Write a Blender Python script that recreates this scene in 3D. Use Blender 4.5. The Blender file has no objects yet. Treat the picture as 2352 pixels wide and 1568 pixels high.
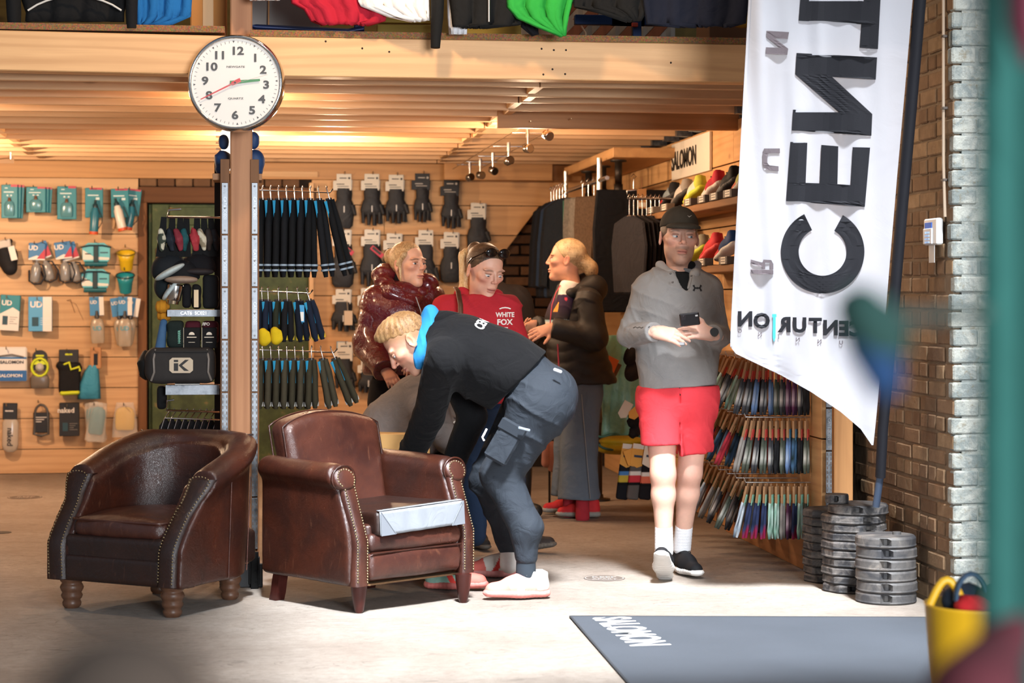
import bpy, bmesh, math, random
import numpy as np
from mathutils import Vector, Matrix

# ---------------------------------------------------------------- camera, light, exposure
SC = bpy.context.scene
COL = SC.collection
PI = math.pi
FPX, CX, HY, HC = 4600.0, 1176.0, 680.0, 1.36      # focal length in px of the 2352 px frame, horizon row, eye height
TH = math.radians(7.3)                              # the shop is seen turned by this much
cT, sT = math.cos(TH), math.sin(TH)

cam_data = bpy.data.cameras.new('camera')
cam = bpy.data.objects.new('camera', cam_data)
COL.objects.link(cam)
cam.location = (0, 0, HC)
cam.rotation_euler = (PI/2, 0, -TH)
cam_data.sensor_width = 36.0
cam_data.lens = FPX/2352*36
cam_data.shift_y = -(784-HY)/2352
cam_data.clip_start = 0.05
cam_data.clip_end = 80
cam_data.dof.use_dof = True
cam_data.dof.focus_distance = 9.7
cam_data.dof.aperture_fstop = 3.2
SC.camera = cam

SC.view_settings.view_transform = 'Standard'
SC.view_settings.look = 'None'
SC.view_settings.gamma = 1.0
SC.view_settings.use_curve_mapping = False
SC.view_settings.exposure = 0.28
SC.cycles.max_bounces = 7
SC.cycles.diffuse_bounces = 3
SC.cycles.glossy_bounces = 3
SC.cycles.transmission_bounces = 4
SC.cycles.transparent_max_bounces = 6
SC.cycles.sample_clamp_indirect = 4.0
SC.cycles.use_denoising = True

world = bpy.data.worlds.new('hall_daylight')
SC.world = world
world.use_nodes = True
wbg = world.node_tree.nodes['Background']
wbg.inputs[0].default_value = (0.78, 0.87, 1.0, 1)
wbg.inputs[1].default_value = 0.30

def lamp(name, kind, loc, power, color, size=0.1, target=None, **kw):
    d = bpy.data.lights.new(name, kind)
    d.energy = power; d.color = color
    if kind == 'AREA':
        d.shape = 'RECTANGLE'; d.size = size[0]; d.size_y = size[1]
    elif kind != 'SUN':
        d.shadow_soft_size = size
    for k, v in kw.items(): setattr(d, k, v)
    o = bpy.data.objects.new(name, d); COL.objects.link(o); o.location = loc
    if target is not None:
        o.rotation_euler = (Vector(target)-Vector(loc)).to_track_quat('-Z', 'Y').to_euler()
    return o

WARM = (1.0, 0.70, 0.45)
# roof light of the hall in front of the mezzanine
lamp('hall_skylight', 'AREA', (1.5, 4.85, 5.4), 104, (0.90, 0.95, 1.0), (2.9, 2.4), target=(1.5, 8.4, 0), spread=math.radians(10))
# open door of the hall, to the right behind the camera
lamp('hall_door_light', 'AREA', (2.6, -3.5, 2.1), 1200, (0.90, 0.95, 1.0), (3.0, 2.4), target=(1.2, 10, 1.0))
lamp('hall_lamp', 'POINT', (0.5, 8.1, 3.7), 100, (1.0, .72, .46), 0.08)
# warm bulbs between the joists of the mezzanine
lamp('joist_bulb_light', 'POINT', (-0.08, 10.35, 2.24), 22, WARM, 0.05)
lamp('joist_bulb_light', 'POINT', (-0.10, 12.75, 2.24), 36, WARM, 0.05)
lamp('left_bay_light', 'POINT', (-2.3, 13.4, 2.24), 150, WARM, 0.03)
lamp('left_bay_light', 'POINT', (-1.7, 10.9, 2.24), 14, WARM, 0.05)
lamp('rear_bay_light', 'POINT', (0.5, 12.9, 2.24), 55, WARM, 0.05)
lamp('right_bay_light', 'POINT', (1.6, 11.75, 2.24), 36, WARM, 0.05)
lamp('loft_light', 'POINT', (0.8, 10.4, 4.3), 40, WARM, 0.15)

# ---------------------------------------------------------------- pixel rays of the photograph -> points of the shop
CAM = Vector((0, 0, HC))
RIGHT = Vector((cT, -sT, 0)); FWD = Vector((sT, cT, 0)); UP = Vector((0, 0, 1))
def ray(x, y):
    a = (x-CX)/FPX
    return Vector((a*cT+sT, cT-a*sT, (HY-y)/FPX))
def at(x, y, Y): return CAM+ray(x, y)*Y                 # at distance Y in front of the camera
def on_v(x, y, v): r = ray(x, y); return CAM+r*(v/r.y)   # on a plane parallel to the back wall
def on_u(x, y, u): r = ray(x, y); return CAM+r*(u/r.x)   # on a plane parallel to the side wall
def on_z(x, y, z=0.0): r = ray(x, y); return CAM+r*((z-HC)/r.z)
def V(*a): return Vector(a)

# ---------------------------------------------------------------- colours and materials
def lin(c):
    if isinstance(c, str):
        c = c.lstrip('#'); c = [int(c[i:i+2], 16)/255 for i in (0, 2, 4)]
    return tuple(((x+0.055)/1.055)**2.4 if x > 0.04045 else x/12.92 for x in c[:3])+(1.0,)
MATS = {}
class NT:
    def __init__(s, name):
        s.m = bpy.data.materials.new(name); s.m.use_nodes = True
        s.t = s.m.node_tree; s.b = s.t.nodes['Principled BSDF']; s.o = s.t.nodes['Material Output']
    def n(s, kind, **kw):
        nd = s.t.nodes.new(kind)
        for k, v in kw.items():
            if k.startswith('i_'):
                key = k[2:]; key = int(key) if key.isdigit() else key.replace('_', ' ')
                nd.inputs[key].default_value = v
            else: setattr(nd, k, v)
        return nd
    def l(s, a, b): s.t.links.new(a, b)
    def ramp(s, src, stops):
        r = s.n('ShaderNodeValToRGB'); e = r.color_ramp.elements
        while len(e) < len(stops): e.new(0.5)
        for el, (p, c) in zip(e, stops): el.position = p; el.color = c
        s.l(src, r.inputs[0]); return r.outputs[0]
    def mix(s, f, a, b, mode='MIX'):
        m = s.n('ShaderNodeMix', data_type='RGBA', blend_type=mode)
        for sock, val in ((m.inputs[0], f), (m.inputs[6], a), (m.inputs[7], b)):
            if hasattr(val, 'is_output'): s.l(val, sock)
            else: sock.default_value = val
        return m.outputs[2]
    def noise(s, vec, scale, detail=3, rough=0.5, dist=0.0):
        n = s.n('ShaderNodeTexNoise', i_Scale=scale, i_Detail=detail, i_Roughness=rough, i_Distortion=dist)
        if vec is not None: s.l(vec, n.inputs['Vector'])
        return n.outputs['Fac']
    def coords(s, scale=(1, 1, 1), rand=True, kind='Object'):
        tc = s.n('ShaderNodeTexCoord'); mp = s.n('ShaderNodeMapping'); mp.inputs['Scale'].default_value = scale
        s.l(tc.outputs[kind], mp.inputs['Vector'])
        if rand:
            oi = s.n('ShaderNodeObjectInfo'); mu = s.n('ShaderNodeVectorMath', operation='SCALE')
            mu.inputs[0].default_value = (37.1, 53.7, 71.3); s.l(oi.outputs['Random'], mu.inputs['Scale'])
            s.l(mu.outputs[0], mp.inputs['Location'])
        return mp.outputs[0]
    def bump(s, h, strength, dist=0.01):
        b = s.n('ShaderNodeBump', i_Strength=strength, i_Distance=dist); s.l(h, b.inputs['Height'])
        s.l(b.outputs[0], s.b.inputs['Normal'])
    def P(s, **kw):
        for k, v in kw.items():
            k = k.replace('_', ' ')
            if hasattr(v, 'is_output'): s.l(v, s.b.inputs[k])
            else: s.b.inputs[k].default_value = v

def cached(f):
    def g(*a, **k):
        key = (f.__name__, a, tuple(sorted(k.items())))
        if key not in MATS: MATS[key] = f(*a, **k)
        return MATS[key]
    return g
def dk(c, k): return (c[0]*k, c[1]*k, c[2]*k, 1)

@cached
def plain(col, rough=0.6, metal=0.0, coat=0.0, spec=0.5, emit=0.0):
    t = NT('plain'); c = lin(col)
    t.P(Base_Color=c, Roughness=rough, Metallic=metal, Coat_Weight=coat, Specular_IOR_Level=spec)
    if emit: t.P(Emission_Color=c, Emission_Strength=emit)
    return t.m
@cached
def cloth(col, rough=0.9, var=0.25, scale=14, weave=0.25, sheen=0.0, fold=0.0, spec=0.2):
    t = NT('cloth'); c = lin(col); v = t.coords()
    n = t.noise(v, scale, 4); f = t.noise(v, 420, 2)
    t.P(Base_Color=t.mix(n, dk(c, 1-var), dk(c, 1+var)), Roughness=rough, Sheen_Weight=sheen, Specular_IOR_Level=spec)
    m = t.n('ShaderNodeMath', operation='MULTIPLY_ADD'); t.l(f, m.inputs[0]); m.inputs[1].default_value = weave
    fo = t.noise(v, 11, 3, 0.45, 1.6); m2 = t.n('ShaderNodeMath', operation='MULTIPLY'); t.l(fo, m2.inputs[0]); m2.inputs[1].default_value = fold*11
    t.l(m2.outputs[0], m.inputs[2]); t.bump(m.outputs[0], 0.5, 0.004)
    return t.m
@cached
def attr_cloth(rough=0.85, weave=0.25, spec=0.2, coat=0.0, fold=0.0, sss=0.0, var=0.12, scale=25):
    """colour from the mesh's own colour pattern (knit stripes, printed panels, lips)"""
    t = NT('patterned'); a = t.n('ShaderNodeAttribute', attribute_name='Col'); v = t.coords()
    n = t.noise(v, scale, 4); f = t.noise(v, 420, 2)
    mx = t.mix(n, (1-var, 1-var, 1-var, 1), (1+var, 1+var, 1+var, 1))
    t.P(Base_Color=t.mix(1.0, a.outputs['Color'], mx, 'MULTIPLY'), Roughness=rough, Specular_IOR_Level=spec, Coat_Weight=coat)
    if sss:
        t.P(Subsurface_Weight=sss, Subsurface_Scale=0.004); t.b.inputs['Subsurface Radius'].default_value = (1, .35, .2)
    m = t.n('ShaderNodeMath', operation='MULTIPLY_ADD'); t.l(f, m.inputs[0]); m.inputs[1].default_value = weave
    fo = t.noise(v, 11, 3, 0.45, 1.6); m2 = t.n('ShaderNodeMath', operation='MULTIPLY'); t.l(fo, m2.inputs[0]); m2.inputs[1].default_value = fold*11
    t.l(m2.outputs[0], m.inputs[2]); t.bump(m.outputs[0], 0.5, 0.004)
    return t.m
@cached
def wood(axis='X', light='#d9ae7c', dark='#b07f4e', rough=0.55, knots=True, grain=1.0):
    t = NT('wood'); st = {'X': (0.09, 1, 1), 'Y': (1, 0.09, 1), 'Z': (1, 1, 0.09)}[axis]
    v = t.coords(st); L, D = lin(light), lin(dark)
    g1 = t.noise(v, 9, 3, 0.55, 1.4)
    w = t.n('ShaderNodeTexWave', wave_type='BANDS', bands_direction={'X': 'Z', 'Y': 'Z', 'Z': 'X'}[axis], i_Scale=5.0, i_Distortion=14.0, i_Detail=2.0)
    w.inputs['Detail Scale'].default_value = 0.8; t.l(v, w.inputs['Vector'])
    base = t.mix(t.ramp(g1, [(0.3, (0, 0, 0, 1)), (0.75, (1, 1, 1, 1))]), L, t.mix(0.4, L, D))
    col = t.mix(t.ramp(w.outputs['Fac'], [(0.45, (0, 0, 0, 1)), (1.0, (0.26*grain, 0.26*grain, 0.26*grain, 1))]), base, D)
    fine = t.noise(t.coords({'X': (0.02, 1, 1), 'Y': (1, 0.02, 1), 'Z': (1, 1, 0.02)}[axis]), 160, 2)
    col = t.mix(t.ramp(fine, [(0.5, (0, 0, 0, 1)), (0.85, (0.14, 0.14, 0.14, 1))]), col, D)
    if knots:
        ks = {'X': (0.55, 1, 1), 'Y': (1, 0.55, 1), 'Z': (1, 1, 0.55)}[axis]
        vo = t.n('ShaderNodeTexVoronoi', i_Scale=3.2); t.l(t.coords(ks), vo.inputs['Vector'])
        kf = t.ramp(vo.outputs['Distance'], [(0.035, (1, 1, 1, 1)), (0.10, (0, 0, 0, 1))])
        col = t.mix(kf, col, dk(D, 0.28))
    oi = t.n('ShaderNodeObjectInfo'); r = t.ramp(oi.outputs['Random'], [(0, (0.86, 0.84, 0.80, 1)), (1, (1.06, 1.05, 1.05, 1))])
    t.P(Base_Color=t.mix(1.0, col, r, 'MULTIPLY'), Roughness=rough, Specular_IOR_Level=0.3)
    t.bump(fine, 0.15, 0.003)
    return t.m
@cached
def leather(col='#3b1d14', hi='#6b3a26', rough=0.34, worn=0.5):
    t = NT('leather'); v = t.coords(); c, h = lin(col), lin(hi)
    n = t.noise(v, 5.5, 5, 0.6, 0.5)
    k = t.ramp(n, [(0.38, (0, 0, 0, 1)), (0.78, (worn, worn, worn, 1))])
    col2 = t.mix(k, c, h)
    sc = t.n('ShaderNodeTexNoise', i_Scale=26, i_Detail=4, i_Distortion=2.5); t.l(t.coords((1, 1, 0.25)), sc.inputs['Vector'])
    col2 = t.mix(t.ramp(sc.outputs['Fac'], [(0.62, (0, 0, 0, 1)), (0.75, (0.35*worn, 0.35*worn, 0.35*worn, 1))]), col2, lin('#8a5a40'))
    vo = t.n('ShaderNodeTexVoronoi', i_Scale=260, feature='DISTANCE_TO_EDGE'); t.l(v, vo.inputs['Vector'])
    t.P(Base_Color=col2, Roughness=t.ramp(n, [(0.3, (rough+0.12,)*3+(1,)), (0.8, (rough-0.06,)*3+(1,))]), Specular_IOR_Level=0.55)
    m = t.n('ShaderNodeMath', operation='MULTIPLY_ADD'); t.l(vo.outputs['Distance'], m.inputs[0]); m.inputs[1].default_value = 0.5
    m2 = t.n('ShaderNodeMath', operation='MULTIPLY'); t.l(t.noise(v, 16, 4, 0.6, 0.8), m2.inputs[0]); m2.inputs[1].default_value = 1.6
    t.l(m2.outputs[0], m.inputs[2]); t.bump(m.outputs[0], 0.35, 0.006)
    return t.m
@cached
def galvanised():
    t = NT('galvanised'); v = t.coords(); n = t.noise(v, 30, 4, 0.6)
    t.P(Base_Color=t.ramp(n, [(0.3, lin('#54575b')), (0.7, lin('#85888c'))]), Metallic=0.85, Roughness=t.ramp(n, [(0.3, (0.3,)*3+(1,)), (0.7, (0.48,)*3+(1,))]))
    return t.m
@cached
def metal(col='#c8c8cc', rough=0.2):
    t = NT('metal'); t.P(Base_Color=lin(col), Metallic=1.0, Roughness=rough); return t.m
@cached
def film(col='#ffffff', alpha=0.35, rough=0.25):
    """thin translucent plastic"""
    t = NT('film'); t.P(Base_Color=lin(col), Alpha=alpha, Roughness=rough, Specular_IOR_Level=0.6); return t.m
@cached
def concrete(col='#a59a8e', col2='#7f7468', scale=1.0):
    t = NT('concrete'); v = t.coords(rand=False)
    n = t.noise(v, 0.9*scale, 6, 0.65, 0.4); n2 = t.noise(v, 26*scale, 5, 0.7)
    c = t.mix(t.ramp(n, [(0.32, (0, 0, 0, 1)), (0.7, (1, 1, 1, 1))]), lin(col2), lin(col))
    c = t.mix(t.ramp(n2, [(0.4, (0, 0, 0, 1)), (0.75, (0.5, 0.5, 0.5, 1))]), c, dk(lin(col2), 0.72))
    sp = t.n('ShaderNodeTexVoronoi', i_Scale=70*scale); t.l(v, sp.inputs['Vector'])
    c = t.mix(t.ramp(sp.outputs['Distance'], [(0.10, (0.45, 0.45, 0.45, 1)), (0.2, (0, 0, 0, 1))]), c, lin('#4d463f'))
    wv = t.noise(t.coords((0.35, 1.7, 1), False), 2.2, 3, 0.6, 2.5)
    cr = t.ramp(wv, [(0.492, (0, 0, 0, 1)), (0.5, (0.6, 0.6, 0.6, 1)), (0.508, (0, 0, 0, 1))])
    c = t.mix(cr, c, dk(lin(col2), 0.5))
    t.P(Base_Color=c, Roughness=0.75, Specular_IOR_Level=0.3); t.bump(n2, 0.35, 0.01)
    return t.m
@cached
def brickmat(a='#8d6a50', b='#5d4434', c='#a98c70', rough=0.9):
    t = NT('brick'); v = t.coords(); n = t.noise(v, 16, 5, 0.65)
    oi = t.n('ShaderNodeObjectInfo')
    base = t.ramp(oi.outputs['Random'], [(0, lin(a)), (0.5, lin(b)), (1, lin(c))])
    t.P(Base_Color=t.mix(t.ramp(n, [(0.3, (0.55,)*3+(1,)), (0.75, (0, 0, 0, 1))]), base, dk(lin(b), 0.6)), Roughness=rough, Specular_IOR_Level=0.2)
    t.bump(n, 0.6, 0.012)
    return t.m
@cached
def flaky(a='#a3a39a', b='#777d7a', c='#75684f'):
    """old whitewash flaking off brick"""
    t = NT('whitewash'); v = t.coords(); n = t.noise(v, 7, 6, 0.7, 0.6); n2 = t.noise(v, 40, 4, 0.7)
    col = t.mix(t.ramp(n, [(0.42, (0, 0, 0, 1)), (0.58, (1, 1, 1, 1))]), lin(b), lin(a))
    col = t.mix(t.ramp(n2, [(0.55, (0, 0, 0, 1)), (0.72, (0.7, 0.7, 0.7, 1))]), col, lin(c))
    t.P(Base_Color=col, Roughness=0.85, Specular_IOR_Level=0.25); t.bump(n2, 0.8, 0.012)
    return t.m
@cached
def chipboard():
    t = NT('chipboard'); v = t.coords(); vo = t.n('ShaderNodeTexVoronoi', i_Scale=180); t.l(v, vo.inputs['Vector'])
    t.P(Base_Color=t.mix(0.55, t.mix(1.0, vo.outputs['Color'], lin('#a8794c'), 'MULTIPLY'), lin('#80542f')), Roughness=0.85)
    return t.m
@cached
def hairmat(a, b, c):
    t = NT('hair'); v = t.coords((1, 1, 0.35)); n = t.noise(v, 170, 3, 0.6, .8); n2 = t.noise(t.coords(), 14, 2)
    col = t.mix(t.ramp(n, [(0.35, (0, 0, 0, 1)), (0.66, (1, 1, 1, 1))]), lin(b), lin(a))
    t.P(Base_Color=t.mix(t.ramp(n2, [(0.45, (0, 0, 0, 1)), (0.75, (0.8,)*3+(1,))]), col, lin(c)), Roughness=0.5, Specular_IOR_Level=0.4)
    t.bump(n, 0.45, 0.003)
    return t.m

# ---------------------------------------------------------------- objects, parts, labels
def put(o, parent=None):
    COL.objects.link(o)
    if parent is not None: o.parent = parent; o.matrix_parent_inverse = Matrix.Translation(-parent.location) if parent.rotation_euler[2] == 0 else parent.matrix_basis.inverted()
    return o
def tag(o, label=None, cat=None, group=None, kind=None):
    if label: o['label'] = label
    if cat: o['category'] = cat
    if group: o['group'] = group
    if kind: o['kind'] = kind
    return o
def thing(name, loc, label, cat, group=None):
    o = bpy.data.objects.new(name, None); o.location = loc; o.empty_display_size = 0.05
    COL.objects.link(o); return tag(o, label, cat, group)

def frame_of(x, z, o=(0, 0, 0)):
    """matrix whose X runs along x and whose Z is as near z as can be"""
    x = Vector(x).normalized(); z = Vector(z); z = (z-x*z.dot(x)).normalized(); y = z.cross(x)
    m = Matrix((x, y, z)).transposed().to_4x4(); m.translation = Vector(o); return m
def TR(*a): return Matrix.Translation(Vector(a))
def RZ(a): return Matrix.Rotation(a, 4, 'Z')
def RX(a): return Matrix.Rotation(a, 4, 'X')
def RY(a): return Matrix.Rotation(a, 4, 'Y')
FACE = frame_of((cT, -sT, 0), (-sT, -cT, 0))            # sign facing the camera: X right, Y up, Z towards it
FACE_V = frame_of((1, 0, 0), (0, -1, 0))               # flat against the back wall
FACE_U = frame_of((0, -1, 0), (-1, 0, 0))              # flat against the right-hand wall
def facing(base, o): m = base.copy(); m.translation = Vector(o); return m

class MB:
    """gathers shapes; build() links them as ONE mesh object"""
    def __init__(s): s.v = []; s.f = []; s.m = []; s.s = []; s.c = None
    def add(s, vs, fs, mat=0, smooth=False, M=None):
        k = len(s.v)
        s.v.extend((M @ Vector(p)) if M is not None else Vector(p) for p in vs)
        s.f.extend([k+i for i in f] for f in fs); s.m.extend([mat]*len(fs)); s.s.extend([smooth]*len(fs)); return s
    def box(s, c, d, M=None, mat=0, b=0.0):
        h = [x/2 for x in d]; c = Vector(c)
        if b <= 0:
            vs = [c+Vector((x*h[0], y*h[1], z*h[2])) for x in (-1, 1) for y in (-1, 1) for z in (-1, 1)]
            return s.add(vs, [(0, 1, 3, 2), (4, 6, 7, 5), (0, 4, 5, 1), (2, 3, 7, 6), (0, 2, 6, 4), (1, 5, 7, 3)], mat, False, M)
        b = min(b, min(h)*0.95); vs = []; ix = {}
        for x in (-1, 1):
            for y in (-1, 1):
                for z in (-1, 1):
                    for a in range(3):
                        g = (x, y, z); ix[(x, y, z, a)] = len(vs)
                        vs.append(c+Vector([g[i]*(h[i]-(0 if i == a else b)) for i in range(3)]))
        fs = []
        for a in range(3):
            o1, o2 = [i for i in range(3) if i != a]
            for sg in (-1, 1):
                q = []
                for p1, p2 in ((-1, -1), (1, -1), (1, 1), (-1, 1)):
                    g = [0, 0, 0]; g[a] = sg; g[o1] = p1; g[o2] = p2; q.append(ix[(*g, a)])
                fs.append(q if sg*(1 if a != 1 else -1) > 0 else q[::-1])
            for p1 in (-1, 1):
                for p2 in (-1, 1):
                    g0 = [0, 0, 0]; g0[o1] = p1; g0[o2] = p2; g1 = list(g0); g0[a] = -1; g1[a] = 1
                    fs.append([ix[(*g0, o1)], ix[(*g1, o1)], ix[(*g1, o2)], ix[(*g0, o2)]])
        for x in (-1, 1):
            for y in (-1, 1):
                for z in (-1, 1): fs.append([ix[(x, y, z, a)] for a in range(3)])
        return s.add(vs, fs, mat, False, M)
    def loft(s, rings, caps=True, closed=True, mat=0, smooth=True, M=None):
        n = len(rings[0]); vs = [p for r in rings for p in r]; fs = []
        for i in range(len(rings)-1):
            for j in range(n if closed else n-1):
                k = (j+1) % n; fs.append((i*n+j, i*n+k, (i+1)*n+k, (i+1)*n+j))
        s.add(vs, fs, mat, smooth, M)
        if caps and closed:
            s.add(rings[0], [list(range(n))[::-1]], mat, False, M); s.add(rings[-1], [list(range(n))], mat, False, M)
        return s
    def tube(s, pts, r, n=8, mat=0, caps=True, M=None, closed=False, flat=None):
        pts = [Vector(p) for p in pts]; rings = []; up = None; N = len(pts)
        for i, p in enumerate(pts):
            a = pts[(i-1) % N] if (closed or i > 0) else p; b = pts[(i+1) % N] if (closed or i < N-1) else p
            t = (b-a).normalized() if (b-a).length > 1e-9 else Vector((0, 0, 1))
            if up is None: up = Vector((0, 0, 1)) if abs(t.z) < 0.9 else Vector((1, 0, 0))
            x = up.cross(t); x = x.normalized() if x.length > 1e-6 else t.orthogonal().normalized(); y = t.cross(x); up = y
            rr = r[i] if isinstance(r, (list, tuple)) else r; ry = rr*(flat or 1)
            rings.append([p+x*(math.cos(2*PI*k/n)*rr)+y*(math.sin(2*PI*k/n)*ry) for k in range(n)])
        if closed: rings.append(rings[0]); caps = False
        return s.loft(rings, caps, True, mat, n > 4, M)
    def lathe(s, prof, n=24, mat=0, M=None, smooth=True, caps=True):
        rings = [[Vector((r*math.cos(2*PI*k/n), r*math.sin(2*PI*k/n), z)) for k in range(n)] for r, z in prof]
        return s.loft(rings, caps, True, mat, smooth, M)
    def prism(s, out, d, M=None, mat=0, z0=0.0, bev=0.0):
        """outline in XY, thickness d along Z"""
        n = len(out)
        if bev > 0:
            cx = sum(p[0] for p in out)/n; cy = sum(p[1] for p in out)/n
            def sh(p, b):
                dx, dy = cx-p[0], cy-p[1]; L = math.hypot(dx, dy) or 1; return (p[0]+dx/L*b, p[1]+dy/L*b)
            rings = [[V(*sh(p, bev), z0) for p in out], [V(*p, z0+bev) for p in out], [V(*p, z0+d-bev) for p in out], [V(*sh(p, bev), z0+d) for p in out]]
        else: rings = [[V(p[0], p[1], z0) for p in out], [V(p[0], p[1], z0+d) for p in out]]
        return s.loft(rings, True, True, mat, False, M)
    def grid(s, P, mat=0, M=None, thick=0.0, smooth=True):
        nu, nv = len(P), len(P[0]); vs = [Vector(p) for r in P for p in r]
        fs = [(i*nv+j, i*nv+j+1, (i+1)*nv+j+1, (i+1)*nv+j) for i in range(nu-1) for j in range(nv-1)]
        return s.add(vs, fs, mat, smooth, M)
    def ball(s, c, r, n=12, m=8, mat=0, M=None):
        r = (r, r, r) if not isinstance(r, (tuple, list)) else r; rings = []
        for i in range(m+1):
            a = -PI/2+PI*i/m; a = max(-PI/2+0.02, min(PI/2-0.02, a))
            rings.append([Vector((c[0]+r[0]*math.cos(a)*math.cos(2*PI*k/n), c[1]+r[1]*math.cos(a)*math.sin(2*PI*k/n), c[2]+r[2]*math.sin(a))) for k in range(n)])
        return s.loft(rings, True, True, mat, True, M)
    def text(s, txt, size, M, mat=0, depth=0.0015, bold=0.0, wide=1.0, space=1.0, mirror=False, shear=0.0):
        vs, fs = text_geo(txt, bold, space, shear); k = -1 if mirror else 1
        return s.add([(p[0]*size*wide*k, p[1]*size, depth) for p in vs], fs, mat, False, M)
    def build(s, name, mats, parent=None, recalc=True, solid=0.0, bevel=0.0, origin=None, sub=0, label=None):
        if not isinstance(mats, (list, tuple)): mats = [mats]
        if origin is None:
            lo = Vector([min(p[i] for p in s.v) for i in range(3)]); hi = Vector([max(p[i] for p in s.v) for i in range(3)]); origin = (lo+hi)/2
        origin = Vector(origin); me = bpy.data.meshes.new(name)
        me.from_pydata([p-origin for p in s.v], [], s.f)
        for m in mats: me.materials.append(m)
        me.polygons.foreach_set('material_index', s.m); me.polygons.foreach_set('use_smooth', s.s)
        if s.c is not None:
            a = me.color_attributes.new('Col', 'FLOAT_COLOR', 'POINT'); a.data.foreach_set('color', np.asarray(s.c, dtype=np.float32).ravel())
        if recalc:
            bm = bmesh.new(); bm.from_mesh(me); bmesh.ops.recalc_face_normals(bm, faces=bm.faces); bm.to_mesh(me); bm.free()
        me.update(); o = bpy.data.objects.new(name, me); o.location = origin
        if solid: md = o.modifiers.new('t', 'SOLIDIFY'); md.thickness = solid; md.offset = 0
        if bevel: md = o.modifiers.new('b', 'BEVEL'); md.width = bevel; md.segments = 2; md.limit_method = 'ANGLE'
        if sub: md = o.modifiers.new('s', 'SUBSURF'); md.levels = sub; md.render_levels = sub
        put(o, parent)
        if label: o['label'] = label
        return o
ORD = 'first second third fourth fifth sixth seventh eighth ninth tenth eleventh twelfth thirteenth fourteenth'.split()
TXT = {}
def text_geo(txt, bold=0.0, space=1.0, shear=0.0):
    key = (txt, bold, space, shear)
    if key not in TXT:
        cu = bpy.data.curves.new('t', 'FONT'); cu.body = txt; cu.size = 1.0; cu.offset = bold; cu.align_x = 'CENTER'; cu.align_y = 'CENTER'
        cu.space_character = space; cu.shear = shear; cu.resolution_u = 3
        o = bpy.data.objects.new('t', cu); COL.objects.link(o)
        dg = bpy.context.evaluated_depsgraph_get(); me = bpy.data.meshes.new_from_object(o.evaluated_get(dg))
        TXT[key] = ([tuple(v.co) for v in me.vertices], [tuple(p.vertices) for p in me.polygons])
        bpy.data.objects.remove(o); bpy.data.curves.remove(cu); bpy.data.meshes.remove(me)
    return TXT[key]
def part(name, mats, parent, fn, **kw):
    m = MB(); fn(m); o = m.build(name, mats, parent, **kw)
    if name in ('print', 'cuff_stripes', 'toe_logo', 'keys'): o['kind'] = 'stuff'    # too small to pick apart
    return o
def structure(o): o['kind'] = 'structure'; return o

def copy_thing(o, M, label=None, group=None):
    """a copy of a thing with copies of its parts and their sub-parts; M moves it"""
    def cp(src, par):
        c = src.copy(); COL.objects.link(c)
        if par is not None: c.parent = par
        for ch in src.children: cp(ch, c)
        return c
    c = cp(o, None); c.matrix_basis = M @ o.matrix_basis
    if label: c['label'] = label
    if group: c['group'] = group
    return c

# ---------------------------------------------------------------- soft shapes: signed distance fields turned into meshes
def A(p): return np.array(p, dtype=np.float64)
def s_cone(a, b, ra, rb, flat=None, q=1.0):
    a, b = A(a), A(b); ab = b-a; L2 = max(ab@ab, 1e-12); fl = None if flat is None else A(flat)/np.linalg.norm(A(flat))
    def f(P):
        w = P-a; t = np.clip((w@ab)/L2, 0, 1); w = w-t[:, None]*ab
        if fl is not None: w = w+(w@fl)[:, None]*fl*(1/q-1)
        return np.sqrt((w*w).sum(1))-(ra+(rb-ra)*t)
    f.box = (np.minimum(a-ra, b-rb), np.maximum(a+ra, b+rb)); return f
def s_ell(c, r, R=None):
    c, r = A(c), A(r); Rm = None if R is None else A(R)[:3, :3]
    def f(P):
        w = P-c
        if Rm is not None: w = w@Rm
        k = np.sqrt(((w/r)**2).sum(1)); g = np.sqrt(((w/(r*r))**2).sum(1))+1e-9
        return k*(k-1)/g
    m = np.full(3, r.max()); f.box = (c-m, c+m); return f
def s_box(c, h, rd=0.0, R=None):
    c, h = A(c), A(h)-rd; Rm = None if R is None else A(R)[:3, :3]
    def f(P):
        w = P-c
        if Rm is not None: w = w@Rm
        q = np.abs(w)-h
        return np.sqrt((np.maximum(q, 0)**2).sum(1))+np.minimum(q.max(1), 0)-rd
    m = np.full(3, np.linalg.norm(h)+rd); f.box = (c-m, c+m); return f
def s_half(p, n):
    p, n = A(p), A(n)/np.linalg.norm(A(n))
    def f(P): return (P-p)@n
    f.box = None; return f
def sdf(items):
    """items: (shape, k[, op]) - smooth union '+', cut '-' or '&' in order"""
    def f(P):
        d = None
        for it in items:
            g, k = it[0], it[1]; op = it[2] if len(it) > 2 else '+'; e = g(P)
            if d is None: d = e; continue
            if op == '+': h = np.clip(0.5+0.5*(d-e)/k, 0, 1); d = d+(e-d)*h-k*h*(1-h)
            elif op == '-': e = -e; h = np.clip(0.5-0.5*(d-e)/k, 0, 1); d = d+(e-d)*h+k*h*(1-h)
            else: h = np.clip(0.5-0.5*(d-e)/k, 0, 1); d = d+(e-d)*h+k*h*(1-h)
        return d
    bs = [it[0].box for it in items if it[0].box is not None and (len(it) < 3 or it[2] == '+')]
    f.box = (np.min([b[0] for b in bs], 0), np.max([b[1] for b in bs], 0)); return f
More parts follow.
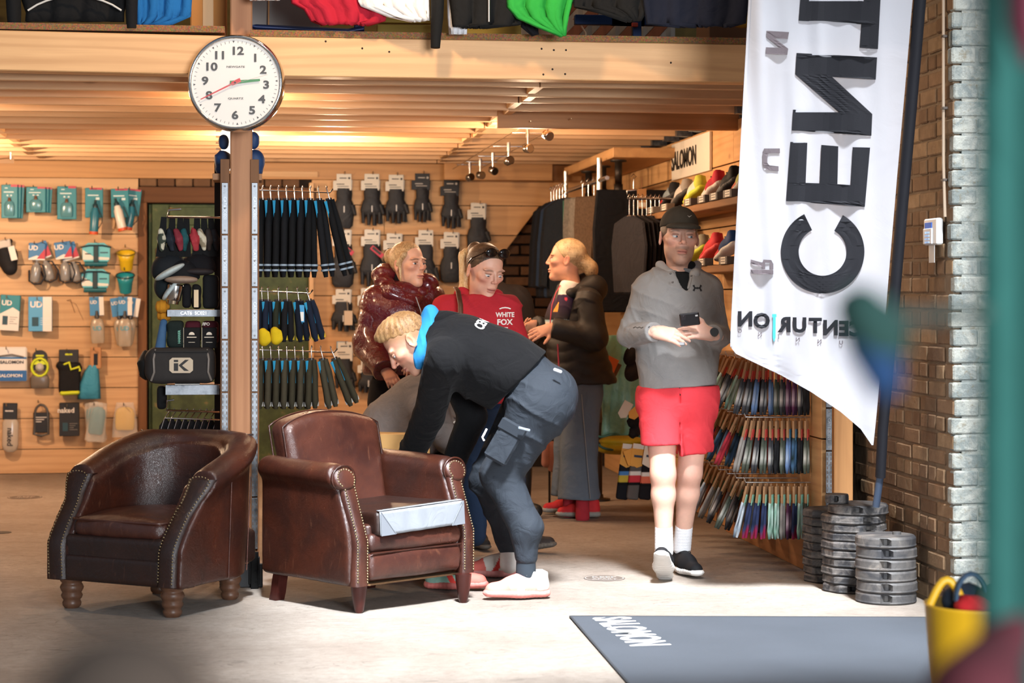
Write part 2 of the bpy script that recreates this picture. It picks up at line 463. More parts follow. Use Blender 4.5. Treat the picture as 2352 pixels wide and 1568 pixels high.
def nets(f, h, pad=0.02, warp=None, box=None):
    """zero surface of f on a grid of step h -> vertices, quads"""
    lo, hi = (A(box[0]), A(box[1])) if box is not None else f.box
    lo = lo-pad-2*h; hi = hi+pad+2*h; n = np.maximum(np.ceil((hi-lo)/h).astype(int)+1, 4)
    ax = [lo[i]+h*np.arange(n[i]) for i in range(3)]
    def ev(P):
        d = f(P)
        return d if warp is None else d+warp(P)
    # coarse pass, then only the slabs near the surface are evaluated finely
    D = np.full(tuple(n), 1.0); B = 8
    ci = [np.arange(0, n[i], B) for i in range(3)]
    G = np.stack(np.meshgrid(*[ax[i][np.minimum(ci[i]+B//2, n[i]-1)] for i in range(3)], indexing='ij'), -1).reshape(-1, 3)
    dc = ev(G).reshape([len(c) for c in ci]); lim = B*h*1.15+0.03
    for i, j, k in zip(*np.nonzero(np.abs(dc) < lim)):
        sl = [slice(ci[a][b], min(ci[a][b]+B, n[a])) for a, b in ((0, i), (1, j), (2, k))]
        Q = np.stack(np.meshgrid(ax[0][sl[0]], ax[1][sl[1]], ax[2][sl[2]], indexing='ij'), -1)
        D[tuple(sl)] = ev(Q.reshape(-1, 3)).reshape(Q.shape[:3])
    for i, j, k in zip(*np.nonzero(dc <= -lim)):
        D[ci[0][i]:ci[0][i]+B, ci[1][j]:ci[1][j]+B, ci[2][k]:ci[2][k]+B] = -1.0
    S = D < 0; c = [S[i:n[0]-1+i, j:n[1]-1+j, k:n[2]-1+k] for i in (0, 1) for j in (0, 1) for k in (0, 1)]
    cnt = sum(x.astype(np.int8) for x in c); act = (cnt > 0) & (cnt < 8)
    I = np.argwhere(act); idx = np.full(act.shape, -1, dtype=np.int64); idx[act] = np.arange(len(I))
    acc = np.zeros((len(I), 3)); num = np.zeros(len(I))
    cor = [(i, j, k) for i in (0, 1) for j in (0, 1) for k in (0, 1)]
    for p in cor:
        for a in range(3):
            if p[a]: continue
            q = list(p); q[a] = 1
            d0 = D[I[:, 0]+p[0], I[:, 1]+p[1], I[:, 2]+p[2]]; d1 = D[I[:, 0]+q[0], I[:, 1]+q[1], I[:, 2]+q[2]]
            m = (d0 < 0) != (d1 < 0); t = np.where(m, d0/np.where(m, d0-d1, 1), 0)
            pos = np.repeat(A(p)[None], len(I), 0); pos[:, a] += t
            acc[m] += pos[m]; num[m] += 1
    Vt = lo+h*(I+acc/np.maximum(num, 1)[:, None]); F = []
    for a in range(3):
        b, e = (a+1) % 3, (a+2) % 3
        s0 = [slice(None)]*3; s1 = [slice(None)]*3; s0[a] = slice(0, -1); s1[a] = slice(1, None)
        E = np.argwhere(S[tuple(s0)] != S[tuple(s1)])
        E = E[(E[:, b] > 0) & (E[:, e] > 0) & (E[:, b] < n[b]-1) & (E[:, e] < n[e]-1)]
        sg = S[E[:, 0], E[:, 1], E[:, 2]]; q = []
        for db, de in ((-1, -1), (0, -1), (0, 0), (-1, 0)):
            g = E.copy(); g[:, b] += db; g[:, e] += de; q.append(idx[g[:, 0], g[:, 1], g[:, 2]])
        q = np.stack(q, 1); q[~sg] = q[~sg][:, ::-1]; F.append(q)
    F = np.concatenate(F); F = F[(F >= 0).all(1)]
    return Vt, F
def relax(Vt, F, it=1, w=0.5):
    for _ in range(it):
        s = np.zeros_like(Vt); k = np.zeros(len(Vt))
        for a, b in ((0, 1), (1, 2), (2, 3), (3, 0)):
            np.add.at(s, F[:, a], Vt[F[:, b]]); np.add.at(k, F[:, a], 1)
            np.add.at(s, F[:, b], Vt[F[:, a]]); np.add.at(k, F[:, b], 1)
        Vt = Vt*(1-w)+w*s/np.maximum(k, 1)[:, None]
    return Vt
def soft(name, chunks, mats, parent=None, origin=None, color=None, matf=None, label=None):
    """chunks: list of (f, step[, warp, relax]); joined as one smooth mesh object"""
    vs, fs, k = [], [], 0
    for ch in chunks:
        f, h = ch[0], ch[1]; w = ch[2] if len(ch) > 2 else None; rl = ch[3] if len(ch) > 3 else 1
        v, q = nets(f, h, warp=w)
        if len(v) == 0: continue
        v = relax(v, q, rl) if rl else v
        vs.append(v); fs.append(q+k); k += len(v)
    v = np.concatenate(vs); q = np.concatenate(fs)
    o0 = A(origin) if origin is not None else (v.min(0)+v.max(0))/2
    me = bpy.data.meshes.new(name); me.vertices.add(len(v)); me.vertices.foreach_set('co', (v-o0).astype(np.float32).ravel())
    me.loops.add(q.size); me.loops.foreach_set('vertex_index', q.astype(np.int32).ravel())
    me.polygons.add(len(q)); me.polygons.foreach_set('loop_start', np.arange(0, q.size, 4, dtype=np.int32))
    me.polygons.foreach_set('use_smooth', np.ones(len(q), dtype=bool))
    for m in (mats if isinstance(mats, (list, tuple)) else [mats]): me.materials.append(m)
    if matf is not None: me.polygons.foreach_set('material_index', matf(v[q].mean(1)).astype(np.int32))
    if color is not None:
        a = me.color_attributes.new('Col', 'FLOAT_COLOR', 'POINT'); c = np.ones((len(v), 4)); c[:, :3] = color(v); a.data.foreach_set('color', c.astype(np.float32).ravel())
    me.update(calc_edges=True); o = bpy.data.objects.new(name, me); o.location = Vector(o0); put(o, parent)
    if label: o['label'] = label
    return o
def wob(P, f, s=0.0):
    """cheap smooth noise, -1..1"""
    x, y, z = P[:, 0]*f+s, P[:, 1]*f+s*1.7, P[:, 2]*f-s*0.6
    return (np.sin(x+1.7*np.sin(y*0.8+0.5*z))+np.sin(1.3*y+1.3*np.sin(z*1.1+x*0.7))+np.sin(1.1*z+1.5*np.sin(x*0.9-y*0.6)))/3
# ================================================================ how bodies, hands, shoes and garments are shaped
from mathutils.bvhtree import BVHTree
SKIN = '#d8a084'
def npv(v): return np.array(v, dtype=np.float64)
def unit(v): v = npv(v); return v/np.linalg.norm(v)
def local(f, M, s=1.0):
    """a field written in local metres, placed by the 4x4 matrix M (orthonormal) and scale s"""
    Rm = np.array(M)[:3, :3]; o = np.array(M)[:3, 3]
    def g(P): return f((P-o)@Rm/s)*s
    lo, hi = f.box; c = np.array([[x, y, z] for x in (lo[0], hi[0]) for y in (lo[1], hi[1]) for z in (lo[2], hi[2])])*s
    w = c@Rm.T+o; g.box = (w.min(0), w.max(0)); return g
def basis(fwd, up, o):
    """matrix with Y along fwd, Z near up"""
    y = Vector(fwd).normalized(); z = Vector(up); z = (z-y*z.dot(y)).normalized(); x = y.cross(z)
    m = Matrix((x, y, z)).transposed().to_4x4(); m.translation = Vector(o); return m

def head_field(female=False, neck=None):
    w = 0.88 if female else 1.0; jw = .80 if female else .90
    it = [(s_ell((0, -.014, .032), (.075, .094, .088)), 0), (s_ell((0, .022, -.035), (.058*w, .070, .082)), .03),
          (s_ell((0, .068, -.098), (.026*w, .022, .018)), .028), (s_ell((.046*jw, .016, -.060), (.015, .034, .025)), .025), (s_ell((-.046*jw, .016, -.060), (.015, .034, .025)), .025)]
    for sx in (1, -1):
        it += [(s_ell((sx*.03, .075, .027), (.026, .011 if female else .012, .006 if female else .008)), .014), (s_ell((sx*.046*w, .058, -.012), (.021, .024, .017)), .02)]
    for sx in (1, -1): it += [(s_ell((sx*.031, .102, .004), (.019, .017, .011)), .014, '-')]
    it += [(s_cone((0, .087, .018), (0, .104 if female else .110, -.018), .0055 if female else .0065, .0082 if female else .0105), .010), (s_ell((0, .103 if female else .1085, -.021), (.0082, .009, .007)), .006)]
    for sx in (1, -1):
        it += [(s_ell((sx*(.0105 if female else .0125), .096, -.0245), (.0062, .008, .0055)), .005), (s_ell((sx*.031, .0815, .0112), (.0165, .0088, .0044)), .004), (s_ell((sx*.031, .0815, -.0048), (.015, .0075, .0036)), .004)]
    it += [(s_ell((0, .088, -.0555), (.023, .0115, .0052)), .005), (s_ell((0, .0868, -.0675), (.020, .0115, .0062)), .005), (s_cone((-.021, .099, -.0612), (.021, .099, -.0612), .0022, .0022), .003, '-')]
    for sx in (1, -1):
        Re = Matrix.Rotation(sx*-.35, 3, 'Z') @ Matrix.Rotation(.18, 3, 'X')
        it += [(s_ell((sx*.080, -.010, -.006), (.0065, .0185, .031), Re), .006), (s_ell((sx*.0865, -.004, -.002), (.005, .011, .019), Re), .004, '-')]
    if neck is not None: it += [(s_cone((0, -.018, -.05), neck, .051*w, .054*w), .025)]
    return sdf(it)
def head_colors(Q, skin, lips='#b5685c', stubble=0.0, brow='#5d4330', red=0.25, hairc=None, hairline=None):
    n = len(Q); c = np.tile(npv(lin(skin)[:3]), (n, 1)); x, y, z = np.abs(Q[:, 0]), Q[:, 1], Q[:, 2]
    def blend(m, col, k): m = np.clip(m, 0, 1)[:, None]*k; return c*(1-m)+npv(lin(col)[:3])*m
    g = lambda a, b, r: np.exp(-(((x-a[0])/r[0])**2+((y-a[1])/r[1])**2+((z-a[2])/r[2])**2))
    c = blend(g((.04, .07, -.025), 0, (.025, .04, .02))+g((0, .11, -.02), 0, (.014, .02, .012)), '#c96f5b', red)
    c = blend(g((.08, -.01, 0), 0, (.012, .04, .04)), '#c4705c', .35)
    if stubble:
        m = np.clip((-.035-z)/.012, 0, 1)*np.clip((y-.0)/.03, 0, 1)*(z > -.125); c = blend(m, '#7d5e4e', stubble)
        c = blend(np.exp(-((z+.043)/.008)**2)*(y > .06)*(x < .03), '#6d4c3c', stubble*.9)
    lm = np.exp(-(((z+.0612)/.0085)**4))*np.exp(-((x/.021)**6))*(y > .082); c = blend(lm, lips, .8)
    c = blend(np.exp(-(((z+.0612)/.002)**2))*np.exp(-((x/.021)**6))*(y > .082), '#5a2a24', .7)
    bz = .0275-.004*((x-.03)/.02)**2
    c = blend(np.exp(-(((z-bz)/.0042)**2))*np.exp(-(((x-.031)/.02)**6))*(y > .05), brow, .8)
    c = blend(np.exp(-(((z-.0115)/.0028)**2))*np.exp(-(((x-.031)/.015)**6))*(y > .07), '#4a2f25', .75)
    c = blend(g((.031, .085, .0), 0, (.02, .03, .012)), '#9c5f4c', .3)
    if hairc is not None: c = blend(hairline(Q), hairc, .75)
    return c
def eyes(parent, M, s, look=(0, 1, 0), iris='#5a6a72'):
    for sx in (1, -1):
        m = MB(); d = Vector(look).normalized(); q = d.to_track_quat('Z', 'Y').to_matrix().to_4x4()
        T = M @ Matrix.Scale(s, 4) @ TR(sx*.031, .0728, .0032)
        m.ball((0, 0, 0), .0128, 16, 10, 0, T)
        m.lathe([(.0001, .01325), (.0025, .0132), (.0068, .0112)], 14, 1, T @ q, caps=False); m.lathe([(.0001, .0136), (.0026, .0134)], 10, 2, T @ q, caps=False)
        m.build('eye', [plain('#d8cfc8', .25), plain(iris, .25), plain('#0c0908', .2)], parent)
def hand_items(M, side, curl=(.3, .35, .4, .45), spread=.05, thumb=(.55, .35), s=1.0):
    """M: Y from wrist to knuckles, Z the back of the hand, X to the thumb when side=+1"""
    T = lambda p: Vector(M @ (Vector((p[0]*side, p[1], p[2]))*s)); it = []
    def bone(a, b, ra, rb, k): it.append((s_cone(T(a), T(b), ra*s, rb*s), k))
    it.append((s_cone(T((0, -.03, 0)), T((0, .02, 0)), .026*s, .027*s, (M.to_3x3() @ Vector((0, 0, 1))), .72), 0))
    for x, w in ((.024, .016), (.008, .0165), (-.008, .016), (-.023, .015)): bone((x*.75, .012, 0), (x*1.12, .088-abs(x-.006)*.25, 0), w, w*.78, .012)
    bone((.018, .022, -.008), (.030, .045, -.013), .017, .014, .012)
    for i, (x, L) in enumerate(((.0275, .074), (.0092, .083), (-.0092, .077), (-.0265, .060))):
        p = Vector((x, .086-abs(x-.006)*.25, 0)); an = 0; az = -(x/.0275)*spread*-1
        for sg, ca, ra, rb in ((.44, .75, .0098, .0088), (.31, 1.1, .0088, .0080), (.25, .8, .0080, .0062)):
            an += curl[i]*ca; d = Vector((math.sin(az)*math.cos(an), math.cos(az)*math.cos(an), -math.sin(an))); q = p+d*(L*sg); bone(p, q, ra, rb, .0035); p = q
    a, b = thumb; p = Vector((.028, .03, -.008)); d = Vector((math.sin(a), math.cos(a)*math.cos(b), -math.sin(b))).normalized()
    q = p+d*.036; bone(p, q, .0135, .0112, .010); d2 = (d+Vector((-.25, .5, -.1))).normalized(); r = q+d2*.03; bone(q, r, .0108, .0098, .005); bone(r, r+d2*.022, .0098, .0072, .004)
    return it
def shoe_fields(L=.29, fat=1.0):
    k = L/.29
    up = sdf([(s_cone((0, -.035, .048), (0, .06, .05), .036, .042*fat), 0), (s_cone((0, .05, .046), (0, .165, .034), .040*fat, .034), .03), (s_cone((0, -.03, .05), (0, -.032, .098), .035, .036), .02),
              (s_cone((0, .0, .09), (0, .10, .062), .026, .024), .02), (s_ell((0, -.03, .125), (.027, .036, .035)), .01, '-'), (s_half((0, 0, .02), (0, 0, -1)), .004, '&')])
    so = sdf([(s_cone((0, -.04, .02), (0, .05, .022), .040, .041, (0, 0, 1), .55), 0), (s_cone((0, .05, .022), (0, .172, .026), .047, .037, (0, 0, 1), .5), .03), (s_half((0, 0, .002), (0, 0, -1)), .006, '&')])
    return up, so, k
def shoe(parent, M, base, toe=None, heel=None, stripe=None, sole='#e8e6e2', L=.29, name='shoe', lace='#e6e2da', h=.0055, sub=True, mid=None):
    up, so, k = shoe_fields(L)
    def col(P):
        Q = (P-npv(M.translation))@np.array(M)[:3, :3]/k; c = np.tile(npv(lin(base)[:3]), (len(P), 1))
        if toe: c[Q[:, 1] > .10+.25*(Q[:, 2]-.04)] = lin(toe)[:3]
        if heel: c[Q[:, 1] < -.005+.5*(Q[:, 2]-.06)] = lin(heel)[:3]
        if stripe: c[(np.abs(Q[:, 1]-.045-.6*(.06-Q[:, 2])) < .014) & (np.abs(Q[:, 0]) > .02)] = lin(stripe)[:3]
        if mid: c[Q[:, 2] < .038] = lin(mid)[:3]
        return c
    o = soft(name, [(local(up, M, k), h)], attr_cloth(.7, .3, var=.2), parent, color=col)
    soft('sole', [(local(so, M, k), h, lambda P: .0016*np.sin(P@(npv(M.col[1][:3])*330)))], plain(sole, .7), o)
    if sub and lace:
        m = MB()
        for i in range(4):
            y = .035+.022*i; z = .096-.009*i; m.tube([M @ (Vector((x, y, z-9*x*x))*k) for x in (-.024, -.012, 0, .012, .024)], .0028, 5)
        for sx in (-1, 1): m.tube([M @ (Vector(p)*k) for p in ((0, .03, .098), (sx*.022, .035, .106), (sx*.03, .03, .098), (sx*.012, .028, .098))], .0024, 5)
        m.build('lace', plain(lace, .8), o)
    return o

def decal(parent, shapes, c, right, up, into, mat, name='print', lift=.0022):
    """flat print laid onto a garment: shapes [(verts2d, faces)] in metres about the point c, pressed along 'into'"""
    dgm = parent.data; bv = BVHTree.FromPolygons([v.co+parent.location for v in dgm.vertices], [p.vertices for p in dgm.polygons])
    m = MB(); into = Vector(into).normalized()
    for vs, fs in shapes:
        out = []
        for x, y in vs:
            p = Vector(c)+Vector(right)*x+Vector(up)*y; hit = bv.ray_cast(p-into*.6, into, 1.4)
            out.append((hit[0] if hit[0] is not None else p)-into*lift)
        m.add(out, fs)
    return m.build(name, mat, parent, recalc=False)
def txt2(t, size, bold=.02, wide=1.0, dx=0, dy=0, rot=0.0, space=1.0, mirror=1):
    vs, fs = text_geo(t, bold, space); cr, sr = math.cos(rot), math.sin(rot); o = []
    for p in vs:
        x, y = p[0]*size*wide*mirror, p[1]*size; o.append((x*cr-y*sr+dx, x*sr+y*cr+dy))
    return (o, fs)
def strip2(pts, w):
    """ribbon along 2-D points"""
    vs = []; n = len(pts)
    for i, (x, y) in enumerate(pts):
        a = pts[max(i-1, 0)]; b = pts[min(i+1, n-1)]; dx, dy = b[0]-a[0], b[1]-a[1]; L = math.hypot(dx, dy) or 1; ww = w[i] if isinstance(w, (list, tuple)) else w
        vs += [(x-dy/L*ww/2, y+dx/L*ww/2), (x+dy/L*ww/2, y-dx/L*ww/2)]
    return (vs, [(2*i, 2*i+1, 2*i+3, 2*i+2) for i in range(n-1)])

def torso_items(pel, chest, sl, sr, f, w=(.155, .15, .17), d=(.74, .72, .66), g=0.0, sh=.062):
    """hips, waist and chest half-widths w, depth ratios d, garment thickness g"""
    pel, chest, sl, sr = map(npv, (pel, chest, sl, sr)); mid = (pel+chest)/2; f = unit(f); s = unit(sl-sr)
    lo = pel-(chest-pel)*.12
    return [(s_cone(lo, mid, w[0]+g, w[1]+g, f, d[0]), 0), (s_cone(mid, chest, w[1]+g, w[2]+g, f, d[1]), .06),
            (s_cone(chest-s*.02, chest+s*.02, w[2]*.92+g, w[2]*.92+g, f, d[2]), .05), (s_cone(sl, sr, sh+g, sh+g), .06)]
def arm_items(s, e, w, r=(.056, .046, .034), g=0.0, k=.04):
    return [(s_cone(s, e, r[0]+g, r[1]+g), k), (s_cone(e, w, r[1]+g, r[2]+g*.8), .02)]
def leg_items(h, k, a, r=(.083, .058, .054, .037), g=0.0, kk=.04):
    h, k, a = map(npv, (h, k, a)); c = k+(a-k)*.3
    return [(s_cone(h, k, r[0]+g, r[1]+g), kk), (s_cone(k, c, r[1]+g-.002, r[2]+g), .03), (s_cone(c, a, r[2]+g, r[3]+g), .03)]
def folds(amp, f1=22, f2=48, dirv=(0.3, 0.2, 1), seed=0):
    """creases running across dirv: soft valleys with sharper ridges, stronger in some places than in others"""
    d = unit(dirv)
    def w(P):
        t = P@d*f1*2.1+2.4*wob(P, 9, seed)+seed; rd = 1-np.abs(np.sin(t)); m = np.clip(.35+1.1*wob(P, 6, seed+3), 0, 1)
        return 1.15*(-amp*(1.6*rd**3*m-.35)+.25*amp*wob(P, f2, seed))
    return w
def sleeve(s, e, w, r, g, k=.02): return cut(sdf([(s_cone(s, e, r[0]+g, r[1]+g), 0), (s_cone(e, w, r[1]+g, r[2]+g), k)]), [(npv(w), npv(w)-npv(e))], .004)
def cut(f, planes, k=.008):
    """keep what lies behind every plane (point, outward normal)"""
    return sdf([(f, 0)]+[(s_half(p, n), k, '&') for p, n in planes])
def person(label, group=None): return dict(label=label)
def finish(o, label): tag(o, label, 'person'); return o
DN = Vector((0, 0, -1))

# ================================================================ the place
VB, UR, VP, VBEAM = 15.7, 2.75, 9.46, 9.30          # back wall, right-hand wall, post line, front of the mezzanine
R = random.Random(11)
PINE = dict(light='#d8ab78', dark='#a9784a')
floor = structure(part('floor', concrete('#a1988f', '#7d7269'), None, lambda m: m.box((0, 7.5, -0.05), (18, 20, 0.1))))

def hplank(u0, u1, z0, z1, v, par, mat, th=0.022, gap=0.006, cut=None, name='plank'):
    m = MB(); g = gap/2
    out = [(u0, z0+g), (u1, z0+g), (u1 if cut is None else cut, z1-g), (u0, z1-g)]
    m.prism([(x, y) for x, y in out], th, frame_of((1, 0, 0), (0, -1, 0), (0, v, 0)), bev=0.002)
    return m.build(name, mat, par)
def zrow(x, ys, v): return [on_v(x, y, v).z for y in ys]

wb = structure(part('wall_back', plain('#1d1410', 0.95), None, lambda m: m.box((-1.5, VB+0.16, 2.2), (11, 0.1, 4.6))))
ZS = zrow(160, (396, 467, 537, 608, 679, 750, 820, 890, 960, 1030, 1088), VB)
pw = wood('X', '#d9b287', '#ab8056', 0.6); pw2 = wood('X', '#d2a472', '#a4764a', 0.6)
U_L = on_v(318, 700, VB).x; U_D0 = on_v(338, 700, VB).x; U_D1 = on_v(716, 700, VB).x
for a, b in zip(ZS[1:], ZS[:-1]):
    j = R.uniform(-3.2, -2.6)
    hplank(-4.6, j, max(a, 0.002), b, VB, wb, pw); hplank(j+0.003, U_L, max(a, 0.002), b, VB+R.uniform(0, .003), wb, pw)
for a, b in zip(ZS[1:], ZS[:-1]):
    lowx = on_v(1241-(0 if b > ZS[1]-.01 else 0), 468, VB).x
    def dia(z):   # the boarding stops on a slope; old brick shows beyond it
        p, q = on_v(1241, 468, VB), on_v(1154, 584, VB); return p.x+(z-p.z)*(q.x-p.x)/(q.z-p.z)
    if b > ZS[1]+0.01: hplank(U_D1, 2.74, a, b, VB, wb, pw2)
    else:
        j = U_D1+R.uniform(0.5, 0.9)
        hplank(U_D1, j, max(a, 0.002), b, VB, wb, pw2); hplank(j+0.003, max(dia(a), j+.05), max(a, 0.002), b, VB+R.uniform(0, .003), wb, pw2, cut=max(dia(b), j+.05))
bdark = brickmat('#5a4231', '#463226', '#6b4f3a')
for i in range(13):                                     # the old brick wall beyond the boards
    z0 = on_v(1240, 468+24*i, VB+.09).z
    for k in range(4):
        u0 = on_v(1128, 500, VB+.09).x+0.235*k+(0.115 if i % 2 else 0)
        part('brick', bdark, wb, lambda m: m.box((u0+.11, VB+0.075+R.uniform(-.004, .004), z0-.035), (0.218, 0.05, 0.066), b=0.006))
# opening with an old green door behind the shelving
dw = wood('Z', '#7a5336', '#4c3322', 0.8); dwx = wood('X', '#6d4a31', '#452e1f', 0.8)
zt, zl = on_v(400, 430, VB).z, on_v(400, 466, VB).z
door = structure(part('door_1', plain('#3d4a2a', 0.7), None, lambda m: m.box(((U_D0+U_D1)/2, VB+.05, zl/2), (U_D1-U_D0-.02, 0.03, zl-.02), b=.003)))
gm = NT('green_paint'); nn = gm.noise(gm.coords(rand=False), 8, 6, 0.7)
gm.P(Base_Color=gm.ramp(nn, [(0.35, lin('#2c3a1f')), (0.6, lin('#45542f')), (0.72, lin('#8a6f4a'))]), Roughness=0.7); door.data.materials.clear(); door.data.materials.append(gm.m)
part('door_stile', gm.m, door, lambda m: m.box((U_D0+.10, VB+.025, zl/2), (0.13, 0.03, zl-.02), b=.004))
part('door_rail', gm.m, door, lambda m: m.box((U_D0+.5, VB+.025, zl-.10), (0.66, 0.03, 0.14), b=.004))
part('door_rail', gm.m, door, lambda m: m.box((U_D0+.5, VB+.025, zl-1.0), (0.66, 0.03, 0.16), b=.004))
part('latch', plain('#5d4632', .6, .6), door, lambda m: m.box((U_D0+.09, VB-.005, zl-.42), (0.05, 0.03, 0.14), b=.006))
trims = structure(part('trim_1', dw, None, lambda m: m.box(((U_L+U_D0)/2, VB-.012, zl/2), (U_D0-U_L, 0.08, zl), b=.004)))
structure(part('trim_2', dwx, None, lambda m: m.box(((U_L+U_D1)/2+.02, VB-.014, (zl+zt)/2), (U_D1-U_L+.03, 0.085, zt-zl), b=.004)))
lint = structure(part('wall_lintel', plain('#241812', .95), None, lambda m: m.box(((U_L+U_D1)/2, VB+.05, (zt+2.36)/2), (U_D1-U_L, 0.06, 2.36-zt))))
bl = brickmat('#8a6a4e', '#6b4d38', '#9a7a5a')
for k in range(12):
    x = U_L+.01+k*.137
    if x+.13 < U_D1: part('brick', bl, lint, lambda m: m.box((x+.065, VB, zt+.045), (0.128, 0.06, 0.078), b=.007))
structure(part('trim_3', wood('X', '#dcb384', '#b98a58'), None, lambda m: m.box((on_v(664, 400, VB).x, VB-.06, on_v(664, 402, VB).z), (.44, .12, .045), b=.003)))
structure(part('trim_4', wood('Z', '#dcb384', '#b98a58'), None, lambda m: m.box((U_D1-.005, VB-.05, 1.12), (.035, .12, 2.24), b=.003)))
structure(part('wall_left', plain('#6a5138', .9), None, lambda m: m.box((-4.65, 12.6, 1.3), (0.1, 6.3, 2.6))))

# right-hand wall: long boards running away from us
wr = structure(part('wall_right', plain('#2a1d14', .95), None, lambda m: m.box((UR+.075, 12.6, 1.2), (.09, 6.2, 2.4))))
zz = [0.0, .30, .66, 1.03, 1.40, 1.77, 2.135, 2.38]
pv = wood('Y', '#d9ac78', '#aa7a4c', 0.6)
for a, b in zip(zz[:-1], zz[1:]):
    j = R.uniform(11.2, 12.9)
    for v0, v1 in ((9.54, j), (j+.004, 15.68)):
        m = MB(); m.box((UR+.012, (v0+v1)/2, (a+b)/2), (.024, v1-v0, b-a-.007), b=.002); m.build('plank', pv, wr)
# posts
postm = wood('Z', '#c08a63', '#8e5a3c', 0.6, True, 1.3)
post = structure(part('trim_5', postm, None, lambda m: m.box((-.066, VP+.045, 1.66), (.103, .10, 3.32), b=.006)))
part('base_plate', plain('#151517', .5, .4), post, lambda m: (m.box((-.066, VP-.012, .055), (.20, .03, .11), b=.003), m.box((-.005, VP-.03, .08), (.05, .03, .13), b=.003)))
for zb in (.03, .085): part('bolt', metal('#8d8d90', .35), post, lambda m: m.tube([(.0, VP-.075, zb), (.0, VP-.03, zb)], .008, 8))
pu = on_v(1938, 1300, VP).x
structure(part('trim_6', wood('Z', '#c9935f', '#9a683f', .6), None, lambda m: m.box((pu, VP+.05, 1.28), (.095, .1, 2.56), b=.005)))
# mezzanine edge beam: two lengths of timber, the left one a little higher at its far end
bm_ = wood('X', '#dcab77', '#b27f4f', .5, True, 1.4)
zb0, zb1 = 2.375, 2.556
beam = structure(part('beam_front', bm_, None, lambda m: m.box((1.55, VBEAM+.06, (zb0+zb1)/2), (3.2, .12, zb1-zb0), b=.004)))
def bl_(m):
    M = TR(-.05, VBEAM+.06, (zb0+zb1)/2) @ RY(0.0085)
    m.box((-2.3, 0, 0), (4.6, .12, zb1-zb0), M, b=.004)
part('beam_length', bm_, beam, bl_)
for x, y in ((1244, 112), (1272, 115), (1300, 115), (1269, 159), (1248, 171), (1298, 170), (1541, 144), (748, 95), (832, 111), (894, 119)):
    p = on_v(x, y, VBEAM); part('screw_hole', plain('#2b1a10', .9), beam, lambda m: m.lathe([(.0, -.001), (.0055, -.001), (.004, .002)], 10, 0, facing(FACE_V, (p.x, VBEAM, p.z))))
chip = structure(part('floor_mezzanine', chipboard(), None, lambda m: (m.box((1.45, 12.5, zb1+.016), (2.95, 6.4, .03)), m.box((-2.45, 12.5, zb1+.03), (4.62, 6.4, .03)))))
# joists with blocking between them
ceil = structure(part('ceiling', wood('X', '#c99c6a', '#9c7046', .6, False), None, lambda m: m.box((-.95, 12.55, zb1-.008), (7.4, 6.2, .012))))
jm = wood('X', '#d8b088', '#b08458', .55); ZJ = 2.38
for k in range(15):
    v = 9.70+.3985*k; dz = R.uniform(-.004, .004)
    part('joist', jm, ceil, lambda m: m.box((-1.65, v, ZJ+.083+dz), (6.05, .045, .166), b=.003))
    part('joist', jm, ceil, lambda m: m.box((2.06, v+(.05 if k % 2 else .0), ZJ+.083+dz), (1.36, .045, .166), b=.003))
    if k < 14:
        for u in (1.385+(.03 if k % 2 else 0), -1.62+(.04 if k % 2 else 0)):
            part('blocking', wood('Y', '#dfb588', '#b98a5a'), ceil, lambda m: m.box((u, v+.2, ZJ+.085), (.045, .35, .16), b=.002))
    part('joist_hanger', galvanised(), ceil, lambda m: (m.box((2.70, v, ZJ+.05), (.10, .056, .11)), m.box((2.715, v, ZJ-.004), (.07, .07, .006))))
part('header_board', wood('X', '#b98556', '#8a5d3a'), ceil, lambda m: m.box((2.06, 11.27, 2.40), (1.40, .045, .175), b=.003))
part('header_board', wood('X', '#cb9a66', '#a3744a'), ceil, lambda m: m.box((1.86, 15.35, 2.335), (.84, .045, .16), b=.003))
part('header_board', wood('X', '#cb9a66', '#a3744a'), ceil, lambda m: m.box((-.9, 15.62, 2.33), (6.9, .05, .13), b=.003))

# brick wall and whitewashed pier at the right
UP_, VP_ = 2.97, 8.26
wbk = structure(part('wall_brick', brickmat('#7d6a56', '#75624f', '#857260'), None, lambda m: (m.box((UP_+.53, VP_+.91, 1.9), (1.06, 1.76, 3.8)))))

bs = brickmat('#8f7257', '#6f5641', '#a68a6a'); bf = flaky()
CO = .0755
pier = structure(part('wall_pier', flaky('#9d9d94', '#7d827e', '#75684f'), None, lambda m: m.box((UP_+.55, VP_+.012, 1.9), (1.04, .02, 3.8))))
for i in range(44):
    z = .012+CO*i+CO/2; hd_ = i % 3 == 1; o = 0.0 if i % 2 else .11; st_ = .111 if hd_ else .222
    for k in range(11 if hd_ else 6):                                # side that runs away from us
        v0 = VP_+(0 if hd_ else o)+st_*k
        if v0 > 9.5: continue
        part('brick', bs, wbk, lambda m: m.box((UP_+.018+R.uniform(-.005, .003), v0+st_/2-.003, z+R.uniform(-.003, .003)), (.05, st_-.011+R.uniform(-.008, 0), .067+R.uniform(-.006, .001)), b=.006))
    if i < 40:
        for k in range(2):                             # face towards us, whitewashed
            w = .215 if (i+k) % 2 else .105; u0 = UP_+(0 if k == 0 else (.112 if i % 2 else .222))
            w = (.105 if i % 2 else .215) if k == 0 else .215
            part('brick', bf, pier, lambda m: m.box((u0+w/2-.004+R.uniform(-.012, .004), VP_+.028+R.uniform(-.006, .005), z+R.uniform(-.002, .002)), (w+.003, .06, .070+R.uniform(-.004, .002)), b=.007))
structure(part('wall_end', plain('#100d0c', .95), None, lambda m: m.box((3.55, 10.1, 1.3), (1.36, .1, 2.6))))

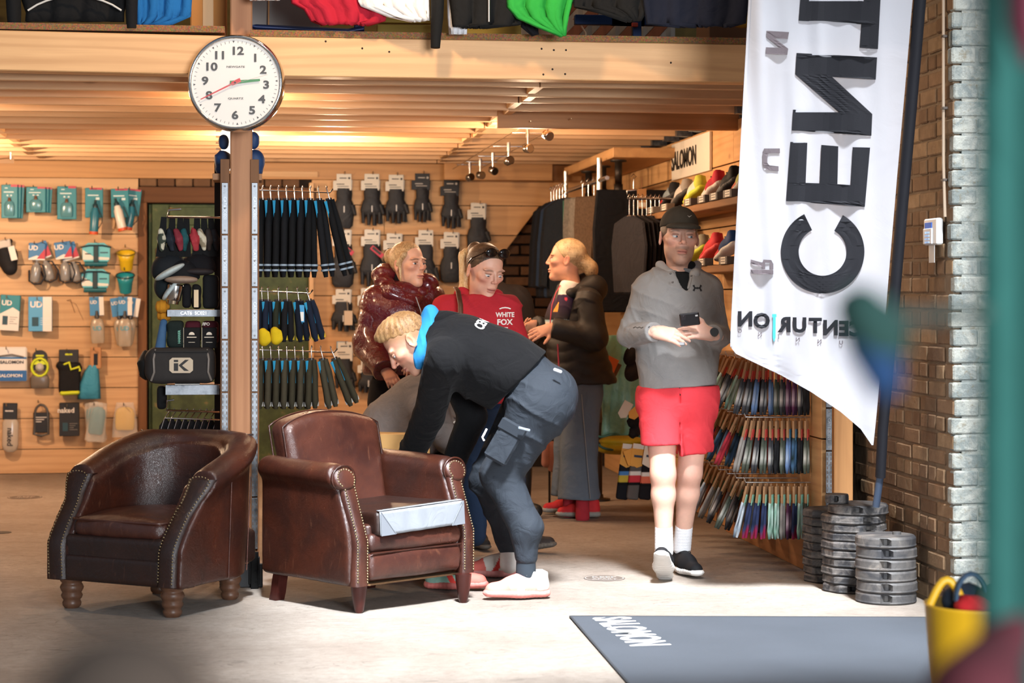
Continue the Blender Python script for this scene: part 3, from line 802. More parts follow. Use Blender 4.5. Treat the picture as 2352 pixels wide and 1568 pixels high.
# loft above the beam
structure(part('wall_loft', wood('X', '#7d6a3a', '#5c4a28', .8), None, lambda m: m.box((-1, 12.9, 3.7), (9, .08, 2.3))))
structure(part('roof_loft', plain('#2a1f19', .95), None, lambda m: m.box((-1, 11.4, 4.75), (9, 4.2, .06))))
def ymat():
    return wood('X', '#b8a24e', '#8c7632', .7)
p0, p1 = on_v(862, 40, 10.2), on_v(990, 83, 10.2)
for (xa, xb) in ((866, 990), (1068, 1196)):
    for (ya, yb) in ((36, 56), (57, 84)):
        a, b = on_v(xa, ya, 10.2), on_v(xb, yb, 10.2)
        if ya > 50: b.z = zb1+.033
        tag(part('loft_plank', ymat(), None, lambda m: m.box(((a.x+b.x)/2, 10.2, (a.z+b.z)/2), (b.x-a.x, .05, a.z-b.z-.003), b=.003)),
            f"{'upper' if ya < 50 else 'lower'} yellow-green board lying on the loft edge {'under the white shirt' if xa < 900 else 'under the black zipped top'}", 'board')
structure(part('trim_7', wood('Z', '#7d573b', '#543825', .7), None, lambda m: m.box((on_v(1247, 60, 9.6).x, 9.62, 3.3), (.085, .09, 1.45), b=.004)))
for i in range(5):
    a = on_v(1330+60*i, 20, 12.2)
    structure(part('beam_rafter', wood('Z', '#6a3f2b', '#43281c', .8), None, lambda m: m.box((0, 0, 0), (.06, .12, 1.7), TR(a.x, 12.0, 3.2) @ RY(.75), b=.004)))
corr = structure(part('wall_corrugated', plain('#8f8478', .8), None, lambda m: m.loft([[V(1.5+.03*i, 12.6+.012*(i % 2), z) for i in range(40)] for z in (2.6, 4.0)], False, False, 0, False)))
# ================================================================ the two leather armchairs
LE = leather('#2a120b', '#55291a', .29, .5); LE2 = leather('#331812', '#653a2c', .27, .55); LED = leather('#1d0e0a', '#3a1f16', .33, .4)
brass = metal('#9c8a6a', .4)
def ringpts(f, n): return [f(i/(n-1)) for i in range(n)]
def studs(pts, r, gap, M, par, nrm):
    """nail heads at even steps along a line"""
    m = MB(); acc = 0; prev = None
    for p in pts:
        p = Vector(p)
        if prev is not None:
            L = (p-prev).length; t = gap-acc
            while t <= L: c = prev.lerp(p, t/L); m.ball(c, (r, r*.55, r), 6, 4, 0, M); t += gap
            acc = L-(t-gap)
        prev = p
    o = m.build('nail_trim', brass, par); o['kind'] = 'stuff'; return o

def zsc(f, k):
    def g(P): return f(P/np.array([1, 1, k]))*min(1, k)
    g.box = (f.box[0]*np.array([1, 1, k]), f.box[1]*np.array([1, 1, k])); return g
def SM(s, k): return Matrix.Diagonal((s, s, s*k, 1))
def tub_chair():
    # local frame: X to the sitter's left (picture right), Y back, Z up; front edge at y=-.33
    c = (on_z(128, 1400)+on_z(380, 1410)+on_z(500, 1385)+on_z(285, 1375))/4
    M0 = TR(c.x+.10, c.y+.10, 0) @ RZ(math.radians(-35)); SCL = 1.16; KZ = .80; M = M0 @ SM(SCL, KZ)
    t = thing('leather_armchair', (c.x, c.y, 0), 'brown leather tub armchair with turned wooden legs and a loose seat cushion', 'armchair', 'leather armchairs')
    L = lambda f: local(zsc(f, KZ), M0, SCL)
    zb = .135
    # tub wall: a horseshoe that falls towards the arms
    def tubf(P):
        x, y, z = P[:, 0], P[:, 1], P[:, 2]
        cy = -.01; R0 = .262
        yy = np.maximum(y-cy, 0); r = np.hypot(x, yy); wall = np.abs(r-R0-.035*(z-.4))-.058
        s = np.clip((y+.30)/.56, 0, 1); top = .575+.205*np.clip(s*1.15, 0, 1)**1.1
        roll = np.hypot(r-R0-.035*(top-.4)-.018, z-(top-.035))-.062
        d = np.maximum(wall, np.maximum(z-(top-.04), zb-z)); h = np.clip(.5+.5*(d-roll)/.02, 0, 1); d = d*(1-h)+roll*h-.02*h*(1-h)
        fy = -.315+.20*np.clip((z-.30)/.32, 0, 1)**1.3-.03*np.clip((z-.5)/.12, 0, 1)
        return np.maximum(d, fy-y)
    tubf.box = (np.array([-.40, -.36, .12]), np.array([.40, .36, .85]))
    sh = soft('shell', [(L(tubf), .0085, lambda P: .0022*wob(P, 14), 3)], LE, t)
    # front apron under the cushion and inner seat
    ap = sdf([(s_box((0, -.27, .245), (.235, .045, .11), .022), 0), (s_box((0, 0, .26), (.25, .26, .085), .03), .01)])
    soft('apron', [(L(ap), .009, lambda P: .0015*wob(P, 16), 2)], LED, t)
    soft('base_rail', [(L(sdf([(s_box((0, -.285, .20), (.225, .040, .062), .016), 0)])), .008, None, 2)], LED, t)
    cu = sdf([(s_box((0, -.075, .385), (.212, .225, .050), .042), 0), (s_ell((0, -.08, .405), (.20, .215, .062)), .05)])
    ck = soft('seat_cushion', [(L(cu), .0075, lambda P: .003*wob(P, 15, 2)-.002*np.abs(np.sin(9*wob(P, 7))), 1)], LE2, t)
    m = MB(); 
    for z, yy in ((.425, -.298), (.345, -.298)): m.tube([M @ Vector(p) for p in [(-.205, .10, z), (-.212, -.2, z), (-.205, yy+.01, z), (-.19, yy, z), (0, yy-.004, z), (.19, yy, z), (.205, yy+.01, z), (.212, -.2, z), (.205, .10, z)]], .0055, 6)
    m.build('piping', LE2, ck)
    # front panels of the arms, edged with nails
    for sx in (-1, 1):
        def pl(z):
            k = min(max((z-.30)/.32, 0), 1); return -.318+.20*k**1.3-.03*min(max((z-.5)/.12, 0), 1)
        def hw(z): k = min(max((z-.30)/.30, 0), 1); return .040+.016*max(0, (z-.52)/.08 if z > .52 else 0)
        def cx(z): return sx*(.262+.035*(z-.4)+.018*min(max((z-.48)/.1, 0), 1))
        m = MB(); rings = []
        zs = [zb+.01+i*(.475/16) for i in range(17)]
        for z in zs: rings.append([M @ V(cx(z)-hw(z), pl(z)-.006, z), M @ V(cx(z)-hw(z)*.6, pl(z)-.016, z), M @ V(cx(z)+hw(z)*.6, pl(z)-.016, z), M @ V(cx(z)+hw(z), pl(z)-.006, z), M @ V(cx(z)+hw(z), pl(z)+.03, z), M @ V(cx(z)-hw(z), pl(z)+.03, z)])
        m.loft(rings); m.build('arm_panel', LED, t)
        zz_ = [zb+.02+i*.012 for i in range(39)]
        line = [(cx(z)-hw(z)*.78, pl(z)-.016, z) for z in zz_]; zt = zz_[-1]
        line += [(cx(zt)+hw(zt)*.78*math.cos(a), pl(zt)-.016, zt+.022*math.sin(a)) for a in [PI*(1-i/8) for i in range(1, 8)]]
        line += [(cx(z)+hw(z)*.78, pl(z)-.016, z) for z in zz_[::-1]]
        studs(line, .0042, .0145, M, t, None)
    # seams and piping of the tub
    def topz(y): s = min(max((y+.30)/.56, 0), 1); return .575+.205*min(s*1.15, 1)**1.1
    for sx in (-1, 1):
        m = MB(); m.tube([M @ V(sx*.196, .145, .44), M @ V(sx*.199, .15, .6), M @ V(sx*.225, .17, topz(.17)-.02), M @ V(sx*.25, .19, topz(.19)+.018), M @ V(sx*.27, .20, topz(.2)+.02)], .0045, 6); m.build('seam', LED, sh)
    for an in (-.05, .62): m = MB(); m.tube([M @ V((.324+.035*(z-.4))*math.cos(an)*1.0, -.01+(.324+.035*(z-.4))*math.sin(an), z) for z in (.15, .3, .45, .60)], .003, 5); m.build('side_seam', LE2, sh)
    prof = [(.026, 0), (.034, .012), (.036, .026), (.031, .038), (.037, .047), (.041, .060), (.036, .073), (.040, .082), (.045, .097), (.040, .112), (.036, .118), (.044, .128), (.046, .142), (.04, .15)]
    for x, y in ((-.235, -.262), (.235, -.262), (.17, .185), (-.17, .185)):
        m = MB(); m.lathe(prof, 20, 0, M @ TR(x, y, 0)); m.build('leg', wood('Z', '#5f4130', '#3a251a', .4, False), t)
tub_chair()

def club_chair():
    FL, FR, RL, RR = on_z(820, 1408), on_z(1068, 1383), on_z(642, 1378), on_z(852, 1350)
    c = (FL+FR+RL+RR)/4; yaw = math.radians(36)
    M0 = TR(c.x-.005, c.y+.05, 0) @ RZ(yaw); SCL = 1.11; KZ = .87; M = M0 @ SM(SCL, KZ)
    t = thing('leather_armchair', (c.x, c.y, 0), 'brown leather club armchair with rolled studded arms and its seat cushion turned over', 'armchair', 'leather armchairs')
    L = lambda f: local(zsc(f, KZ), M0, SCL); zb = .122
    W = .275                                             # half width to the middle of the arms
    for sx in (-1, 1):
        def hz(P): return P
        Rr = Matrix.Rotation(math.radians(-3), 3, 'X')
        arm = sdf([(s_box((sx*W, .0, .36), (.045, .285, .235), .02), 0), (s_cone((sx*(W+.012), -.255, .600), (sx*(W+.012), .25, .612), .058, .058), .015)])
        # the arm front sweeps back as it rises
        pn = (0, -1, -.30)
        arm = sdf([(arm, 0), (s_half((0, -.290, .33), (0, -1, .34)), .02, '&')])
        a = soft('arm', [(L(arm), .0085, lambda P: .0018*wob(P, 14, sx), 3)], LE, t)
        # show-wood style front facing with a double row of nails round the scroll
        def fy(z): return -.288-.34*(.33-z) if z < .33 else -.288+.34*(z-.33)
        def fy(z): return -.300+.34*max(z-.33, -.0)*1.0 if z > .33 else -.302
        m = MB(); rings = []
        for i in range(15):
            z = zb+.005+i*(.44/14); w = .034-.006*math.sin(min(max((z-.2)/.3, 0), 1)*PI)
            rings.append([M @ V(sx*W-w, fy(z)-.004, z), M @ V(sx*W-w*.7, fy(z)-.014, z), M @ V(sx*W+w*.7, fy(z)-.014, z), M @ V(sx*W+w, fy(z)-.004, z), M @ V(sx*W+w, fy(z)+.04, z), M @ V(sx*W-w, fy(z)+.04, z)])
        m.loft(rings)
        q = M @ TR(sx*(W+.012), fy(.598)-.012, .598) @ RX(PI/2-.33)
        m.lathe([(.0001, .010), (.040, .010), (.052, .004), (.055, -.01), (.05, -.03)], 24, 0, q)
        fp = m.build('arm_front', LE2, t)
        zs = [zb+.015+i*.012 for i in range(36)]; w = .024
        line = [(sx*W-w, fy(z)-.015, z) for z in zs]
        line += [(sx*(W+.012)+.040*math.cos(b), fy(.598+.04*math.sin(b))-.022, .598+.040*math.sin(b)) for b in [math.radians(218-i*(256/26)) for i in range(27)]]
        line += [(sx*W+w, fy(z)-.015, z) for z in zs[::-1]]
        studs(line, .0048, .0125, M, t, None)
        m = MB(); m.tube([M @ V(sx*(W+.012)+.056*math.cos(b), fy(.598)-.004+.0*b, .598+.056*math.sin(b)) for b in [math.radians(225-i*(270/20)) for i in range(21)]], .005, 6); m.build('piping', LE, fp)
    # back: a tall rounded cushion leaning away
    def backf(P):
        x, y, z = P[:, 0], P[:, 1], P[:, 2]
        yy = y-(.19+.22*(z-.40)); hw = .238+.014*np.clip((z-.5)/.3, 0, 1)
        top = .865-.055*(np.abs(x)/.25)**2.2
        q0 = np.abs(x)-hw; q1 = np.abs(yy+.012*np.cos(x*5))-.062; q2 = np.maximum(z-top, .2-z)
        r = .045; a0, a1, a2 = q0+r, q1+r, q2+r
        return np.sqrt(np.maximum(a0, 0)**2+np.maximum(a1, 0)**2+np.maximum(a2, 0)**2)+np.minimum(np.maximum(np.maximum(a0, a1), a2), 0)-r
    backf.box = (np.array([-.3, .0, .15]), np.array([.3, .45, .9]))
    b = soft('backrest', [(L(backf), .0085, lambda P: .0028*wob(P, 11)-.0018*np.abs(np.sin(6*wob(P, 5, 2))), 2)], LE2, t)
    def rim(dy):
        o = []
        for i in range(41):
            a = i/40; 
            if a < .3: x, z = -.252, .50+(.79-.50)*a/.3
            elif a > .7: x, z = .252, .79-(.79-.50)*(a-.7)/.3
            else: x = -.252+.504*(a-.3)/.4; z = .866-.062*(abs(x)/.25)**2.2
            x = max(-.247, min(.247, x)); o.append(M @ V(x, .19+.22*(z-.4)+dy, z-.004))
        return o
    m = MB(); m.tube(rim(-.046), .0052, 6); m.tube(rim(.046), .0052, 6); m.build('piping', LE, b)
    # seat base, front rails, turned-over cushion
    soft('seat_base', [(L(sdf([(s_box((0, -.02, .265), (.235, .27, .13), .02), 0), (s_box((0, .17, .30), (.25, .12, .12), .03), .01)])), .010, None, 2)], LE, t)
    for z, hh, nm in ((.312, .042, 'front_band'), (.208, .062, 'front_rail')):
        soft(nm, [(L(sdf([(s_box((0, -.285, z), (.236, .030, hh), .022), 0), (s_ell((0, -.30, z), (.235, .028, hh*.9)), .02)])), .0075, lambda P: .0014*wob(P, 16), 2)], LE2, t)
    m = MB(); m.tube([M @ V(x, -.316, .268) for x in (-.235, 0, .235)], .0045, 6); m.build('rail_piping', LE, t)
    m = MB(); m.box((0, -.02, zb+.004), (.50, .54, .008), M); m.build('hem_tape', cloth('#6b5038', .95, .2, 60, .5), t)
    cM0 = M0 @ TR(.012, -.08, .385) @ RX(-.03) @ RY(-.035); cM = cM0 @ Matrix.Scale(SCL, 4)
    ck = soft('seat_cushion', [(local(sdf([(s_box((0, 0, 0), (.222, .255, .048), .020), 0)]), cM0, SCL), .0075, lambda P: .002*wob(P, 14), 2)], LED, t)
    gc = cloth('#7f8389', .8, .08, 9, .3, fold=.25)
    m = MB(); fr = -.262
    P = [[cM @ V(-.215+.43*i/24, fr-.004-.004*math.sin(i*1.3)*math.exp(-((i-10)/4)**2)+.004*abs(i-12)/12, -.046+.092*j/8) for j in range(9)] for i in range(25)]
    m.grid(P); 
    P2 = [[cM @ V(-.215+.43*i/24, fr+.02*j, .0505-.001*(j == 0)) for j in range(2)] for i in range(25)]; m.grid(P2)
    m.build('cushion_cover', gc, ck, solid=.003)
    for sx in (-1, 1):
        m = MB(); m.add([cM @ V(sx*.216, fr-.0085, -.047), cM @ V(sx*.216, fr-.0085, .046), cM @ V(sx*.145, fr-.010, -.047)], [(0, 1, 2)])
        m.tube([cM @ V(sx*.214, fr-.009, .046), cM @ V(sx*.145, fr-.0105, -.046)], .0022, 5); m.build('folded_corner', cloth('#70747b', .8, .08, 9, .3), ck)
    lg = wood('Z', '#3d1a16', '#230e0c', .3, False)
    for p in (FL, FR): m = MB(); q = (M.inverted() @ p); m.lathe([(.013, 0), (.018, .01), (.026, .06), (.031, .10), (.033, .132)], 18, 0, M @ TR(q.x*.96, q.y, 0)); m.build('leg', lg, t)
    for p in (RL, RR):
        m = MB(); q = (M.inverted() @ p)
        m.loft([[M @ V(q.x+a*.022, q.y+dy+b_*.022, z) for a, b_ in ((-1, -1), (1, -1), (1, 1), (-1, 1))] for z, dy in ((0, .02), (.04, .008), (.09, 0), (.132, -.01))], smooth=False); m.build('leg', lg, t)
club_chair()

# ================================================================ wall clock on the beam
def clock():
    c = on_v(541, 190, 9.17); c.y = 9.17; r = .2135; M = facing(frame_of((cT, -sT, 0), (-sT, -cT, 0)), c)
    t = thing('wall_clock', c, 'round white wall clock with black numerals in a chrome case on the beam', 'clock')
    part('case', metal('#cfcac4', .12), t, lambda m: m.lathe([(r-.004, -.075), (r+.006, -.06), (r+.008, -.03), (r+.006, -.012), (r, .008), (r-.008, .014), (r-.013, .010), (r-.0145, -.004)], 64, 0, M, caps=False))
    part('back_shell', plain('#2a2624', .5), t, lambda m: m.lathe([(.03, -.11), (.07, -.10), (r-.03, -.082), (r-.004, -.072)], 40, 0, M))
    dial = part('dial', plain('#ddd5cc', .5), t, lambda m: m.lathe([(.0001, .0), (r-.012, .0), (r-.012, -.004)], 64, 0, M, False))
    ink = plain('#141312', .6)
    nums = {12: (545, 118), 1: (586, 134), 2: (604, 161), 3: (611, 195), 4: (601, 228), 5: (579, 253), 6: (540, 264), 7: (500, 247), 8: (481, 219), 9: (472, 186), 10: (485, 154), 11: (505, 128)}
    k = r/107
    for n, (x, y) in nums.items():
        part('numeral', ink, dial, lambda m: m.text(str(n), .050, M @ TR((x-541)*k, (190-y)*k-.001, .0016), bold=.035, wide=1.22))
    for tx, y in (('NEWGATE', 154), ('QUARTZ', 226)): part('lettering', ink, dial, lambda m: m.text(tx, .0115, M @ TR(.001, (190-y)*k, .0016), bold=.02, wide=1.5))
    def marks(m):
        for i in range(60):
            Q = M @ RZ(-i*PI/30+.045)
            if i % 5: m.box((0, r*.868, .0012), (.0014, .010, .001), Q)
            else: m.add([(-.005, r*.893, .0016), (.005, r*.893, .0016), (0, r*.845, .0016)], [(0, 1, 2)], 0, False, Q)
    o = part('minute_marks', ink, dial, marks); o['kind'] = 'stuff'
    def hand(m, tip, tail, w0, w1, z):
        tip = V((tip[0]-541)*k, (190-tip[1])*k, z); tail = V((tail[0]-541)*k, (190-tail[1])*k, z); d = (tip-tail).normalized(); n = V(-d.y, d.x, 0)
        m.prism([(p.x, p.y) for p in (tail+n*w0, tail-n*w0, tip-n*w1, tip+n*w1)], .0016, M, 0, z)
    part('hour_hand', plain('#1f7a3c', .5), t, lambda m: hand(m, (597, 184), (529, 190), .0085, .005, .006), label='green hour hand')
    part('minute_hand', plain('#c02029', .5), t, lambda m: (hand(m, (463, 228), (548, 186), .0038, .0022, .010), hand(m, (533, 193), (553, 184), .0095, .0085, .0095)), label='red minute hand')
    part('second_hand', plain('#c9b9b0', .5), t, lambda m: m.tube([M @ V((523-541)*k, (190-197)*k, .013), M @ V((615-541)*k, (190-172)*k, .013)], .0006, 5))
    part('hub', plain('#171515', .4), t, lambda m: m.lathe([(.0001, .016), (.004, .016), (.0045, .006)], 14, 0, M))
    gm = NT('clock_glass'); gm.P(Base_Color=(1, 1, 1, 1), Alpha=.07, Roughness=.04); part('glass', gm.m, t, lambda m: m.lathe([(.0001, .022), (r*.6, .020), (r-.012, .009)], 48, 0, M, caps=False))
    part('bracket', plain('#1c1a19', .5), t, lambda m: m.box((0, .0, -.10), (.05, .16, .05), M, b=.004))
clock()

# ================================================================ feather flag in front of the brick wall
def flag():
    YF = lambda y: 8.98-.0004*(1160-y)
    t = thing('feather_flag', at(2012, 1160, YF(1160)), 'tall white feather flag on a dark pole seen from behind with reversed black lettering', 'flag')
    # outline in picture coordinates gives the size; the cloth itself hangs in one plane with folds
    rows = [(-420, 1765, 2140), (-300, 1748, 2128), (-150, 1732, 2112), (0, 1719, 2096), (200, 1708, 2079), (400, 1697, 2061), (600, 1686, 2044), (700, 1681, 2036), (760, 1678, 2031), (795, 1677, 2028), (812, 1690, 2026), (835, 1738, 2024), (862, 1795, 2021), (900, 1863, 2018), (945, 1930, 2014), (985, 1977, 2010), (1022, 2002, 2006)]
    def surf(px, py):
        f = (px-1680)/360
        d = .020*math.sin(px/23.0+py/160.0)*(1-.6*f)+.012*math.sin(px/11.0-py/210.0)*(1-f*.7)+.035*math.sin(px/70.0+py/400.0)*(1-.75*f)+.10*(1-f)
        return at(px, py, YF(py)-.02-d)
    ys = []; 
    for (y0, a0, b0), (y1, a1, b1) in zip(rows[:-1], rows[1:]):
        n = max(1, int((y1-y0)/10)); 
        for i in range(n): s = i/n; ys.append((y0+(y1-y0)*s, a0+(a1-a0)*s, b0+(b1-b0)*s))
    ys.append(rows[-1])
    m = MB(); NX = 72
    m.grid([[surf(a+(b-a)*j/NX, y) for j in range(NX+1)] for y, a, b in ys])
    wm = NT('flag_cloth'); v = wm.coords(); n = wm.noise(v, 6, 4, .6, 1.0)
    wm.P(Base_Color=lin('#b9b9bf'), Roughness=.8, Specular_IOR_Level=.2); wm.bump(n, .35, .008)
    tr = wm.n('ShaderNodeBsdfTranslucent'); tr.inputs[0].default_value = lin('#b9b5b3'); mx = wm.n('ShaderNodeMixShader', i_0=.35); wm.l(wm.b.outputs[0], mx.inputs[1]); wm.l(tr.outputs[0], mx.inputs[2]); wm.l(mx.outputs[0], wm.o.inputs[0])
    fc = m.build('flag_cloth', wm.m, t)
    hem = MB(); hem.grid([[surf(a+j*5, y)-FWD*.005 for j in range(2)] for y, a, b in ys if y < 800]); hem.build('hem', wm.m, fc)
    # printed letters follow the cloth: small quads of ink just off its surface
    def ink(shapes, mat, nm, lift=.006):
        mm = MB()
        for vs, fs in shapes:
            mm.add([surf(x, y)-FWD*lift for x, y in vs], fs)
        return mm.build(nm, mat, fc, recalc=False)
    def fill(poly, step=14):
        """split an outline (picture px) into fine strips so it can follow the folds; even-odd rule"""
        vs, fs = [], []
        ev = sorted({round(p[1], 2) for p in poly}); ys_ = []
        for ya, yb in zip(ev[:-1], ev[1:]): n_ = max(1, int((yb-ya)/5)); ys_ += [ya+(yb-ya)*i/n_ for i in range(n_)]
        ys_.append(ev[-1])
        def spans(y):
            xs = []
            for (xa, ya), (xb, yb) in zip(poly, poly[1:]+poly[:1]):
                if (ya <= y) != (yb <= y): xs.append(xa+(y-ya)*(xb-xa)/(yb-ya))
            xs.sort(); return list(zip(xs[::2], xs[1::2]))
        for ya, yb in zip(ys_[:-1], ys_[1:]):
            e_ = (yb-ya)*.02; sa, sb = spans(ya+e_), spans(yb-e_)
            if len(sa) != len(sb): sa = sb = spans((ya+yb)/2)
            for (a, b), (c, d) in zip(sa, sb):
                K = max(1, int((b-a)/step))
                for k in range(K):
                    i0 = len(vs); vs += [(a+(b-a)*k/K, ya), (a+(b-a)*(k+1)/K, ya), (c+(d-c)*(k+1)/K, yb), (c+(d-c)*k/K, yb)]; fs.append((i0, i0+1, i0+2, i0+3))
        return (vs, fs)
    blk = cloth('#1c1c20', .8, .1, 20, .3)
    def arc(cx, cy, ro, ri, a0, a1, n=40):
        o = [(cx+ro*math.cos(math.radians(a)), cy-ro*math.sin(math.radians(a))) for a in [a0+(a1-a0)*i/n for i in range(n+1)]]
        return o+[(cx+ri*math.cos(math.radians(a)), cy-ri*math.sin(math.radians(a))) for a in [a1+(a0-a1)*i/n for i in range(n+1)]]
    C_ = arc(1889, 578, 96, 55, 116, 421, 60)
    E_ = [(1815, 326), (1854, 328), (1850, 420), (1882, 421), (1886, 333), (1925, 336), (1923, 423), (1953, 425), (1958, 338), (1998, 339), (1986, 475), (1805, 462)]
    N_ = [(1829, 122), (2014, 132), (2011, 183), (1911, 177), (2003, 262), (2001, 312), (1818, 300), (1821, 252), (1926, 258), (1826, 171)]
    T_ = [(1838, -5), (1834, 48), (1978, 56), (1974, 110), (2016, 113), (2030, -160), (1988, -162), (1984, 3)]
    for nm, p in (('letter', C_), ('letter', E_), ('letter', N_), ('letter', T_)): ink([fill(p)], blk, nm)
    gy = cloth('#5f5659', .85, .1, 20, .3)
    nn_ = [(1760, 71), (1812, 74), (1809, 90), (1779, 88), (1810, 112), (1808, 126), (1758, 124), (1759, 109), (1790, 110), (1760, 86)]
    uu_ = [(1755, 341), (1791, 341), (1791, 352), (1766, 352), (1762, 360), (1762, 374), (1767, 380), (1788, 382), (1788, 393), (1762, 391), (1754, 384), (1751, 374), (1751, 350)]
    rr_ = [[(1724, 618), (1776, 620), (1776, 630), (1724, 628)], [(1768, 601), (1776, 605), (1776, 619), (1768, 619)], [(1750, 602), (1757, 602), (1757, 618), (1750, 618)], [(1753, 596), (1771, 597), (1775, 604), (1751, 603)], [(1724, 596), (1724, 606), (1752, 613), (1752, 603)]]
    ink([fill(p, 8) for p in rr_], gy, 'letter')
    for p in (nn_, uu_): ink([fill(p, 8)], gy, 'letter')
    # small reversed wordmark along the bottom
    def word2(chars, size, mat, bold):
        for chr_, x, y in chars:
            vs, fs = text_geo(chr_, bold); ink([([(x-p[0]*size, y-p[1]*size) for p in vs], fs)], mat, 'letter', .007)
    word2([('C', 1966, 756), ('E', 1938, 756), ('N', 1907, 754), ('T', 1872, 749), ('U', 1836, 748), ('R', 1803, 747), ('O', 1749, 738), ('N', 1711, 734)], 46, blk, .045)
    word2([('R', 1980, 788), ('U', 1931, 787), ('N', 1882, 784), ('N', 1832, 780), ('I', 1788, 774), ('N', 1745, 768), ('G', 1699, 760)], 13, gy, .02)
    tq = plain('#3aa0b4', .6); ink([fill([(1775, 727), (1781, 727), (1781, 775), (1777, 785), (1774, 775)], 6), fill([(1773, 721), (1783, 721), (1783, 728), (1773, 728)], 6)], tq, 'sword_emblem', .007)
    # dark sleeve along the pole, pole, ground spike
    sl = cloth('#15151a', .7, .15, 10, .3); m = MB()
    path = [(2165, -420), (2148, -220), (2113, 0), (2092, 250), (2070, 500), (2048, 760), (2028, 980), (2022, 1095)]
    dense = []
    for (xa, ya), (xb, yb) in zip(path[:-1], path[1:]):
        for i in range(4): dense.append(at(xa+(xb-xa)*i/4, ya+(yb-ya)*i/4, YF(ya+(yb-ya)*i/4)))
    dense.append(at(*path[-1], YF(1095))); m.tube(dense, [.034-.006*i/len(dense) for i in range(len(dense))], 14, flat=.8); m.build('pole_sleeve', sl, t)
    m = MB(); m.tube([at(2022, 1090, YF(1090)), at(2012, 1163, YF(1163))], .017, 12); m.build('pole', plain('#3b4658', .35, .3), t)
flag()

# ================================================================ stacked rubber weights
def weights():
    rub = NT('rubber'); v = rub.coords(); n = rub.noise(v, 14, 5, .65, .8); n2 = rub.noise(v, 45, 3)
    c = rub.mix(rub.ramp(n, [(.42, (0, 0, 0, 1)), (.72, (.7, .7, .7, 1))]), lin('#232326'), lin('#77706a'))
    rub.P(Base_Color=c, Roughness=.62, Specular_IOR_Level=.4); rub.bump(n2, .4, .006)
    grey = NT('rubber_grey'); v = grey.coords(); n = grey.noise(v, 9, 5, .65, .8)
    grey.P(Base_Color=grey.ramp(n, [(.35, lin('#333336')), (.6, lin('#575350')), (.8, lin('#857b72'))]), Roughness=.6); grey.bump(grey.noise(v, 45, 3), .3, .006)
    def disc(r, h, oct_=False):
        m = MB(); n = 48; tp = []
        hole = .03
        def rad(a, z):
            rr = r*(1-.05*z/h*0)
            if oct_: k = (a % (PI/4))-PI/8; rr = min(r*1.02, r*.985/math.cos(k)*math.cos(PI/8)*1.05)
            return rr
        zs = [(0, .96), (.006, 1.0), (h*.78, .985), (h-.004, .96), (h, .93)]
        rings = []
        for z, s in zs:
            ring = []
            for i in range(n):
                a = 2*PI*i/n; x = rad(a, z)*s
                g = 0
                for ga in (-PI/2-.35, -PI/2-.35+PI):     # hand slots
                    if abs(((a-ga+PI) % (2*PI))-PI) < .17 and .008 < z < h*.80: g = .03
                ring.append(V((x-g)*math.cos(a), (x-g)*math.sin(a), z))
            rings.append(ring)
        rings.insert(2, [V(p.x, p.y, .012) for p in rings[2]])
        m.loft(rings, smooth=False); return m
    proto = {}
    def stack(px, py, r, n, h, mat, where, big=False, oct_=False):
        base = on_z(px, py); base = base+Vector((FWD.x, FWD.y, 0))*r
        for i in range(n):
            key = (r, h, mat.name)
            lab = f"{'grey' if mat is grey.m else 'black'} rubber weight disc, " + (f"bottom of the {where} stack" if i == 0 else f"top of the {where} stack" if i == n-1 else f"{ORD[i]} from the floor in the {where} stack")
            if key not in proto:
                o = disc(r, h, oct_).build('rubber_weight', mat, None, origin=(0, 0, 0)); proto[key] = o
                o.location = (base.x, base.y, .002+i*(h+.002)); o.rotation_euler.z = R.uniform(-.04, .04); tag(o, lab, 'weight', f'rubber weights in the {where} stack')
            else:
                o = copy_thing(proto[key], Matrix.Identity(4)); o.matrix_basis = TR(base.x+R.uniform(-.004, .004), base.y+R.uniform(-.004, .004), .002+i*(h+.002)) @ RZ(R.uniform(-.05, .05)+(.6 if where != 'front' else 0)); tag(o, lab, 'weight', f'rubber weights in the {where} stack')
        m = MB(); q = base+V(.05, 0, .002+n*(h+.002)-.002); m.tube([q, q+UP*.012], .02, 12); m.build('knob', mat, o)
        return base, .002+n*(h+.002)
    stack(2048, 1391, .136, 6, .0475, grey.m, 'front')
    b, z = stack(1974, 1366, .148, 9, .0375, rub.m, 'middle', oct_=True)
    stack(1916, 1342, .128, 9, .0365, rub.m, 'rear', oct_=True)
    o = disc(.140, .045).build('rubber_pedestal', rub.m, None, origin=(0, 0, 0)); c = at(2002, 1190, 8.98); o.location = (b.x+.02, b.y, z); tag(o, 'wide black rubber flag base on top of the middle weight stack', 'pedestal')
    o2 = disc(.055, .04).build('flag_base_block', rub.m, None, origin=(0, 0, 0)); q = at(1957, 1150, 9.0); o2.location = (b.x-.075, b.y+.02, z+.047); tag(o2, 'small black rubber block on the left side of the flag base', 'block')
weights()

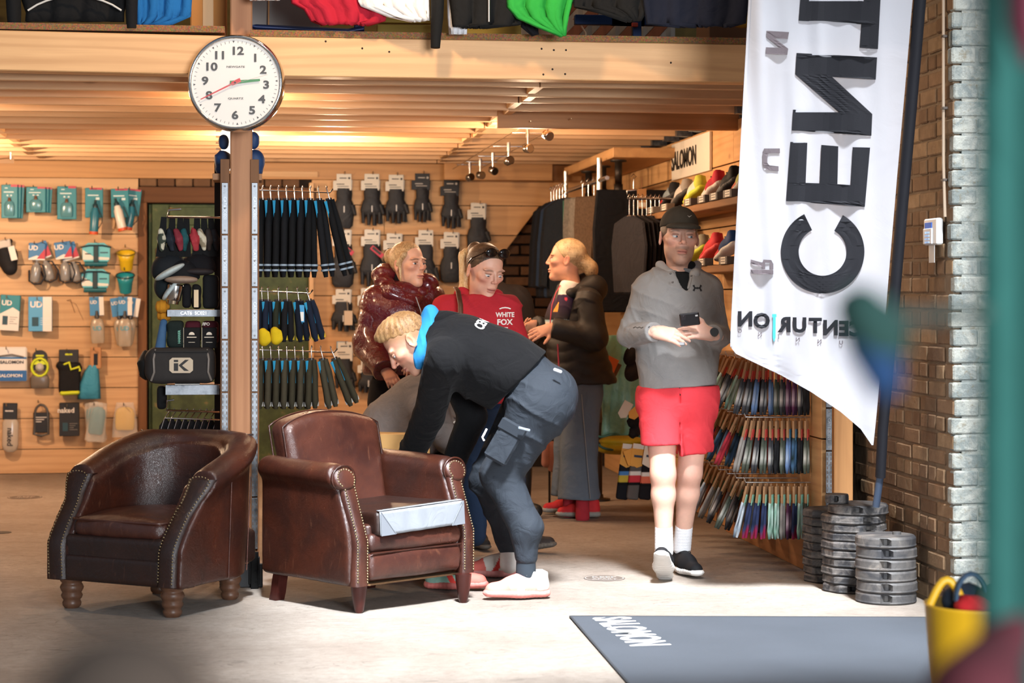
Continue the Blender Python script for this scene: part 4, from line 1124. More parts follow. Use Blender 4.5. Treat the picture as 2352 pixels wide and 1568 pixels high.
# ================================================================ things on the floor
def floor_things():
    a, b, c = on_z(1310, 1418), on_z(1440, 1568), on_z(2160, 1421)
    e1 = (c-a).normalized(); e2 = (b-a); 
    p = [a, a+e1*3.2, a+e1*3.2+e2.normalized()*4.2, a+e2.normalized()*4.2]
    mm = NT('mat'); v = mm.coords(); n = mm.noise(v, 300, 2); n2 = mm.noise(v, 3, 4)
    mm.P(Base_Color=mm.mix(n2, lin('#40444a'), lin('#4b4f56')), Roughness=.95, Specular_IOR_Level=.15); mm.bump(n, .5, .004)
    m = MB(); m.loft([[q+UP*.001 for q in p], [q+UP*.007 for q in p]], smooth=False); mat_ = m.build('entrance_mat', mm.m); tag(mat_, 'large grey entrance mat with white lettering on the concrete floor', 'mat')
    m = MB(); rim = [q+UP*.006 for q in p]; m.tube(rim+[rim[0]], .006, 6, flat=.6); m.build('mat_edge', plain('#2b2d31', .9), mat_)
    u = (on_z(1488, 1484)-on_z(1400, 1422)).normalized(); w = Vector((-u.y, u.x, 0)) if u.cross(UP).length else u
    cc = on_z(1442, 1453)+UP*.0085; Mx = Matrix((u, Vector((0, 0, 1)).cross(u), UP)).transposed().to_4x4(); Mx.translation = cc
    L = (on_z(1490, 1484)-on_z(1392, 1422)).length
    m = MB(); m.text('SALOMON', 1.0, Mx @ Matrix.Diagonal((L/4.55, .22, 1, 1)), depth=0, bold=.03, shear=0.0); m.build('lettering', plain('#d5d3d2', .9), mat_)
    for x, y, r, lab in ((1388, 1328, .10, 'round dark floor sticker with white lettering in the bright part of the floor'), (57, 1142, .115, 'round floor sticker far left beyond the tub armchair'), (2, 1223, .06, 'small dark round drain cover at the far left edge of the floor')):
        q = on_z(x, y); m = MB(); m.lathe([(.0001, .0022), (r, .0022), (r, .001)], 32, 0, TR(q.x, q.y, 0), False); s_ = m.build('floor_sticker', plain('#5d544e' if r != .06 else '#2b2623', .7)); tag(s_, lab, 'sticker')
        if r > .08:
            m = MB(); T0 = TR(q.x, q.y, .0026) @ RZ(-TH)
            m.text('KEEP', .055, T0 @ TR(0, .03, 0), depth=0, bold=.02); m.text('APART', .04, T0 @ TR(0, -.035, 0), depth=0, bold=.02); m.lathe([(r*.90, .0001), (r*.94, .0001)], 32, 0, TR(q.x, q.y, .0026), False, False)
            m.build('print', plain('#b5aaa2', .7), s_)
floor_things()
# ================================================================ people
# ---------------------------------------------------------------- man in a grey quarter-button top and red shorts
def man_grey():
    Y = 9.66; fw = (-FWD+RIGHT*.12).normalized()
    J = {k: at(*v) for k, v in dict(pel=(1557, 905, Y), chest=(1556, 705, Y-.01), sl=(1624, 664, Y+.02), sr=(1490, 662, Y), el=(1652, 772, Y+.02), er=(1444, 770, Y-.02),
         wl=(1637, 768, Y-.24), wr=(1503, 762, Y-.26), hl=(1598, 925, Y), hr=(1515, 925, Y), kl=(1584, 1085, Y+.02), kr=(1523, 1090, Y-.14), al=(1568, 1240, Y+.16), ar=(1525, 1245, Y-.10), neck=(1560, 622, Y+.01), head=(1560, 545, Y-.01)).items()}
    hs = 1.13; HM = basis((-FWD+RIGHT*.10+UP*-.03), UP+RIGHT*.04, J['head'])
    nk = HM.inverted() @ (J['neck']+DN*.03)
    chunks = [(local(head_field(False, [x/hs for x in nk]), HM, hs), .0036)]
    tor = sdf(torso_items(J['pel'], J['chest'], J['sl'], J['sr'], fw, g=-.012)+arm_items(J['sl'], J['el'], J['wl'], g=-.006)+arm_items(J['sr'], J['er'], J['wr'], g=-.006)+[(s_cone(J['chest'], J['neck'], .06, .056), .05)])
    chunks.append((tor, .014))
    chunks.append((sdf(leg_items(J['hl'], J['kl'], J['al'])+leg_items(J['hr'], J['kr'], J['ar'])), .008))
    # hands meet round the phone
    fl = (at(1560, 752, Y-.33)-J['wl']).normalized(); ML = basis(fl, -FWD*.75+UP*.35, J['wl'])
    chunks.append((sdf(hand_items(ML, 1, (.25, .3, .35, .4), .06, (.95, -.1), 1.06)), .0032))
    fr = (at(1578, 776, Y-.33)-J['wr']).normalized(); MR = basis(fr, -FWD*.8+UP*.5, J['wr'])
    chunks.append((sdf(hand_items(MR, -1, (.28, .3, .33, .36), .03, (.3, .5), 1.06)), .0032))
    Rm = np.array(HM)[:3, :3]
    def col(P):
        Q = (P-npv(HM.translation))@Rm/hs; c = head_colors(Q, '#d9a78f', stubble=.5, brow='#6b4c38', red=.4); far = (np.abs(Q).max(1) > .16)
        c[far] = lin('#dcae9a')[:3]
        kn = np.minimum(np.linalg.norm(P-npv(J['kl']), axis=1), np.linalg.norm(P-npv(J['kr']), axis=1)); m = np.exp(-(kn/.075)**2)[:, None]*.4
        return c*(1-m)+npv(lin('#b96a58')[:3])*m
    o = finish(soft('person', chunks, attr_cloth(.5, .12, .4, sss=.12, var=.08, scale=60), None, color=col), 'man in grey long-sleeved top, red shorts and dark cap looking up from his phone')
    eyes(o, HM, hs, (-.55, .9, -.02), '#6e7d86')
    # stubbled hair under the cap, cap with brim
    hair = sdf([(s_ell((0, -.016, .030), (.0785, .098, .089)), 0), (s_half((0, .045, 0), (0, 1, 0)), .004, '&'), (s_half((0, 0, -.005), (0, .35, -1)), .004, '&')])
    soft('hair', [(local(hair, HM, hs), .005, folds(.001, 120, 90))], hairmat('#5f4838', '#3c2c22', '#7b6250'), o)
    cap = sdf([(s_ell((0, -.012, .044), (.083, .104, .090)), 0), (s_half((0, 0, .042), (0, .12, -1)), .006, '&')])
    cm = cloth('#3a342c', .9, .25, 30, .5)
    cp = soft('cap', [(local(cap, HM, hs), .005, folds(.0012, 60, 50))], cm, o)
    brim = sdf([(s_ell((0, .085, .043), (.074, .082, .020)), 0), (s_ell((0, .075, .018), (.084, .10, .030)), .004, '-'), (s_half((0, .055, 0), (0, -1, -.2)), .004, '&')])
    soft('brim', [(local(brim, HM, hs), .0042)], cm, cp)
    bm2 = MB(); bm2.ball((0, -.012, .134), (.008, .008, .004), 8, 5, 0, HM @ Matrix.Scale(hs, 4)); bm2.build('button', cm, cp)
    pz = HM @ (Vector((-.045, .062, .085))*hs)
    decal(cp, [strip2([(-.011, .004), (-.004, -.004), (.011, .005)], [.001, .004, .001])], at(1585, 496, Y-.1), RIGHT, UP, FWD, plain('#b9b4ac', .6), 'emblem')
    # grey top
    g = .020
    top = sdf(torso_items(J['pel'], J['chest'], J['sl'], J['sr'], fw, (.170, .172, .180), (.76, .74, .68), g, .046)+ [(s_cone(J['chest']+UP*.05, J['neck']+DN*.02, .11, .080), .07)])
    wl_, wr_ = J['wl'], J['wr']
    nv = (J['neck']-fw*.0)
    vee = s_cone(nv+fw*.105+UP*.0, nv+fw*.150+DN*.118, .046, .008)
    top = sdf([(cut(top, [(J['pel']+UP*.030, DN+fw*.04+RIGHT*.06), (nv+UP*.022, UP+fw*.25)]), 0), (sleeve(J['sl'], J['el'], wl_, (.056, .044, .036), .013), .03), (sleeve(J['sr'], J['er'], wr_, (.056, .044, .036), .013), .03), (s_cone(nv+UP*.10, nv+DN*.02, .064, .058), .008, '-'), (vee, .006, '-')])
    def fld(P):
        a = folds(.0055, 14, 34, (.75, .1, .7), 2)(P); b = folds(.0075, 30, 60, RIGHT*.9+UP*.3, 5)(P)
        dl = np.minimum(np.linalg.norm(P-npv(J['el']), axis=1), np.linalg.norm(P-npv(J['er']), axis=1)); m = np.exp(-(dl/.14)**2)
        return a*(1-m)+b*m
    gm_ = cloth('#8a8785', .92, .10, 9, .5, fold=.35); T_ = soft('top', [(top, .0062, fld)], gm_, o)
    # dark undershirt, collar, buttons
    us = sdf([(s_cone(nv+UP*.015, nv+fw*.098+DN*.12, .068, .046), 0), (s_half(nv+UP*.022, UP+fw*.40), .006, '&'), (s_cone(nv+UP*.08, nv+DN*.0, .058, .052), .006, '-')])
    soft('undershirt', [(us, .005)], cloth('#191a1b', .95, .2, 30, .6), o)
    for sx, sd in ((1, 1), (-1, -1)):
        c0 = nv+RIGHT*(.088*sd)-fw*.015+UP*.028; c1 = nv+RIGHT*(.060*sd)+fw*.075+UP*(-.018); c2 = nv+RIGHT*(.022*sd)+fw*.120+DN*.085
        hd = sdf([(s_cone(c0, c1, .026, .026, UP, .9), 0), (s_cone(c1, c2, .022, .012), .02), (s_cone(nv+UP*.12, nv+DN*.03, .066, .066), .006, '-')])
        soft('collar', [(hd, .005, folds(.002, 30, 60))], cloth('#979492', .92, .1, 9, .5), T_)
        if sd > 0: soft('collar_lining', [(sdf([(s_cone(nv+RIGHT*.052+fw*.03+UP*.026, nv+RIGHT*.048+fw*.092+DN*.05, .022, .012), 0)]), .005)], cloth('#17181a', .95, .2, 30, .5), T_)
    for q in ((1540, 628), (1545, 648), (1588, 633)):
        m = MB(); m.lathe([(.0001, .004), (.0045, .004), (.005, 0)], 12, 0, facing(FACE, at(q[0], q[1], Y-.20))); m.build('button', metal('#6a6664', .4), T_)
    # chest emblem: two crossing arcs
    arcs = [strip2([(-.019, q*.014), (-.014, q*.003), (0, q*-.003), (.014, q*.003), (.019, q*.014)], [.010, .007, .004, .007, .010]) for q in (1, -1)]
    decal(T_, arcs, at(1605, 661, Y-.2), RIGHT, UP, FWD, plain('#1d1c1e', .8), 'emblem')
    decal(T_, [strip2([(-.03, -.003), (-.02, .003), (-.012, -.002), (-.004, .003), (.004, -.002), (.012, .003)], .0035), strip2([(.034, .002), (.042, .006)], .004)], at(1470, 752, Y-.2), RIGHT, UP, FWD, plain('#2a2829', .8), 'lettering')
    soft('undershirt_hem', [(cut(sdf(torso_items(J['pel']+DN*.03, J['chest'], J['sl'], J['sr'], fw, (.160, .16, .16), (.76, .74, .68), .010)), [(J['pel']+DN*.002, DN+RIGHT*-.10), (J['pel']+UP*.10, UP)]), .008)], cloth('#1c1c1e', .95), o)
    # shorts
    sh = sdf([(s_cone(J['hl']+UP*.02, J['hr']+UP*.02, .112, .112, fw, .98), 0), (s_cone(J['hl']+UP*.05, J['kl']+UP*.02, .104, .104), .05), (s_cone(J['hr']+UP*.05, J['kr']+UP*.02, .104, .106), .05), (s_cone(J['pel']+UP*.03, J['pel'], .165, .165, fw, .82), .05)])
    h0 = at(1515, 1022, Y-.1); h1 = at(1598, 1040, Y+.02)
    shl = cut(sh, [(h1, DN+RIGHT*.1), (J['pel']+UP*.045, UP), ((J['hl']+J['hr'])/2, -RIGHT)])
    shr = cut(sh, [(h0, DN+RIGHT*.02), (J['pel']+UP*.045, UP), ((J['hl']+J['hr'])/2+DN*.05, RIGHT)])
    shm = cloth('#cf3a42', .85, .08, 8, .25, fold=.3)
    soft('shorts', [(sdf([(shl, 0), (shr, .012)]), .0075, folds(.007, 15, 26, (.6, .3, .6), 1))], shm, o)
    # socks and trainers
    for nm, k, a, tilt, p, hd in (('l', 'kl', 'al', 0, (1582, 1299, Y+.14), RIGHT*.30-FWD), ('r', 'kr', 'ar', .55, (1523, 1325, Y-.13), -FWD-RIGHT*.16)):
        ax = (J[k]-J[a]).normalized()
        soft('sock', [(sdf([(s_cone(J[a]+ax*.075, J[a]-ax*.04, .043, .045), 0)]), .006, lambda P: .0013*np.sin(P[:, 2]*420))], cloth('#efeff2', .95, .05, 30, .7), o)
        F_ = Vector(hd).normalized(); 
        base = on_z(p[0], p[1]) if tilt == 0 else J[a]+DN*(J[a].z)
        M = basis(F_*math.cos(tilt)+UP*math.sin(tilt), UP*math.cos(tilt)-F_*math.sin(tilt), (J[a].x, J[a].y, .004+(.022 if tilt else 0)))
        shoe(o, M, '#1b1b1e', sole='#cfcac4' if tilt else '#e6e4e0', lace='#121214', L=.30, mid='#131315' if not tilt else None)
    # watch
    aw = (J['wl']-J['el']).normalized(); m = MB(); Mw = frame_of(aw.orthogonal(), aw, J['wl']-aw*.022)
    m.lathe([(.040, -.012), (.043, -.010), (.043, .010), (.040, .012)], 20, 0, Mw, caps=False); mw = m.build('watch', plain('#151516', .4), o)
    m = MB(); m.tube([J['wl']-aw*.022+(-FWD*.040+UP*.01), J['wl']-aw*.022+(-FWD*.053+UP*.014)], .021, 16); m.build('watch_face', plain('#1d1e20', .25), mw)
    # phone, held in both hands
    pm = MB(); pc = at(1584, 733, Y-.335); fr_ = frame_of(RIGHT+UP*.10-FWD*.12, -FWD*.8-UP*.35, pc)
    pm.box((0, 0, 0), (.092, .066, .010), fr_, b=.006); ph = pm.build('phone', plain('#1c1718', .25))
    tag(ph, 'black smartphone held by the man in the grey top', 'phone')
    m = MB(); m.box((-.028, .014, .006), (.022, .026, .003), fr_, b=.001); m.ball((-.028, .020, .008), (.005, .005, .002), 8, 4, 0, fr_); m.build('camera_bump', plain('#2a2426', .2), ph)
    m = MB(); m.box((.034, .018, .0055), (.012, .008, .001), fr_); m.build('flash', plain('#c9c6c4', .3), ph)
    # small bottle of gel under the hands
    m = MB(); m.box((0, 0, 0), (.04, .02, .012), facing(FACE, at(1563, 789, Y-.31)), b=.004); kk = m.build('key_fob', plain('#77777a', .3)); tag(kk, 'small grey key fob dangling under the fingers of the man in red shorts', 'key fob')
    return o
man_grey()
# ---------------------------------------------------------------- man in black bending over the box
def man_bent():
    Y = 9.12
    J = {k: at(*v) for k, v in dict(pel=(1228, 878, Y+.03), chest=(1070, 808, Y+.03), sl=(1018, 826, Y-.16), sr=(1030, 815, Y+.22), el=(985, 955, Y+.22), er=(1085, 955, Y+.30),
         wl=(928, 1080, Y+.52), wr=(1045, 1055, Y+.36), hl=(1242, 930, Y-.08), hr=(1222, 925, Y+.14), kl=(1150, 1090, Y-.06), kr=(1122, 1095, Y+.16), al=(1208, 1285, Y-.10), ar=(1170, 1270, Y+.30), neck=(985, 778, Y+.02), head=(938, 786, Y)).items()}
    dn = (DN*.52-RIGHT*.85).normalized(); fa = (DN*.88-RIGHT*.47).normalized()     # spine runs along dn reversed; belly faces fa
    hs = 1.14; HM = basis((DN*.76-RIGHT*.64-FWD*.08), (UP*.66-RIGHT*.74), J['head'])
    nk = HM.inverted() @ J['neck']
    ch = [(local(head_field(False, [x/hs for x in nk]), HM, hs), .0036)]
    ch.append((sdf(torso_items(J['pel'], J['chest'], J['sl'], J['sr'], fa, g=-.02)+arm_items(J['sl'], J['el'], J['wl'], g=-.012)+arm_items(J['sr'], J['er'], J['wr'], g=-.012)+[(s_cone(J['chest'], J['neck'], .06, .055), .05)]
        +leg_items(J['hl'], J['kl'], J['al'], g=-.01)+leg_items(J['hr'], J['kr'], J['ar'], g=-.01)), .012))
    for w, e, sd in (('wl', 'el', 1), ('wr', 'er', -1)):
        f = (J[w]-J[e]).normalized(); M = basis(f, (-FWD if sd > 0 else FWD)+UP*.3, J[w]); ch.append((sdf(hand_items(M, -sd, (.25, .35, .4, .4), .05, (.6, .4), 1.08)), .0036))
    Rm = np.array(HM)[:3, :3]
    hl = lambda Q: np.clip((Q[:, 2]-Q[:, 1]*.75+.005)/.03, 0, 1)*(np.abs(Q[:, 0]) > .03)*(Q[:, 1] < .065)
    def col(P):
        Q = (P-npv(HM.translation))@Rm/hs; c = head_colors(Q, '#d09a80', stubble=.35, brow='#a27a55', red=.5, hairc='#9a714b', hairline=hl); c[np.abs(Q).max(1) > .17] = lin('#d2a088')[:3]; return c
    o = finish(soft('person', ch, attr_cloth(.5, .12, .4, sss=.12, var=.08, scale=60), None, color=col), 'man in black sweatshirt and dark cargo trousers bent over a cardboard box')
    eyes(o, HM, hs, (0, 1, -.2), '#5f5a4c')
    hr = sdf([(s_ell((0, -.015, .034), (.0768, .0968, .0895)), 0), (s_ell((0, .026, .104), (.048, .056, .026)), .03), (s_half((0, .066, .06), (0, .9, -.55)), .008, '&'), (s_half((0, -.02, .022), (0, .62, -1)), .008, '&')])
    soft('hair', [(local(hr, HM, hs), .0048, lambda P: .0014*np.sin(230*(P@npv(RIGHT))+90*P[:, 2]+5*wob(P, 22))+.0016*wob(P, 60))], hairmat('#a27a4e', '#6b4a2c', '#bf9868'), o)
    bk = cloth('#101012', .95, .2, 12, .6, .03, fold=.5)
    g = .022
    up_ = (J['chest']-J['pel']).normalized()
    tor = sdf(torso_items(J['pel'], J['chest'], J['sl'], J['sr'], fa, (.152, .178, .185), (.86, .80, .76), g, .070)+[(s_cone(J['chest']+fa*.03, J['pel']+fa*.07-up_*.02, .15, .13), .06), (s_cone(J['chest'], J['neck']-(J['head']-J['neck'])*.05, .115, .082), .06)])
    tor = cut(tor, [(J['pel']+up_*.06-RIGHT*.0, -up_+fa*.35), (J['neck']+dn*.012, dn)], .01)
    top = sdf([(tor, 0), (sleeve(J['sl'], J['el'], J['wl'], (.070, .060, .046), .016), .045), (sleeve(J['sr'], J['er'], J['wr'], (.066, .056, .044), .016), .045)])
    def fld(P):
        a = folds(.0055, 12, 30, RIGHT*.5+UP*.8, 7)(P); b = folds(.006, 20, 50, RIGHT*.95+UP*.3, 3)(P); m = np.clip((P@npv(RIGHT)-npv(J['chest'])@npv(RIGHT))/.1, 0, 1)
        return a*m+b*(1-m)
    T_ = soft('sweatshirt', [(top, .0075, fld)], bk, o)
    # neck gaiter and collar
    nm = J['neck']; ax = (J['head']+UP*.02-nm).normalized()
    hd = sdf([(s_cone(nm-ax*.05+UP*.02, nm+ax*.012+UP*.012, .092, .078), 0), (s_ell(nm+UP*.085+RIGHT*.075, (.10, .075, .045)), .04)])
    soft('hood', [(hd, .006, folds(.004, 25, 50, RIGHT+UP*.4, 2))], bk, T_)
    ga = sdf([(s_cone(at(988, 735, Y+.02), at(966, 812, Y-.03), .074, .074, ax, .60), 0), (s_cone(at(985, 775, Y+.02), at(975, 780, Y+.02), .083, .083), .03)])
    soft('neck_gaiter', [(ga, .0055, folds(.004, 30, 60, RIGHT+UP*.3, 6))], cloth('#2f86c4', .9, .2, 20, .4), o)
    # lettering across the shoulders
    decal(T_, [txt2('CENT', .062, .03, .9, .05, 0, .45)], at(1093, 742, Y-.10), (RIGHT*.62+UP*.35+FWD*.70).normalized(), (RIGHT*-.72+UP*.45+FWD*.5).normalized(), (DN*.62+FWD*.78), plain('#e9e6e2', .8), 'lettering', .003)
    # trousers
    tm = cloth('#292e35', .8, .12, 10, .35, fold=.5); kn = J['kl']
    tl = sdf([(s_cone(J['hl'], J['hr'], .135, .135), 0), (s_cone(J['pel']+up_*.05, J['hl'], .145, .135, fa, .95), .05), (s_cone(at(1262, 905, Y-.03), at(1255, 930, Y+.08), .135, .13), .05), (s_cone(J['hl'], kn, .132, .095), .05), (s_cone(kn, J['al']+UP*.14, .092, .078), .03), (s_cone(J['al']+UP*.14, J['al']+UP*.02, .076, .058), .04),
              (s_cone(J['hr'], J['kr'], .125, .092), .05), (s_cone(J['kr'], J['ar']+UP*.1, .088, .082), .03), (s_cone(J['ar']+UP*.1, J['ar']+UP*.03, .08, .054), .04)])
    tl = cut(tl, [(J['pel']+up_*.10, up_)])
    def tf(P):
        a = folds(.008, 13, 28, (RIGHT*.45+UP*.9), 1)(P); m = np.exp(-((P[:, 2]-npv(J['al'])[2]-.1)/.12)**2); return a*(1+m*1.2)
    t_ = soft('trousers', [(tl, .0075, tf)], tm, o)
    # cargo pocket with flap, fly string, cuff tab
    pk = frame_of((kn-J['hl']).normalized()*.94+RIGHT*.0, -FWD, at(1166, 1010, Y-.235))
    m = MB(); m.box((.030, -.005, -.022), (.17, .112, .03), pk, b=.012); m.build('pocket', tm, t_)
    m = MB(); m.box((-.052, -.006, -.012), (.058, .125, .024), pk, b=.008); m.build('pocket_flap', cloth('#262b32', .8, .12, 10, .35), t_)
    m = MB(); m.tube([at(1118, 985, Y-.22), at(1108, 1004, Y-.24), at(1112, 1012, Y-.24)], .005, 6); m.build('drawstring', plain('#e4e1dc', .8), t_)
    m = MB(); m.box((0, 0, 0), (.055, .012, .010), facing(FACE, at(1204, 985, Y-.265)) @ RZ(-.25), b=.003); m.build('reflective_tab', plain('#76808b', .5), t_)
    m = MB(); m.box((0, 0, 0), (.04, .014, .008), facing(FACE, at(1281, 851, Y-.20)) @ RZ(-.35), b=.004); m.build('waist_tag', plain('#dfe2e8', .5), T_)
    # shoes, socks
    soft('sock', [(sdf([(s_cone(J['al']+UP*.03, J['al']+DN*.07, .043, .046), 0)]), .006)], cloth('#2b3138', .95), o)
    soft('sock', [(sdf([(s_cone(J['ar']+UP*.03, J['ar']+DN*.05, .043, .046), 0)]), .006)], cloth('#e6e2dc', .95), o)
    M = basis(-RIGHT*1.0-FWD*.22, UP, (J['al'].x, J['al'].y, .004)); M.translation = on_z(1222, 1374)+UP*.004
    shoe(o, M, '#d98c7e', toe='#d97c70', heel='#d9cdbd', stripe='#d9cdbd', sole='#d08078', L=.315, lace='#f6efe6', mid='#f0a095')
    M = basis(-RIGHT*1.0-FWD*.12, UP, on_z(1166, 1326)+UP*.004)
    shoe(o, M, '#d3ccc2', toe='#c9645a', stripe='#c03a34', sole='#c9807a', L=.315, lace='#f6efe6')
    return o
man_bent()

# ---------------------------------------------------------------- the box he lifts, and the person crouching behind it
cardm = cloth('#c3975f', .8, .08, 5, .2)
def carton(name, c, d, rot, label, flaps=True):
    t = thing(name, (c[0], c[1], c[2]-d[2]/2), label, 'box'); M = TR(*c) @ RZ(rot); w = .005
    for k, (p, q) in enumerate((((0, -d[1]/2, 0), (d[0], w, d[2])), ((0, d[1]/2, 0), (d[0], w, d[2])), ((-d[0]/2, 0, 0), (w, d[1], d[2])), ((d[0]/2, 0, 0), (w, d[1], d[2])), ((0, 0, -d[2]/2), (d[0], d[1], w)))):
        part('side_panel' if k < 4 else 'base_panel', cardm, t, lambda m: m.box(p, q, M))
    if flaps:
        for sx in (-1, 1):
            part('flap', cardm, t, lambda m: m.box((sx*d[0]*.02, sx*d[1]*.27, d[2]/2), (d[0], d[1]*.46, w), M @ TR(0, 0, 0)))
    return t
bc = at(922, 1078, 9.84); carton('cardboard_box', (bc.x, bc.y, bc.z), (.275, .26, .36), -.1, 'open cardboard box held by the bent man behind the right-hand leather armchair')

def person_crouch():
    Y = 10.04
    J = {k: at(*v) for k, v in dict(pel=(878, 1085, Y+.10), chest=(960, 945, Y+.02), sl=(985, 940, Y-.18), sr=(985, 925, Y+.20), el=(1030, 1010, Y-.16), er=(1040, 1000, Y+.04), wl=(1046, 945, Y-.06), wr=(1056, 995, Y-.02),
         hl=(895, 1110, Y-.08), hr=(900, 1105, Y+.18), kl=(1030, 1075, Y-.02), kr=(1015, 1200, Y+.22), al=(1018, 1300, Y-.65), ar=(900, 1300, Y+.25), neck=(1006, 895, Y), head=(1022, 868, Y+.06)).items()}
    fa = (RIGHT*.75+DN*.65).normalized()
    hs = 1.0; HM = basis(RIGHT*.9+DN*.5, UP, J['head']); nk = HM.inverted() @ J['neck']
    ch = [(local(head_field(False, nk), HM, hs), .006), (sdf(torso_items(J['pel'], J['chest'], J['sl'], J['sr'], fa, g=-.02)+arm_items(J['sl'], J['el'], J['wl'], g=-.01)+arm_items(J['sr'], J['er'], J['wr'], g=-.01)+leg_items(J['hl'], J['kl'], J['al'], g=-.01)+leg_items(J['hr'], J['kr'], J['ar'], g=-.01)), .014)]
    f = (at(1052, 915, Y-.08)-J['wl']).normalized(); ch.append((sdf(hand_items(basis(f, -FWD, J['wl']), 1, (.4, .5, .5, .5), .04, (.5, .4))), .004))
    o = finish(soft('person', ch, attr_cloth(.5, .12, .4, var=.08), None, color=lambda P: np.tile(npv(lin('#b98a72')[:3]), (len(P), 1))), 'crouching person in grey sweatshirt behind the cardboard box, mostly hidden by the bent man')
    sw = cloth('#7d7775', .95, .12, 40, .7, fold=.4); g = .022; up_ = (J['chest']-J['pel']).normalized()
    tp = sdf([(sdf(torso_items(J['pel'], J['chest'], J['sl'], J['sr'], fa, (.19, .20, .18), (.84, .80, .76), g, .07)+[(s_cone(at(905, 985, Y+.02), at(965, 930, Y), .175, .15), .06)]), 0), (sleeve(J['sl'], J['el'], J['wl'], (.062, .056, .042), .014), .04), (sleeve(J['sr'], J['er'], J['wr'], (.062, .056, .042), .014), .04)])
    tp = cut(tp, [(J['pel']-up_*.02, -up_)], .01)
    T_ = soft('sweatshirt', [(tp, .009, folds(.005, 12, 30, RIGHT*.6+UP*.6, 4))], sw, o)
    soft('collar', [(sdf([(s_cone(at(957, 866, Y-.02), at(964, 890, Y-.02), .022, .034), 0)]), .006)], sw, T_)
    soft('hair', [(local(sdf([(s_ell((0, -.02, .036), (.080, .10, .09)), 0), (s_half((0, .05, 0), (0, 1, 0)), .004, '&')]), HM, hs), .006)], hairmat('#4a382c', '#2a1f18', '#5d4938'), o)
    m = MB(); m.tube([at(1040, 950, Y-.20)+RIGHT*(.03*math.sin(a))+UP*(.045*math.cos(a)) for a in (0, .5, 1, 1.5, 2, 2.5, 3)], .006, 6); m.build('bracelet', plain('#e8e4de', .7), o)
    tr = sdf([(s_cone(J['hl'], J['kl'], .115, .085), 0), (s_cone(J['kl'], J['al']+UP*.05, .085, .065), .03), (s_cone(J['hr'], J['kr'], .115, .085), .04), (s_cone(J['kr'], J['ar'], .08, .065), .03), (s_cone(J['hl'], J['hr'], .14, .14), .05)])
    soft('trousers', [(tr, .009, folds(.006, 16, 30, (.5, .3, .7), 2))], cloth('#3d3638', .85, .12, 12, .4), o)
    M = basis(RIGHT*1.0-FWD*.15, UP, on_z(1014, 1354)+UP*.004)
    shoe(o, M, '#8fb7a6', toe='#cf5a50', stripe='#d8453c', heel='#86ab9c', sole='#b8625a', L=.31)
    M = basis(RIGHT*.5+FWD*.6, UP, on_z(905, 1335)+UP*.004); shoe(o, M, '#8fb7a6', toe='#cf5a50', sole='#b8625a', L=.30)
    return o
person_crouch()

